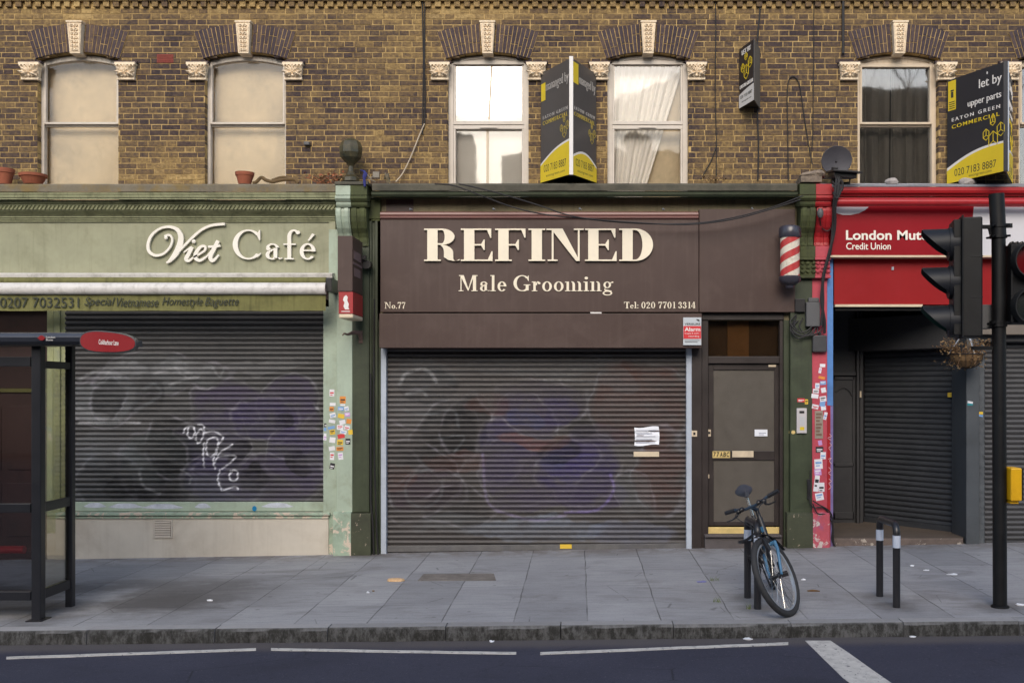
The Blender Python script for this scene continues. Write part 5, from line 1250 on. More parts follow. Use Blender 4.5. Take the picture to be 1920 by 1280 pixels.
m = MB(); yy = ys0+.008; m.prism_y([(PX(a,yy),PZ(b,yy)) for a, b in ((645,556),(649,553),(652,557),(651,563),(654,570),(653,576),(655,580),(647,580),(644,574),(646,567),(643,562))], yy, yy+.004)
m.pbox(640,656,583,584.5,yy,yy+.004); obj('emblem', m, m_pale, sgn)
m = MB(); m.box(xb-.06, PX(688,-.2), -.26, -.22, PZ(487,-.2), PZ(480,-.2)); m.tube([(PX(676,-.25),-.25,PZ(484,-.25)),(PX(694,-.1),-.1,PZ(500,-.1))],.016,6); m.box(PX(646,-.2), PX(670,-.2), -.24, -.08, PZ(560,-.2), PZ(553,-.2)); m.lathe((PX(689,-.14),-.16,PZ(497,-.14)),[(.05,-.05),(.055,.0),(.05,.06)],'y',12); obj('bracket', m, m_black, sgn)
# rusty bracket hook below
m = MB(); m.tube([(PX(a,y_),y_,PZ(b,y_)) for a, b, y_ in ((677,636,-.09),(674,624,-.12),(664,623,-.18),(652,627,-.30),(645,625,-.36),(642,629,-.36))], [.022,.028,.024,.014,.010,.008], 8); m.box(PX(673,-.09),PX(680,-.09),-.10,-.085,PZ(643,-.09),PZ(620,-.09))
tag(obj('iron_hook', m, M('rusty_iron', C(104,84,76), .9, .25, 14), smooth=True), 'rusty iron hook bracket below the projecting sign on the green pilaster', 'hook')
# alarm sign
m = MB(); ya = -.25
m.pbox(1281,1315,595,647,ya-.015,ya+.008); al = tag(obj('alarm_sign', m, m_alarm_grey, bevel=.003), 'small red and grey alarm sign at the corner of the brown shutter housing', 'sign')
m = MB(); m.pbox(1281.5,1314.5,611,635,ya-.017,ya-.014); obj('red_band', m, m_alarm_red, al)
m = MB(); text_in(m, 'Alarm', place_px(1283.5,613.5,1313,621,ya-.0165,.002), weight=.02); obj('lettering', m, m_pale, al); m = MB(); text_in(m, 'images & audio', place_px(1283.5,623.5,1311,626.5,ya-.0165,.002)); obj('lettering', m, m_pale, al); m = MB(); text_in(m, 'recording', place_px(1291,628.5,1311,632.5,ya-.0165,.002)); obj('lettering', m, m_pale, al)
m = MB(); text_in(m, 'VERISURE', place_px(1283.5,605.5,1313,609.5,ya-.0145,.002), weight=.02); m.prism_y([(PX(a,ya-.0165),PZ(b,ya-.0165)) for a, b in ((1305,598),(1311,599),(1312,603),(1307,601))], ya-.0165, ya-.014); m.pbox(1284,1312,637.5,638.5,ya-.0165,ya-.014); m.pbox(1284,1308,640.5,641.5,ya-.0165,ya-.014); obj('lettering', m, m_sign_black, al)
# electric boxes and cable tangle on the red and green pilaster
m = MB(); m.pbox(1512,1538,566,612,-.16,-.085); m.pbox(1516,1536,558,566,-.13,-.085); tag(obj('junction_box', m, m_lamp_grey, bevel=.008), 'upper grey junction box with cracked top on the red pilaster', 'junction box')
m = MB(); m.pbox(1524,1551,628,660,-.15,-.085); m.pbox(1534,1541,622,628,-.13,-.085); tag(obj('junction_box', m, M('box_charcoal', C(60,60,62), .5, .1, 6), bevel=.014), 'lower dark junction box with rounded corners on the red pilaster', 'junction box')
m = MB(); m.pbox(1491,1510,560,585,-.13,-.085); tag(obj('meter_box', m, m_black, bevel=.006), 'black double socket box on the green pilaster left of the grey one', 'junction box')
def cable(pts, r, label, mt=None, cat='cable', smooth_n=5):
    m = MB()
    for l_ in (pts if isinstance(pts[0], list) else [pts]):
        p3 = [P(q_[0],q_[1],q_[2]*.78 if q_[2] < -.36 else q_[2]) for q_ in l_]; m.tube([tuple(v) for v in catmull(p3, smooth_n)], r, 6)
    return tag(obj('cable', m, mt or m_cable, smooth=True), label, cat)
random.seed(14)
tang = []
for i in range(7):
    x_, y_ = 1486+random.uniform(0,20), 594+random.uniform(-6,12)
    tang.append([(x_,y_,-.1),(x_-8+random.uniform(-6,6),y_+16,-.14),(x_+8,y_+28+random.uniform(-4,6),-.15),(x_+30+random.uniform(-8,8),y_+24,-.15),(x_+38,y_+6,-.12)])
cable(tang, .007, 'tangled grey and black cable loops hanging below the boxes on the green pilaster')
cable([[(1570,325,-.48),(1566,362,-.50),(1563,386,-.34),(1562,420,-.26),(1557,470,-.22),(1546,510,-.2),(1540,560,-.19),(1546,600,-.18),(1546,625,-.16)],[(1574,325,-.48),(1571,364,-.50),(1566,388,-.34),(1565,430,-.26),(1553,480,-.22),(1543,520,-.2),(1543,570,-.19),(1540,610,-.18)]], .016, 'thick black cable pair running down over the red pilaster beside the crimson sign')
cable([[(1560,340,-.50),(1568,348,-.5),(1577,338,-.5),(1580,352,-.5),(1570,366,-.5),(1564,350,-.5)],[(1566,330,-.49),(1576,356,-.5),(1569,372,-.5),(1562,360,-.5)]], .012, 'knotted coil of black cable at the top of the red pilaster')
cable([[(1537,406,-.3),(1540,425,-.18),(1550,433,-.17),(1558,428,-.18),(1563,418,-.2)]], .006, 'short grey wire loop under the small lamp on the red console')
m = MB(); m.lathe((PX(1538,-.3),-.3,PZ(408,-.3)),[(.02,0),(.036,.03),(.036,.07),(.02,.10)],'z',12); tag(obj('bulkhead_lamp', m, m_lamp_grey, smooth=True), 'small grey lamp holder on the red side of the console', 'lamp')
cable([[(1524,938,-.13),(1535,945,-.13),(1552,955,-.1),(1560,968,-.07),(1562,1000,-.06),(1563,1022,-.05)],[(1524,944,-.13),(1533,962,-.13),(1551,965,-.1),(1561,985,-.07),(1560,1010,-.06),(1566,1024,-.05)],[(1520,880,-.10),(1518,930,-.12),(1524,950,-.13),(1545,952,-.11),(1563,975,-.06)]], .008, 'loose dark wires wrapped round the foot of the red pilaster')
m = MB(); m.tube([(PX(1517,-.1),-.1,PZ(898,-.1)),(PX(1517,-.1),-.1,PZ(935,-.1))],.022,8)
for i in range(6): m.tube([(PX(1513+i,-.1),-.115,PZ(898+i,-.1)),(PX(1516+i%3,-.1),-.13,PZ(915,-.1)),(PX(1514+i%4,-.1),-.115,PZ(932,-.1))],.008,5)
tag(obj('cable', m, m_cable), 'bunched black cable ends on the dark green pilaster beside the red one', 'cable')
# sagging lines over the barber's fascia
cable([[(815,345,-.47),(850,348,-.47),(900,366,-.44),(960,388,-.40),(1020,402,-.36),(1085,409,-.33),(1150,416,-.31),(1230,420,-.30),(1310,418,-.30),(1380,407,-.32),(1450,388,-.36),(1506,367,-.45)],[(860,345,-.47),(885,350,-.47),(940,364,-.44),(1010,385,-.40),(1060,402,-.36),(1110,411,-.33),(1200,418,-.31),(1290,421,-.30),(1370,412,-.32),(1440,394,-.36),(1502,374,-.45)]], .0075, 'two sagging black cables strung across the brown sign from ledge to console')
# lines on the brickwork
cable([[(791,-60,.13),(793,60,.13),(794,120,.13),(793,200,.13),(792,252,.13)],[(797,-60,.13),(796,90,.13),(797,180,.13),(796,232,.12)]], .008, 'twin black cable dropping down the brickwork left of the bright window')
cable([(796,232,.12),(786,255,.12),(770,295,.11),(755,325,.1),(742,341,.05)], .007, 'pale cable slanting down the brickwork to the ledge', m_cable_w)
cable([(1341,-60,.135),(1342,60,.135),(1341,170,.135),(1343,260,.135),(1343,338,.13)], .006, 'thin black cable beside the net curtained window')
cable([(1343,275,.135),(1334,300,.13),(1322,322,.12),(1314,336,.05)], .006, 'short slanting black cable low on the brickwork beside the net curtained window')
cable([(1427,-60,.135),(1425,20,.135),(1420,80,.13),(1420,200,.135),(1422,280,.135),(1421,338,.13)], .009, 'black cable behind the small triangular let board')
cable([(1526,-60,.135),(1526,80,.135),(1525,160,.135),(1524,250,.135),(1522,285,.13)], .005, 'thin straight black cable on the brickwork between let board and dark window')
cable([(1478,338,.12),(1477,250,.135),(1476,180,.135),(1480,148,.135),(1492,146,.135),(1500,165,.135),(1508,220,.135),(1516,270,.135),(1523,308,.1)], .006, 'arched loop of black cable on the brickwork above the mossy console')
m = MB(); m.tube([P(1581,-60,.12),P(1581,101,.12)],.016,8); tag(obj('waste_pipe', m, m_cable, smooth=True), 'stub of black pipe ending above the dark window arch', 'pipe')
# bell box, floodlight, dish
m = MB(); m.pbox(569,580,265,272,.09,YW); tag(obj('small_light', m, m_lamp_grey, bevel=.01), 'tiny grey fitting on the brickwork above the ball finial', 'fitting')
yd_ = -.12; c_ = Vector(P(1569,301,yd_)); dsh = thing('satellite_dish', 'dark grey satellite dish behind the floodlight on the console', 'satellite dish', tuple(P(1569,338,yd_)))
m = MB(); vs_ = []; n = 28
rot = Matrix.Rotation(R(-8),4,'Y') @ Matrix.Rotation(R(10),4,'X')
for k_, (r_, dd_) in enumerate(((.0,.03),(.06,.027),(.12,.016),(.172,0),(.176,.004))):
    for i in range(n): vs_.append(tuple(c_+rot @ Vector((r_*math.cos(2*math.pi*i/n), dd_, r_*.92*math.sin(2*math.pi*i/n)))))
m.add(vs_, [(k_*n+i,k_*n+(i+1)%n,(k_+1)*n+(i+1)%n,(k_+1)*n+i) for k_ in range(4) for i in range(n)]); obj('dish', m, M('dish_grey', C(68,66,72), .6, .08, 6), dsh, smooth=True)
m = MB(); m.tube([tuple(c_+Vector((0,.03,0))),tuple(c_+Vector((0,.12,-.08))),tuple(c_+Vector((0,.12,-.25)))],.015); obj('mount', m, m_black, dsh)
fl = thing('floodlight', 'black square floodlight tilted down on top of the red cornice', 'floodlight', tuple(P(1580,341,-.24)))
m = MB(); a = [P(1556,316,-.30),P(1610,322,-.62),P(1606,330,-.60),P(1560,333,-.30)]
cx_, cy_, cz_ = P(1580,325,-.24)
m.xf = Matrix.Translation((cx_,cy_,cz_)) @ Matrix.Rotation(R(4),4,'Y') @ Matrix.Rotation(R(9),4,'X')
m.box(-.13,.12,-.16,.14,-.055,.0); m.box(-.15,.17,-.20,.16,.001,.022); m.box(-.12,-.06,-.02,.06,.023,.06)
obj('housing', m, m_black, fl, bevel=.005)
m = MB(); m.tube([(cx_-.1,cy_+.05,cz_),(cx_-.1,cy_+.09,cz_-.09),(cx_+.1,cy_+.09,cz_-.09),(cx_+.1,cy_+.05,cz_)],.012,6); obj('bracket', m, m_black, fl)

# ---------------------------------------------------------------- letting boards
def cube_logo(mb, pl, cx, cy, s_, th=.028):
    """cluster of three outlined boxes"""
    def hexo(x, y, r, k):
        P_ = [(x+r*.8*math.cos(R(90+60*i)), y+r*math.sin(R(90+60*i))*k) for i in range(6)]
        segs = [(P_[i], P_[(i+1)%6]) for i in range(6)]+[((x,y-.1*r),P_[0]),((x,y-.1*r),P_[2]),((x,y-.1*r),P_[4])]
        for a, b in segs:
            d_ = Vector((b[0]-a[0],b[1]-a[1])); d_.normalize(); nn = Vector((-d_.y,d_.x))*th*s_/2
            q = [(a[0]+nn.x,a[1]+nn.y),(b[0]+nn.x,b[1]+nn.y),(b[0]-nn.x,b[1]-nn.y),(a[0]-nn.x,a[1]-nn.y)]
            mb.add([pl(u,v,1) for u,v in q]+[pl(u,v,0) for u,v in q], [(0,1,2,3),(0,4,5,1),(1,5,6,2),(2,6,7,3),(3,7,4,0)])
    hexo(cx, cy-.02*s_*10*.5, s_*.30, 1.35); hexo(cx-.34*s_, cy+.22*s_, s_*.2, 1.25); hexo(cx+.36*s_, cy+.3*s_, s_*.24, 1.25); hexo(cx-.02*s_, cy+.75*s_, s_*.16, 1.25)
def swoosh(mb, pl, v_l, v_r, bulge, d, top=0.0):
    n = 12; up = [(i/n, v_l+(v_r-v_l)*(i/n)+bulge*math.sin(math.pi*i/n)+top) for i in range(n+1)]
    q = [(0,0),(1,0)]+up[::-1]
    mb.add([pl(u,v,d) for u,v in q]+[pl(u,v,0) for u,v in q], [tuple(range(len(q)))]+[(i,(i+1)%len(q),len(q)+(i+1)%len(q),len(q)+i) for i in range(len(q))])
def board_panel(parent, tl, tr, br, bl, mat, th=.012):
    tl, tr, br, bl = map(Vector,(tl,tr,br,bl)); nn = (tr-tl).cross(bl-tl).normalized(); nn = -nn if nn.y > 0 else nn
    m = MB(); m.loops([tuple(v) for v in (tl,tr,br,bl)], [tuple(v-nn*th) for v in (tl,tr,br,bl)])
    return obj('panel', m, mat, parent)
# board between the two pale windows
yA = .10; L0, L1 = P(1014,139,yA), P(1014,343,yA); R0, R1_ = P(1118,139,yA), P(1118,343,yA)
sx, sy = PX(1071,-.36), -.36; zt1, zb1 = L0[2], L1[2]
vb = thing('letting_board', 'tall v-shaped managed by board in charcoal and yellow between two pale windows', 'letting board', (sx, -.1, zb1))
for side in (0,1):
    tl, tr = ((L0[0],yA,zt1),(sx-.012,sy,zt1+.03)) if side == 0 else ((sx+.012,sy,zt1+.03),(R0[0],yA,zt1))
    bl_, br_ = (tl[0],tl[1],zb1), (tr[0],tr[1],zb1)
    pn = board_panel(vb, tl, tr, br_, bl_, m_sign_dark)
    pl = place_quad(tl, tr, br_, bl_)
    m = MB(); swoosh(m, pl, .155, .30 if side==0 else .13, .03 if side==0 else .075, 1.0, .014); obj('white_edge', m, m_sign_white, pn)
    m = MB(); swoosh(m, pl, .15, .295 if side==0 else .125, .03 if side==0 else .075, 1.6); obj('yellow_foot', m, m_sign_yellow, pn); m = MB()
    pq = lambda u0,v0,u1,v1: place_quad(tl,tr,br_,bl_,u0,v0,u1,v1,.005)
    f_ = pq(.02,.74,.17,.90) if side==0 else pq(.02,.80,.24,.98)
    m.add([f_(u,v,.5) for u,v in ((0,0),(1,0),(1,1),(0,1))],[(0,1,2,3)]); obj('yellow_badge', m, m_sign_yellow, pn)
    m = MB(); text_in(m, 'COMMERCIAL', pq(.08,.515,.92,.552), spacing=1.3); obj('lettering', m, m_dimy, pn)
    m = MB(); cube_logo(m, place_quad(tl,tr,br_,bl_,.62,.34,1.0,.34+.17), .5,.35,.75); obj('emblem', m, m_dimy, pn)
    m = MB(); text_in(m, 'mananged by' if side==0 else 'managed by', pq(.19 if side==0 else .28,.79,.95,.90), weight=-.012); obj('lettering', m, m_dim, pn); m = MB(); text_in(m, 'EATON GREEN', pq(.08,.57,.92,.60), spacing=1.5); obj('lettering', m, m_dim, pn)
    m = MB(); text_in(m, '020 7183 8887', pq(.12,.085,.88,.15)); text_in(m, 'eatongreen.com', pq(.2,.03,.84,.055)); obj('phone_number', m, m_ink, pn)
m = MB(); m.box(sx-.022,sx+.022,sy-.012,sy+.03,zb1-.005,zt1+.05); obj('spine', m, m_sign_white, vb, bevel=.003)
m = MB(); m.prism_z([(L0[0]+.02,yA),(sx,sy+.03),(R0[0]-.02,yA)], zb1+.01, zb1+.02); obj('base_board', m, m_black, vb)
# let by board at the right
L0 = P(1776,152,yA); zb1 = PZ(345,yA); sx, sy = PX(1884,-.58), -.58; zt1 = L0[2]; zt2 = EZ+(CY-116)/S(sy)
vb = thing('letting_board', 'large black let by upper parts board with yellow foot beside the grey curtained window', 'letting board', (sx, -.2, zb1))
for side in (0,1):
    if side == 0: tl, tr = (L0[0],yA,zt1),(sx-.012,sy,zt2)
    else: tl, tr = (sx+.012,sy,zt2),(2*sx-L0[0],yA,zt1)
    bl_, br_ = (tl[0],tl[1],zb1), (tr[0],tr[1],zb1); pn = board_panel(vb, tl, tr, br_, bl_, m_sign_black); pl = place_quad(tl, tr, br_, bl_)
    pq = lambda u0,v0,u1,v1: place_quad(tl,tr,br_,bl_,u0,v0,u1,v1,.005)
    m = MB(); swoosh(m, pl, .135, .265, .045, 1.0, .014); obj('white_edge', m, m_sign_white, pn)
    m = MB(); swoosh(m, pl, .12, .26, .045, 1.6); obj('yellow_foot', m, m_sign_yellow, pn); m = MB(); f_ = pq(.02,.70,.165,.985); m.add([f_(u,v,.5) for u,v in ((0,0),(1,0),(1,1),(0,1))],[(0,1,2,3)]); obj('yellow_badge', m, m_sign_yellow, pn)
    m = MB(); text_in(m, 'COMMERCIAL', pq(.09,.518,.93,.555), weight=.004, spacing=1.25); obj('lettering', m, m_sign_yellow, pn)
    m = MB(); cube_logo(m, place_quad(tl,tr,br_,bl_,.66,.25,1.0,.25+.20), .48,.40,1.05); obj('emblem', m, m_sign_yellow, pn)
    m = MB(); text_in(m, 'let by', pq(.58,.80,.97,.91)); obj('lettering', m, m_pale, pn); m = MB(); text_in(m, 'upper parts', pq(.38,.665,.96,.735)); obj('lettering', m, m_pale, pn); m = MB(); text_in(m, 'EATON GREEN', pq(.09,.588,.94,.622), spacing=1.45); obj('lettering', m, m_pale, pn); m = MB(); f_ = pq(.71,.935,.735,.96); m.add([f_(.5+.5*math.cos(t_),.5+.5*math.sin(t_),.5) for t_ in [2*math.pi*i/10 for i in range(10)]],[tuple(range(10))]); obj('bolt', m, m_pale, pn)
    m = MB(); text_in(m, '020 7183 8887', pq(.14,.055,.88,.125)); obj('phone_number', m, m_ink, pn); m = MB(); text_in(m, 'eatongreen.com', pq(.40,.012,.80,.04)); obj('web_address', m, m_ink, pn); m = MB(); f_ = pq(.06,.80,.135,.90)
    for q_ in ((.2,.2,.8,.75),(.1,.8,.9,.95)): m.add([f_(u,v,.8) for u,v in ((q_[0],q_[1]),(q_[2],q_[1]),(q_[2],q_[3]),(q_[0],q_[3]))],[(0,1,2,3)])
    for yv in (.715,.735,.755,.775): f2 = pq(.04,yv,.145,yv+.008); m.add([f2(u,v,.8) for u,v in ((0,0),(1,0),(1,1),(0,1))],[(0,1,2,3)])
    obj('badge_print', m, m_ink, pn)
m = MB(); m.box(sx-.016,sx+.03,sy-.008,sy+.03,zb1,zt2+.004); obj('spine', m, m_sign_black, vb, bevel=.003)
m = MB(); m.box(sx+.031,sx+.044,sy-.006,sy+.03,zb1,zt2+.004); obj('edge_strip', m, m_steel, vb)
# small board high on the brickwork
zt1, zb1 = PZ(93,.13), PZ(204,.13); xl, sx, xr, sy = PX(1386,.13), PX(1413,-.22), PX(1422,.13), -.22
vb = thing('letting_board', 'small black v-shaped let by board fixed high on bare brickwork', 'letting board', (sx, 0, zb1))
for side in (0,1):
    tl, tr = ((xl,.13,zt1),(sx,sy,zt1)) if side == 0 else ((sx+.01,sy,zt1),(xr+.02,.13,zt1))
    bl_, br_ = (tl[0],tl[1],zb1),(tr[0],tr[1],zb1); pn = board_panel(vb, tl, tr, br_, bl_, m_sign_black if side==0 else m_curtain); pl = place_quad(tl,tr,br_,bl_)
    if side == 0:
        pq = lambda u0,v0,u1,v1: place_quad(tl,tr,br_,bl_,u0,v0,u1,v1,.004)
        m = MB(); swoosh(m, pl, .22, .28, .01, 1.0); obj('white_foot', m, m_sign_white, pn)
        m = MB(); text_in(m, 'LET BY', pq(.2,.86,.82,.94), weight=.015); text_in(m, 'EATON GREEN', pq(.06,.31,.95,.37), weight=.01); obj('lettering', m, m_pale, pn)
        m = MB(); cube_logo(m, place_quad(tl,tr,br_,bl_,.12,.44,.88,.44+.32), .5,.42,.95,.04); obj('emblem', m, m_sign_yellow, pn)
        m = MB(); text_in(m, '020 7183 8887', pq(.1,.14,.92,.19), weight=.01); text_in(m, 'eatongreen.com', pq(.2,.06,.86,.09)); obj('phone_number', m, m_ink, pn)
m = MB(); m.prism_z([(xl+.01,.12),(sx,sy+.02),(xr,.12)], zb1+.004, zb1+.014); obj('base_board', m, m_black, vb)

# ---------------------------------------------------------------- pots and oddments on the ledges
zl = PZ(345,-.2)
def pot(px_, rtop, h, label, y, shape):
    x_ = PX(px_, y); zt_ = 4.212
    zt_ = PZ(345.2, y)-.006
    p_ = thing('flower_pot', label, 'flower pot', (x_, y, zt_), 'terracotta pots on the ledge')
    m = MB(); rb = rtop*shape
    m.lathe((x_,y,zt_), [(.01,0),(rb,0),(rtop*.93,h*.72),(rtop,h*.73),(rtop*1.03,h),(rtop*.93,h),(rtop*.86,h*.8),(.01,h*.78)], 'z', 22); obj('pot', m, m_terra, p_, smooth=True)
    m = MB(); m.lathe((x_,y,zt_), [(.01,h*.80),(rtop*.86,h*.82)], 'z', 16, cap=False); obj('soil', m, m_soil, p_)
pot(8, .105, .175, 'tall terracotta pot at the left end of the ledge', -.09, .66)
pot(62, .145, .115, 'wide shallow terracotta bowl on the ledge under the first window', -.09, .62)
pot(459, .102, .135, 'small terracotta pot on the ledge under the second window', -.09, .66)
def ledge_pt(px_, py_, y=-.10): return (PX(px_,y), y, PZ(py_,y))
m = MB(); m.tube([tuple(v) for v in catmull([ledge_pt(474,344),ledge_pt(481,341),ledge_pt(490,333),ledge_pt(499,338),ledge_pt(512,341),ledge_pt(525,338),ledge_pt(545,336),ledge_pt(553,337),ledge_pt(559,344)],5)], .020, 8)
m.tube([tuple(v) for v in catmull([ledge_pt(510,338,-.07),ledge_pt(530,332,-.07),ledge_pt(545,336,-.07)],4)], .016, 7)
tag(obj('driftwood', m, m_twig, smooth=True), 'twisted brown branch lying on the ledge beside the small pot', 'branch')
random.seed(31)
def dry_clump(cx_, cy_, cz_, rx_, rz_, n, mats, name, label, cat):
    m = MB()
    for i in range(n):
        a = random.uniform(0,6.28); rr = random.random()**.6
        p0 = Vector((cx_+rx_*rr*.6*math.cos(a), cy_+rx_*rr*.5*math.sin(a), cz_)); p1 = p0+Vector((random.uniform(-1,1)*rx_*.6,random.uniform(-1,1)*rx_*.4,random.uniform(.3,1)*rz_))
        m.cur = i % len(mats)
        if i % 3 == 0: m.tube([p0,(p0+p1)/2+Vector((random.uniform(-.02,.02),0,.01)),p1],.0035,4)
        else:
            u = Vector((random.uniform(-1,1),random.uniform(-1,1),random.uniform(-.6,1))).normalized()*.028; v = u.orthogonal().normalized()*.012
            m.add([tuple(p1-v),tuple(p1+u*.5-v*1.4),tuple(p1+u),tuple(p1+u*.5+v*1.4),tuple(p1+v)],[(0,1,2,3,4)])
    return tag(obj(name, m, mats), label, cat)
m_fern = M('rust_plant', C(150,92,62), .9, .2, 14)
dry_clump(PX(617,-.1), -.1, PZ(346,-.1), .26, .13, 110, [m_fern, m_dryb], 'dried_plant', 'low clump of russet dried plant left of the ball finial', 'plant')
dry_clump(PX(1340,-.1), -.1, PZ(346,-.1), .14, .10, 50, [m_dry, m_dryb], 'dried_plant', 'small tuft of dead weeds on the ledge above the brown extension panel', 'plant')
m = MB(); yb_ = -.12; m.pbox(699,711,322,333,yb_,yb_+.03); m.tube([P(689,328,yb_),P(697,338,yb_),P(704,341,yb_)],.006,5); m.tube([P(690,336,yb_),P(700,331,yb_)],.006,5); tag(obj('aerial_bracket', m, M('dull_metal', C(130,122,110), .6, .15, 9)), 'square pale bracket plate on the ledge right of the ball finial', 'bracket')
m = MB()
for i in range(7): m.tube([P(727+random.uniform(-5,5),343,yb_),P(727+random.uniform(-7,7),330+random.uniform(-8,5),yb_-.02),P(727+random.uniform(-7,7),336,yb_+.03)],.011,5)
tag(obj('rubble', m, m_lead), 'crumpled lump of grey debris on the ledge near the pale slanting cable', 'debris')
m = MB(); m.tube([tuple(v) for v in catmull([P(676,319,-.24),P(682,321,-.26),P(685,326,-.28),P(683,334,-.30),P(684,350,-.31)],4)], [.006]*4+[.014]*4+[.024]*4+[.016]*4+[.012], 7); tag(obj('blue_rag', m, M('rag_blue', C(44,48,110), .8, .1, 9), smooth=True), 'twist of dark blue cloth hanging beside the ball finial', 'rag')
m = MB(); m.ball(P(1672,341,-.16), .075, .06, .045, 9, 6, .1); tag(obj('mortar_lump', m, M('cement', C(168,160,156), .9, .15, 9)), 'pale lump of cement on the red cornice under the grey curtained window', 'debris')
m = MB(); m.ball(P(1813,342,-.16), .10, .07, .05, 9, 6, .12); tag(obj('mortar_lump', m, M('cement', C(168,160,156), .9, .15, 9)), 'pale lump of cement on the red cornice at the foot of the let by board', 'debris')
# hanging basket
yh = -.30; bx, bz = PX(1812,yh), PZ(664,yh)
hk = thing('hanging_basket', 'hanging basket of dead brown plants beside the traffic light', 'hanging basket', (bx, yh, PZ(690,yh)))
rb_ = 32/S(yh); m = MB()
m.lathe((bx,yh,bz), [(.01,-rb_*.82),(rb_*.5,-rb_*.70),(rb_*.82,-rb_*.38),(rb_*.98,0)], 'z', 20, cap=False); obj('liner', m, M('coir', C(126,98,66), .95, .25, 30, grime=C(70,52,36), g_amt=.5, g_scale=20), hk)
m = MB()
for k_ in range(16):
    a = 2*math.pi*k_/16; m.tube([(bx+rb_*1.01*math.cos(t_)*math.cos(a), yh+rb_*1.01*math.cos(t_)*math.sin(a), bz-rb_*.85*math.sin(t_)) for t_ in [i*math.pi/2/5 for i in range(6)]],.003,4)
m.tube([(bx+rb_*math.cos(2*math.pi*i/24), yh+rb_*math.sin(2*math.pi*i/24), bz) for i in range(24)], .005, 5, closed=True); obj('wire_frame', m, m_black, hk)
m = MB()
for a in (R(35),R(155),R(275)): m.tube([(bx+rb_*math.cos(a), yh+rb_*math.sin(a), bz),(bx+rb_*.3*math.cos(a), yh+rb_*.3*math.sin(a), bz+.20),(bx,yh,bz+.42)],.006,5)
m.tube([(bx,yh,bz+.42),(bx,yh,bz+.50),(bx,-.04,bz+.52)],.010,6); obj('chain', m, m_steel, hk)
random.seed(8); m = MB(); mats = [m_dry, m_dryb, m_twig]
for i in range(230):
    a = random.uniform(0,6.28); rr = random.random()**.5*rb_; droop = random.random() < .35
    p0 = Vector((bx+rr*.7*math.cos(a), yh+rr*.7*math.sin(a), bz-.02)); ex = random.uniform(.5,1.35)
    p1 = Vector((bx+rb_*ex*math.cos(a), yh+rb_*ex*math.sin(a), bz+(random.uniform(-.16,.02) if droop else random.uniform(.0,.16))))
    if math.cos(a) < -.6 and random.random() < .5: p1.x -= .07; p1.z += .04
    m.cur = i % 3
    if i % 3 == 1: m.tube([p0,(p0+p1)/2+Vector((0,0,.04)),p1],.003,4)
    for k_ in range(2):
        u = Vector((random.uniform(-1,1),random.uniform(-1,1),random.uniform(-1,.6))).normalized()*random.uniform(.02,.04); v = u.orthogonal().normalized()*.010; q = p1+Vector((random.uniform(-.03,.03),random.uniform(-.03,.03),random.uniform(-.03,.03)))
        m.add([tuple(q-v*.4),tuple(q+u*.5-v),tuple(q+u),tuple(q+u*.5+v)],[(0,1,2,3)])
obj('dead_plants', m, mats, hk)
# ---------------------------------------------------------------- bus shelter
ysf, ysb = -3.2, -2.67
xs_ = PX(71,ysf); zg = gp(xs_, ysf)
sh = thing('bus_shelter', 'black bus shelter with glass panels, red bench and red blade sign', 'bus shelter', (xs_-1.0, -2.9, zg))
XL2 = xs_-4.1
def vpost(x, y, w_, d_, z0, z1, m): m.box(x-w_/2, x+w_/2, y-d_/2, y+d_/2, z0, z1)
m = MB(); vpost(xs_+.005, ysf, .078, .09, gp(xs_,ysf)-.02, PZ(640,ysf)+.02, m); obj('post', m, m_shelter, sh, bevel=.012)
xb_ = PX(125,ysb)+.0
m = MB(); vpost(xs_, ysb, .062, .07, gp(xs_,ysb)-.02, PZ(652,ysb)+.02, m); obj('post', m, m_shelter, sh, bevel=.010)
m = MB(); vpost(XL2+.3, ysf, .078, .09, gp(XL2,ysf)-.02, 2.3, m); obj('post', m, m_shelter, sh, bevel=.012)
m = MB()
for px_ in (None,): m.box(xs_-.06, xs_+.07, ysf-.08, ysf+.08, gp(xs_,ysf)-.01, gp(xs_,ysf)+.008)
obj('foot_plate', m, m_post, sh)
# end panel rails between the two posts
for p0, p1 in ((676,690),(943,961),(1107,1125)):
    m = MB(); z0, z1 = PZ(p1,ysf), PZ(p0,ysf); m.box(xs_-.02, xs_+.02, ysf+.045, ysb-.035, z0, z1); obj('end_rail', m, m_shelter, sh, bevel=.004)
m_eg = mat_glass('end_glass', (.88,.87,.82,1), .35, wav=.0)
for p0, p1 in ((690,943),(961,1107)):
    m = MB(); m.box(xs_-.005, xs_+.005, ysf+.05, ysb-.04, PZ(p1,ysf)+.002, PZ(p0,ysf)-.002); obj('end_glass', m, m_eg, sh)
for p0, p1 in ((669,687),(943,960),(1107,1124)):
    m = MB(); m.box(XL2, xs_-.045, ysf-.03, ysf+.03, PZ(p1,ysf), PZ(p0,ysf)); obj('panel_rail', m, m_shelter, sh, bevel=.004)
m = MB(); m.box(XL2, xs_-.045, ysf-.035, ysf+.035, PZ(650,ysf), PZ(640,ysf)); 
for x_ in (xs_-1.55,): pass
obj('panel_rail', m, m_shelter, sh, bevel=.004)
m = MB()
for p0, p1 in ((669,669),):
    for px_ in (63,):
        for py_ in (677,952,1115): m.ball((PX(px_,ysf-.03),ysf-.032,PZ(py_,ysf-.03)),.008,.006,.008,8,5)
obj('bolt', m, m_steel, sh)
for p0, p1 in ((687,943),(960,1107)):
    m = MB(); m.box(XL2, xs_-.047, ysf-.005, ysf+.005, PZ(p1,ysf)+.002, PZ(p0,ysf)-.002); obj('panel_glass', m, m_shelter_glass, sh)
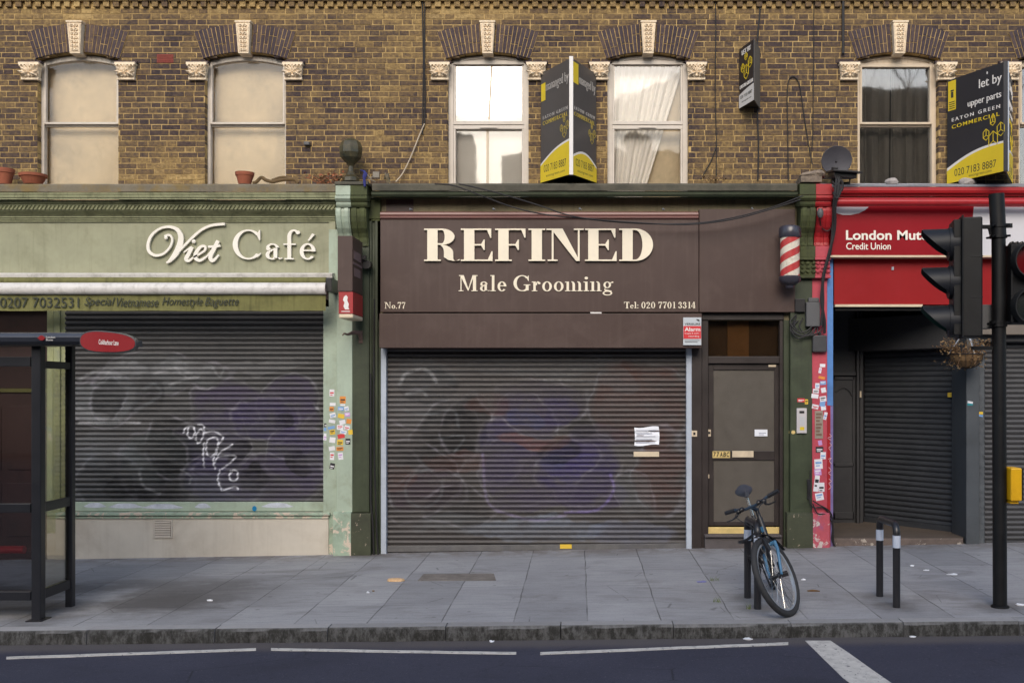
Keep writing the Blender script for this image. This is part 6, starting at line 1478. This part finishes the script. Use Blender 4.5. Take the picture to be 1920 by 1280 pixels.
# roof : rounded front beam and deck
m = MB(); yr0, yr1 = ysf-.16, ysf+.95
sec = [(yr0,PZ(640,yr0)),(yr0-.02,PZ(632,yr0)),(yr0,PZ(624.5,yr0)),(yr0+.08,PZ(622,yr0)),(yr1,PZ(622,yr0)-.02),(yr1,PZ(622,yr0)-.075),(yr0+.10,PZ(646,yr0)),(yr0+.03,PZ(645,yr0))]
m.prism_x(sec, XL2, PX(156,yr0)); obj('roof', m, m_shelter_roof, sh, bevel=.006)
m = MB(); m.box(XL2, PX(150,ysf), yr0+.04, ysf+.05, PZ(648,ysf)-.005, PZ(642,ysf)); obj('gutter', m, m_shelter, sh)
m = MB(); yl = yr0-.0225
m.prism_y([(PX(77.5+5.6*math.cos(t_)*1,yl), PZ(633.4-4.6*math.sin(t_),yl)) for t_ in [2*math.pi*i/20 for i in range(20)]], yl, yl+.02); m.pbox(70.5,84.5,632.3,634.6,yl-.001,yl+.01); obj('roundel', m, m_bladered, sh)
m = MB(); text_in(m, 'London', place_px(86.5,630.2,103.5,634.0,yl,.002)); text_in(m, 'Buses', place_px(86.5,635.0,99.5,638.6,yl,.002)); obj('lettering', m, m_pale, sh)
# blade sign : a flat ellipse slightly turned
ybd = yr0-.01
def blade(sx_, sy_, cx_=203.5, cy_=641.5):
    o = []
    for i in range(44):
        t_ = 2*math.pi*i/44; c_, s_ = math.cos(t_), math.sin(t_); u = math.copysign(abs(c_)**.72, c_)*sx_; v = math.copysign(abs(s_)**.82, s_)*sy_
        o.append((PX(cx_+u,ybd), PZ(cy_+.055*u-v*(1-.12*u/52),ybd)))
    return o
m = MB(); m.prism_y(blade(53.5,20.5), ybd-.012, ybd+.05); bd = obj('blade_sign', m, M('blade_rim', C(62,66,70), .35, .06, 6), sh, bevel=.005)
m = MB(); m.prism_y(blade(51,18.2), ybd-.016, ybd); obj('blade_face', m, m_bladered, bd)
m = MB(); text_in(m, 'Coldharbour Lane', lambda u,v,d: (PX(187+37*u,ybd), ybd-.016-.002*d, PZ(645.5+2.2*u-9.5*v,ybd)), weight=.012); obj('lettering', m, m_pale, bd)
m = MB(); m.box(PX(150,ybd), PX(170,ybd), ybd+.02, ybd+.06, PZ(652,ybd), PZ(630,ybd)); obj('blade_arm', m, m_shelter_roof, sh)
# bench rail inside
m = MB(); zb_ = EZ+(CY-1030)/S(-2.85); m.tube([(XL2,-2.85,zb_),(xs_-.30,-2.85,zb_)], .034, 12); m.box(xs_-1.3,xs_-1.26,-2.88,-2.82,gp(xs_,-2.85),zb_); m.box(XL2+.6,XL2+.64,-2.88,-2.82,gp(XL2,-2.85),zb_); obj('bench', m, m_bench, sh, smooth=True)

# ---------------------------------------------------------------- cycle stands
def cycle_stand(px, label):
    Yn = CAMY+8.43; Yf = CAMY+8.86
    xn = (px-CX)*8.43/F
    st = thing('cycle_stand', label, 'cycle stand', (xn,(Yn+Yf)/2,gp(xn,(Yn+Yf)/2)), 'black cycle stands on the pavement')
    zt_ = PZ(971,Yf); rr = .075; r_ = .0305
    pts = [(xn,Yn,gp(xn,Yn)-.03),(xn,Yn,zt_-rr-.1)]
    for i in range(7): a = math.pi/2*i/6; pts.append((xn, Yn+rr-rr*math.cos(a), zt_-rr+rr*math.sin(a)))
    for i in range(7): a = math.pi/2*i/6; pts.append((xn-.012, Yf-rr+rr*math.sin(a), zt_-rr+rr*math.cos(a)))
    pts += [(xn-.012,Yf,zt_-rr-.1),(xn-.012,Yf,gp(xn,Yf)-.03)]
    m = MB(); m.tube(pts, r_, 14); obj('tube', m, m_post, st, smooth=True)
    for y_, p0, p1, x_ in ((Yn,1003,1026,xn),(Yf,992,1012,xn-.012)):
        m = MB(); m.lathe((x_,y_,0), [(r_+.002,PZ(p1,y_)),(r_+.002,PZ(p0,y_))], 'z', 16); obj('reflective_band', m, m_band, st, smooth=True)
cycle_stand(1420.5, 'black cycle stand with the blue bicycle leaning on it')
cycle_stand(1681, 'empty black cycle stand between the bicycle and the traffic light')

# ---------------------------------------------------------------- bicycle (built upright pointing to -Y, then leaned)
wr = .335; xc = 1.745
fy = on_ground(1483,1151)[1]
LEAN = R(17.8)
zf = gp(xc, fy)
bk_ = thing('bicycle', 'blue and black mountain bike leaning on the left cycle stand', 'bicycle', (xc, fy+.5, zf))
MF = Matrix.Translation((xc, fy, zf)) @ Matrix.Rotation(R(-2.4), 4, 'Z') @ Matrix.Rotation(-LEAN, 4, 'Y')   # local: x right (screen), y back, z up ; front contact at the origin
ST = R(31)   # steer
head_bot, head_top = Vector((0,.175,.60)), Vector((0,.235,.78))
axis = (head_top-head_bot).normalized()
# steering axis through the head tube
MS = MF @ Matrix.Translation(head_bot) @ Matrix.Rotation(-ST, 4, axis) @ Matrix.Translation(-head_bot)
def part(name, fn, mt, parent=None, M_=MF, **kw):
    m = MB(); m.xf = M_; fn(m); return obj(name, m, mt, parent or bk_, **kw)
def wheel(cy, M_, disc=True):
    c = Vector((0,cy,wr))
    def tyre(m):
        nz, ns = 56, 10; vs_ = []; fs = []
        for i in range(nz):
            a = 2*math.pi*i/nz
            for j in range(ns):
                b = 2*math.pi*j/ns; k_ = 1.0+(.06 if (i+j)%2 and abs(math.cos(b))>-.3 and math.cos(b) > .3 else 0)
                rr = wr-.027+.027*math.cos(b)*k_; vs_.append((.026*math.sin(b)*k_, c.y+rr*math.cos(a), c.z+rr*math.sin(a)))
        for i in range(nz):
            for j in range(ns): fs.append((i*ns+j, i*ns+(j+1)%ns, ((i+1)%nz)*ns+(j+1)%ns, ((i+1)%nz)*ns+j))
        m.add(vs_, fs)
    wl = part('wheel', tyre, m_tyre, None, M_, smooth=True)
    def rim(m):
        for xx in (-.012,.012): pass
        nz = 56; sec = [(-.013,wr-.046),(.013,wr-.046),(.011,wr-.068),(-.011,wr-.068)]; vs_ = []; fs = []
        for i in range(nz):
            a = 2*math.pi*i/nz
            for x_, r__ in sec: vs_.append((x_, c.y+r__*math.cos(a), c.z+r__*math.sin(a)))
        for i in range(nz):
            for j in range(4): fs.append((i*4+j,i*4+(j+1)%4,((i+1)%nz)*4+(j+1)%4,((i+1)%nz)*4+j))
        m.add(vs_, fs)
    part('rim', rim, m_rim, wl, M_)
    def spokes(m):
        for i in range(28):
            a = 2*math.pi*i/28; s_ = .03 if i%2 else -.03; b = a+(.5 if (i//2)%2 else -.5)
            m.tube([(s_, c.y+.022*math.cos(b), c.z+.022*math.sin(b)),(0, c.y+(wr-.066)*math.cos(a), c.z+(wr-.066)*math.sin(a))], .0016, 4)
    part('spokes', spokes, m_chrome, wl, M_)
    def hub(m): m.lathe((0,c.y,c.z), [(.006,-.06),(.006,-.05),(.028,-.035),(.017,-.025),(.017,.025),(.028,.035),(.006,.05),(.006,.06)], 'x', 14)
    part('hub', hub, m_bblack, wl, M_, smooth=True)
    return wl
wheel(0, MS); 
WB = 1.06
rwl = wheel(WB, MF)
def casset(m): m.lathe((-.035,WB,wr), [(.055,0),(.05,.008),(.04,.016),(.03,.022)], 'x', 20)
part('cassette', casset, m_bblack, rwl)
def fork(m):
    fc = head_bot-axis*.035
    m.tube([tuple(fc+Vector((-.065,0,0))), tuple(fc+Vector((.065,0,0)))], .018, 8)
fk = part('fork', fork, m_bblue, None, MS, smooth=True)
def blades(m):
    fc = head_bot-axis*.04
    for s_ in (-1,1):
        m.tube([tuple(fc+Vector((s_*.058,0,.012))), tuple(fc+Vector((s_*.066,-.03,-.05))), (s_*.060,.045,wr+.06),(s_*.056,.012,wr+.01),(s_*.055,0,wr)], [.016,.014,.012,.010,.010], 9)
part('fork_blade', blades, m_bblue, fk, MS, smooth=True)
def steerer(m): m.tube([tuple(head_bot-axis*.05), tuple(head_top+axis*.09)], .017, 10)
part('steerer', steerer, m_bblack, fk, MS, smooth=True)
# frame tubes
seat_top = Vector((0,.78,.80)); bb = Vector((0,.66,.30)); rear = Vector((0,WB,wr))
def frame(m):
    m.tube([tuple(head_bot-axis*.01), tuple(head_top+axis*.01)], .024, 10)
    m.tube([tuple(head_top-axis*.03), tuple(seat_top-Vector((0,.0,.10)))], .018, 9)
    m.tube([tuple(head_bot+axis*.03), tuple(bb)], .021, 9); m.tube([tuple(bb), tuple(seat_top-Vector((0,.01,.06)))], .018, 9)
    for s_ in (-1,1):
        m.tube([tuple(bb+Vector((s_*.03,.02,0))), (s_*.055,WB-.2,wr-.005), (s_*.062,WB,wr)], .011, 7)
        m.tube([tuple(seat_top+Vector((s_*.02,0,-.10))), (s_*.05,WB-.12,wr+.20), (s_*.062,WB,wr)], .009, 7)
    m.lathe(tuple(bb), [(.024,-.036),(.024,.036)], 'x', 12)
fr_ = part('frame', frame, m_bblack, None, MF, smooth=True)
def headbadge(m):
    f = head_bot+axis*.10+Vector((0,-.027,0)); m.add([tuple(f+Vector(q)) for q in ((-.018,0,.03),(.018,0,.03),(.012,-.002,-.02),(0,-.003,-.035),(-.012,-.002,-.02))],[(0,1,2,3,4)])
part('head_badge', headbadge, m_bblue, fr_, MS)
def post_(m): m.tube([tuple(seat_top-Vector((0,0,.12))), tuple(seat_top+Vector((0,.025,.10)))], .0135, 9)
part('seat_post', post_, m_chrome, None, MF, smooth=True)
def saddle(m):
    c = seat_top+Vector((0,.03,.13)); n = 12; vs_ = []; fs = []; k_ = 14
    for i in range(n+1):
        t_ = i/n; y_ = -.13+.27*t_; wd = .018+.062*max(0,min(1,(t_-.35)/.45))**1.2; wd *= 1 if t_ < .93 else .72; hh = .030+.010*t_
        for j in range(k_):
            b = 2*math.pi*j/k_; zz = hh*math.sin(b)*(1 if math.sin(b) > 0 else .75)+.018*(t_-.4)**2*6
            vs_.append((c.x+wd*math.cos(b), c.y+y_, c.z+zz))
    for i in range(n):
        for j in range(k_): fs.append((i*k_+j,i*k_+(j+1)%k_,(i+1)*k_+(j+1)%k_,(i+1)*k_+j))
    fs += [tuple(range(k_)), tuple(n*k_+j for j in range(k_))]; m.add(vs_, fs)
part('saddle', saddle, m_saddle, None, MF, smooth=True)
hb_ = head_top+axis*.10
def bars(m):
    m.tube([tuple(hb_-axis*.02), tuple(hb_+Vector((0,-.07,.03)))], .018, 9)
    c = hb_+Vector((0,-.07,.03)); m.tube([tuple(c+Vector(q)) for q in ((-.255,.045,.03),(-.15,.03,.02),(-.06,0,0),(.06,0,0),(.15,.03,.02),(.255,.045,.03))], .0125, 9)
hbar = part('handlebar', bars, M('bar_blue_black', C(46,62,80), .35, .05, 9, spec=.5), None, MS, smooth=True)
cB = hb_+Vector((0,-.07,.03))
for s_ in (-1,1):
    part('grip', lambda m: m.tube([tuple(cB+Vector((s_*.165,.033,.022))), tuple(cB+Vector((s_*.265,.046,.030)))], .018, 10), m_bblack, hbar, MS, smooth=True)
    part('brake_lever', lambda m: (m.tube([tuple(cB+Vector(q)) for q in ((s_*.13,.02,.0),(s_*.14,-.03,-.02),(s_*.18,-.055,-.03),(s_*.245,-.05,-.03))], [.010,.009,.007,.005], 7), m.ball(tuple(cB+Vector((s_*.125,.0,.005))), .026,.026,.022,8,6)), m_bblack, hbar, MS, smooth=True)
    part('bar_clamp', lambda m: m.ball(tuple(cB+Vector((s_*.085,-.01,.012))), .022,.03,.022,8,6), m_bblack, hbar, MS, smooth=True)
def tubes(m):
    for s_ in (-1,1):
        m.tube([tuple(v) for v in catmull([cB+Vector((s_*.14,-.02,.0)), cB+Vector((s_*.11,-.12,-.02)), cB+Vector((s_*.03,-.10,-.16)), head_bot+Vector((s_*.02,-.05,.05)), head_bot+Vector((s_*.05,.02,-.06))],5)], .0035, 5)
part('brake_cable', tubes, m_bblack, hbar, MS, smooth=True)
def brakes(m):
    for s_ in (-1,1): m.box(s_*.030-.012 if s_>0 else -.042, s_*.030+.012 if s_>0 else -.018, .03, .08, wr+.20, wr+.32)
part('brake', brakes, m_bblack, None, MS, bevel=.004)
def crank(m):
    m.lathe((bb.x-.045,bb.y,bb.z), [(.085,0),(.088,.003),(.085,.006),(.02,.008)], 'x', 28)
    m.tube([(-.07,bb.y,bb.z),(-.075,bb.y-.10,bb.z+.135)], .011, 7); m.tube([(.07,bb.y,bb.z),(.075,bb.y+.10,bb.z-.135)], .011, 7)
cr_ = part('crankset', crank, m_bblack, None, MF, smooth=True)
for s_, q in ((-1,(-.12,bb.y-.10,bb.z+.135)),(1,(.12,bb.y+.10,bb.z-.135))):
    part('pedal', lambda m: (m.box(q[0]-.045,q[0]+.045,q[1]-.035,q[1]+.035,q[2]-.010,q[2]+.010), m.box(q[0]-.048,q[0]+.048,q[1]-.038,q[1]-.030,q[2]-.016,q[2]+.016), m.box(q[0]-.048,q[0]+.048,q[1]+.030,q[1]+.038,q[2]-.016,q[2]+.016)), m_bblack, cr_, MF)
def guard(m):
    vs_ = []; n = 16
    for i in range(n+1):
        a = R(18+78*i/n); rr = wr+.028
        for x_, d_ in ((-.03,-.012),(0,0),(.03,-.012)): vs_.append((x_, (rr+d_)*math.cos(a), wr+(rr+d_)*math.sin(a)))
    m.add(vs_, [(i*3+j,i*3+j+1,(i+1)*3+j+1,(i+1)*3+j) for i in range(n) for j in range(2)])
part('mudguard', guard, m_bblack, None, MS, smooth=True)
def chainlock(m):
    m.tube([tuple(v) for v in catmull([Vector((-.05,.55,.62)),Vector((-.14,.50,.60)),Vector((-.20,.60,.58)),Vector((-.12,.68,.55)),Vector((-.02,.62,.56))],5)], .013, 7)
part('lock', chainlock, m_bblack, None, MF, smooth=True)

# ---------------------------------------------------------------- traffic light
yt = -3.1; xp = PX(1875,yt)
tl_ = thing('traffic_light', 'black traffic light pole with hooded signal head, crossing signal and yellow push box', 'traffic light', (xp, yt, gp(xp,yt)))
z0_, zt_ = gp(xp,yt)-.02, PZ(440,yt)
m = MB(); m.tube([(xp,yt,z0_),(xp-.012,yt,zt_)], .056, 20); m.lathe((xp,yt,gp(xp,yt)), [(.075,-.01),(.072,.012),(.060,.02)], 'z', 20); obj('pole', m, m_signal, tl_, smooth=True)
m = MB(); m.tube([(xp-.012,yt,zt_-.01),(xp-.03,yt,PZ(364,yt))], .062, 20); obj('pole_cap', m, m_signal, tl_, smooth=True)
m = MB()
for py_ in (424,444,604,610): m.lathe((xp-.014,yt,PZ(py_,yt)), [(.070,-.012),(.070,.012)], 'z', 18)
for py_ in (424,444,606):
    for k_ in range(4):
        a = R(45+90*k_); m.tube([(xp-.014+.06*math.cos(a),yt+.06*math.sin(a),PZ(py_,yt)),(xp-.014+.10*math.cos(a),yt+.10*math.sin(a),PZ(py_,yt))],.010,6)
obj('clamp', m, m_signal, tl_)
# three-aspect head: looks to -X and slightly away
xh0, xh1 = PX(1800,yt), PX(1836,yt)
hz0, hz1 = PZ(633,yt), PZ(412,yt)
hc = Vector(((xh0+xh1)/2, yt, 0))
HM = Matrix.Translation((PX(1816,yt), yt, 0)) @ Matrix.Rotation(R(-12), 4, 'Z')
hd = MB(); hd.xf = HM; hd.box(-.075,.085,-.155,.155,hz0,hz1); head = obj('signal_head', hd, m_signal, tl_, bevel=.012)
m = MB(); m.xf = HM
m.box(-.078,-.066,-.19,.19,hz0-.01,hz1+.012); m.box(-.135,-.078,-.135,.135,hz0+.02,hz1-.015)
for z_ in (PZ(485,yt), PZ(560,yt)): m.box(-.01,.088,-.158,.158,z_-.004,z_+.004)
obj('backing_board', m, m_signal, head, bevel=.006)
for i, (pt, pb, lens) in enumerate(((430,488,m_redlens),(502,560,m_darklens),(574,632,m_greenlens))):
    zc_ = PZ((pt+pb)/2-2,yt); rv = .128
    m = MB(); m.xf = HM; n = 30; L0, L1 = -.125, -.368
    vs_ = []; fs = []
    for i2 in range(n+1):
        a = R(-52+284*i2/n); z_ = zc_+rv*math.sin(a); y_ = rv*math.cos(a)
        k_ = max(0,min(1,(math.sin(a)+.62)/1.35)); xe = L0+(L1-L0)*(.16+.84*k_**.75)
        vs_ += [(L0,y_,z_),(xe,y_*.96,z_-.012*k_*0+.0),(L0,y_*.965,zc_+rv*.965*math.sin(a)),(xe,y_*.925,zc_+rv*.955*math.sin(a))]
    for i2 in range(n):
        a_, b_ = i2*4, i2*4+4
        m.cur = 0; m.add([], []); 
        fs += [(a_,a_+1,b_+1,b_),(a_+2,b_+2,b_+3,a_+3),(a_+1,a_+3,b_+3,b_+1)]
    m.add(vs_, fs); m.mi = [(0,1,0)[k2%3] for k2 in range(len(fs))]
    obj('visor', m, [m_visor, m_visor_in if i < 2 else M('visor_green_inside', C(16,54,44), .7, .05, 6)], head, smooth=True)
    m = MB(); m.xf = HM; m.lathe((-.13,0,zc_), [(rv*1.07,-.03),(rv*1.09,-.005),(rv*1.09,.05)], 'x', 28); obj('lens_ring', m, m_visor, head, smooth=True)
    m = MB(); m.xf = HM; m.lathe((-.150,0,zc_), [(.01,-.02),(rv*.5,-.014),(rv*.9,.004)], 'x', 24); obj('lens', m, lens, head, smooth=True)
m = MB()
for py_ in (425,652): m.box(PX(1822,yt), xp, yt-.012, yt+.012, PZ(py_+4,yt), PZ(py_-3,yt))
m.tube([(PX(1845,yt),yt,PZ(424,yt)),(PX(1855,yt),yt,PZ(428,yt)),(PX(1858,yt),yt,PZ(440,yt))],.014,6)
obj('bracket_arm', m, m_signal, tl_)
m = MB(); m.pbox(1838,1862,571,616,yt+.06,yt+.18); obj('detector_box', m, m_lamp_grey, tl_, bevel=.005)
# two-aspect crossing signal facing the road
ph0, ph1 = PX(1889,yt-.03), PX(1889,yt-.03)+.345
m = MB(); zc1, zc2 = PZ(490,yt-.1), PZ(575,yt-.1); m.box(ph0, ph1, yt-.10, yt+.12, PZ(606,yt-.1), PZ(457,yt-.1)); ph = obj('signal_head', m, m_signal, tl_, bevel=.012)
m = MB()
for k_ in range(9): m.prism_y([(ph0+.04*k_,PZ(457,yt-.1)-.002),(ph0+.04*k_+.036,PZ(457,yt-.1)-.002),(ph0+.04*k_+.018,PZ(457,yt-.1)+.022)], yt-.098, yt-.03)
obj('bird_spikes', m, m_signal, ph)
pc_ = PX(1928,yt-.1)
for zc_, lens in ((zc1,m_redlens),(zc2,m_darklens)):
    m = MB(); m.lathe((pc_,yt-.10,zc_), [(.150,.0),(.155,-.05),(.147,-.10),(.138,-.10),(.130,-.02)], 'y', 32, cap=False); obj('visor', m, m_visor_in, ph, smooth=True)
    m = MB(); m.lathe((pc_,yt-.10,zc_), [(.128,-.012),(.06,-.02),(.005,-.023)], 'y', 28); obj('lens', m, lens, ph, smooth=True)
m = MB(); m.box(xp, ph0+.05, yt-.012, yt+.012, PZ(427,yt), PZ(419,yt)); m.box(xp, ph0+.05, yt-.012, yt+.012, PZ(608,yt), PZ(602,yt)); obj('bracket_arm', m, m_signal, tl_)
m = MB(); m.box(PX(1888,yt-.03), PX(1909,yt-.03), yt-.11, yt+.06, PZ(938,yt-.05), PZ(876,yt-.05)); pb = obj('push_box', m, m_yellow, tl_, bevel=.012)
m = MB(); m.box(PX(1909,yt-.03)-.004, PX(1911.5,yt-.03), yt-.10, yt+.05, PZ(936,yt-.05), PZ(878,yt-.05)); obj('box_edge', m, m_signal, pb)
m = MB(); m.box(PX(1890,yt-.03), PX(1905,yt-.03), yt-.08, yt+.04, PZ(943,yt-.05), PZ(938,yt-.05)); obj('box_foot', m, m_yellow, pb)

# ---------------------------------------------------------------- small things on the ground
m = MB(); c4 = [on_ground(a,b) for a, b in ((783,1088.5),(930,1088),(926,1075),(794,1076))]
m.add([(x_,y_,z_+.004) for x_,y_,z_ in c4]+[(x_,y_,z_-.02) for x_,y_,z_ in c4], [(0,1,2,3),(0,4,5,1),(1,5,6,2),(2,6,7,3),(3,7,4,0)])
tag(obj('access_cover', m, M('cover_concrete', C(120,113,107), .85, .18, 8, grime=C(70,62,56), g_amt=.5, g_scale=9)), 'long rectangular brownish access cover in the paving before the grey shutter', 'cover')
x_, y_, z_ = on_ground(742,1089)
m = MB(); n = 14; ot_ = [(.085*math.cos(t_)*(1+.12*math.sin(3*t_)), .05*math.sin(t_)*(1+.2*math.cos(2*t_))) for t_ in [2*math.pi*i/n for i in range(n)]]
m.add([(x_+a,y_+b,z_+.003) for a,b in ot_]+[(x_+a*.9,y_+b*.9,z_+.022) for a,b in ot_]+[(x_+a*.45,y_+b*.4,z_+.030) for a,b in ot_], [(i,(i+1)%n,n+(i+1)%n,n+i) for i in range(n)]+[(n+i,n+(i+1)%n,2*n+(i+1)%n,2*n+i) for i in range(n)]+[tuple(2*n+i for i in range(n))])
tag(obj('bread_crust', m, M('crust', C(208,174,134), .85, .18, 30, grime=C(150,100,60), g_amt=.5, g_scale=30), smooth=True), 'half eaten crust of bread dropped on the paving', 'bread')
random.seed(77)
def scrap(px_, py_, w_, d_, mt, label, zf=None, name='litter', cat='litter'):
    x_, y_, z_ = on_ground(px_, py_, zf); m = MB(); n = 7; a0 = random.uniform(0,6)
    o = [(w_*.5*math.cos(a0+2*math.pi*i/n)*random.uniform(.7,1.2), d_*.5*math.sin(a0+2*math.pi*i/n)*random.uniform(.7,1.2)) for i in range(n)]
    m.add([(x_,y_,z_+.013*random.uniform(.7,1.3))]+[(x_+a,y_+b,z_+.004+random.uniform(0,.010)) for a,b in o]+[(x_+a*.9,y_+b*.9,z_+.001) for a,b in o], [(0,1+i,1+(i+1)%n) for i in range(n)]+[(1+i,1+n+i,1+n+(i+1)%n,1+(i+1)%n) for i in range(n)])
    tag(obj(name, m, mt), label, cat)
scrap(394,1126,.055,.03,m_paper,'white scrap of paper on the bare paving right of the bus shelter')
scrap(1402,1198,.085,.05,m_paper,'white scrap in the gutter below the bicycle',zr)
scrap(922,1203,.035,.03,m_paper,'tiny white scrap in the gutter below the access cover',zr)
scrap(1785,1077,.11,.05,m_paper,'flattened white wrapper on the paving left of the traffic light pole')
scrap(1737,1069,.06,.03,m_paper,'small pale scrap on the paving nearest right of the empty cycle stand')
scrap(1710,1061,.05,.025,m_paper,'pale scrap on the paving just behind the empty cycle stand')
scrap(1914,1134,.10,.06,m_paper,'white litter on the paving right of the traffic light pole')
scrap(1506,1087,.05,.02,m_paper,'pale scrap on the paving right behind the bicycle wheel')
scrap(1527,1108,.13,.04,m_dryb,'dark twig on the paving to the right of the bicycle',None,'twig','twig')
scrap(1315,1091,.10,.04,M('litter_blue', C(120,120,170), .7, .2, 30),'bluish crumpled litter on the paving left of the bicycle')
scrap(1712,1194,.05,.03,m_paper,'white fleck in the gutter below the empty cycle stand',zr)
scrap(690,1111,.028,.02,m_paper,'left one of two tiny pale crumbs on the paving before the crust')
scrap(700,1108,.028,.02,m_dry,'right one of two tiny buff crumbs on the paving before the crust')
random.seed(12)
for px_, py_, lab in ((1345,1128,'small grass tuft in a paving joint left of the cycle stand'),(1408,1141,'few blades of grass at the foot of the occupied cycle stand'),(1340,1088,'thin stalk of grass in a paving joint before the side door')):
    x_, y_, z_ = on_ground(px_, py_); m = MB()
    for i in range(16):
        a = random.uniform(0,6.28); l_ = random.uniform(.02,.06); b0 = (x_+random.uniform(-.04,.04), y_+random.uniform(-.03,.03), z_); w2 = .002
        tip = (b0[0]+l_*.6*math.cos(a), b0[1]+l_*.6*math.sin(a), z_+l_); m.add([(b0[0]-w2,b0[1],z_),(b0[0]+w2,b0[1],z_),tip,(b0[0],b0[1]+w2,z_)],[(0,1,2),(1,3,2),(3,0,2)])
    tag(obj('grass_tuft', m, M('grass', C(96,108,60), .8, .2, 30)), lab, 'grass')
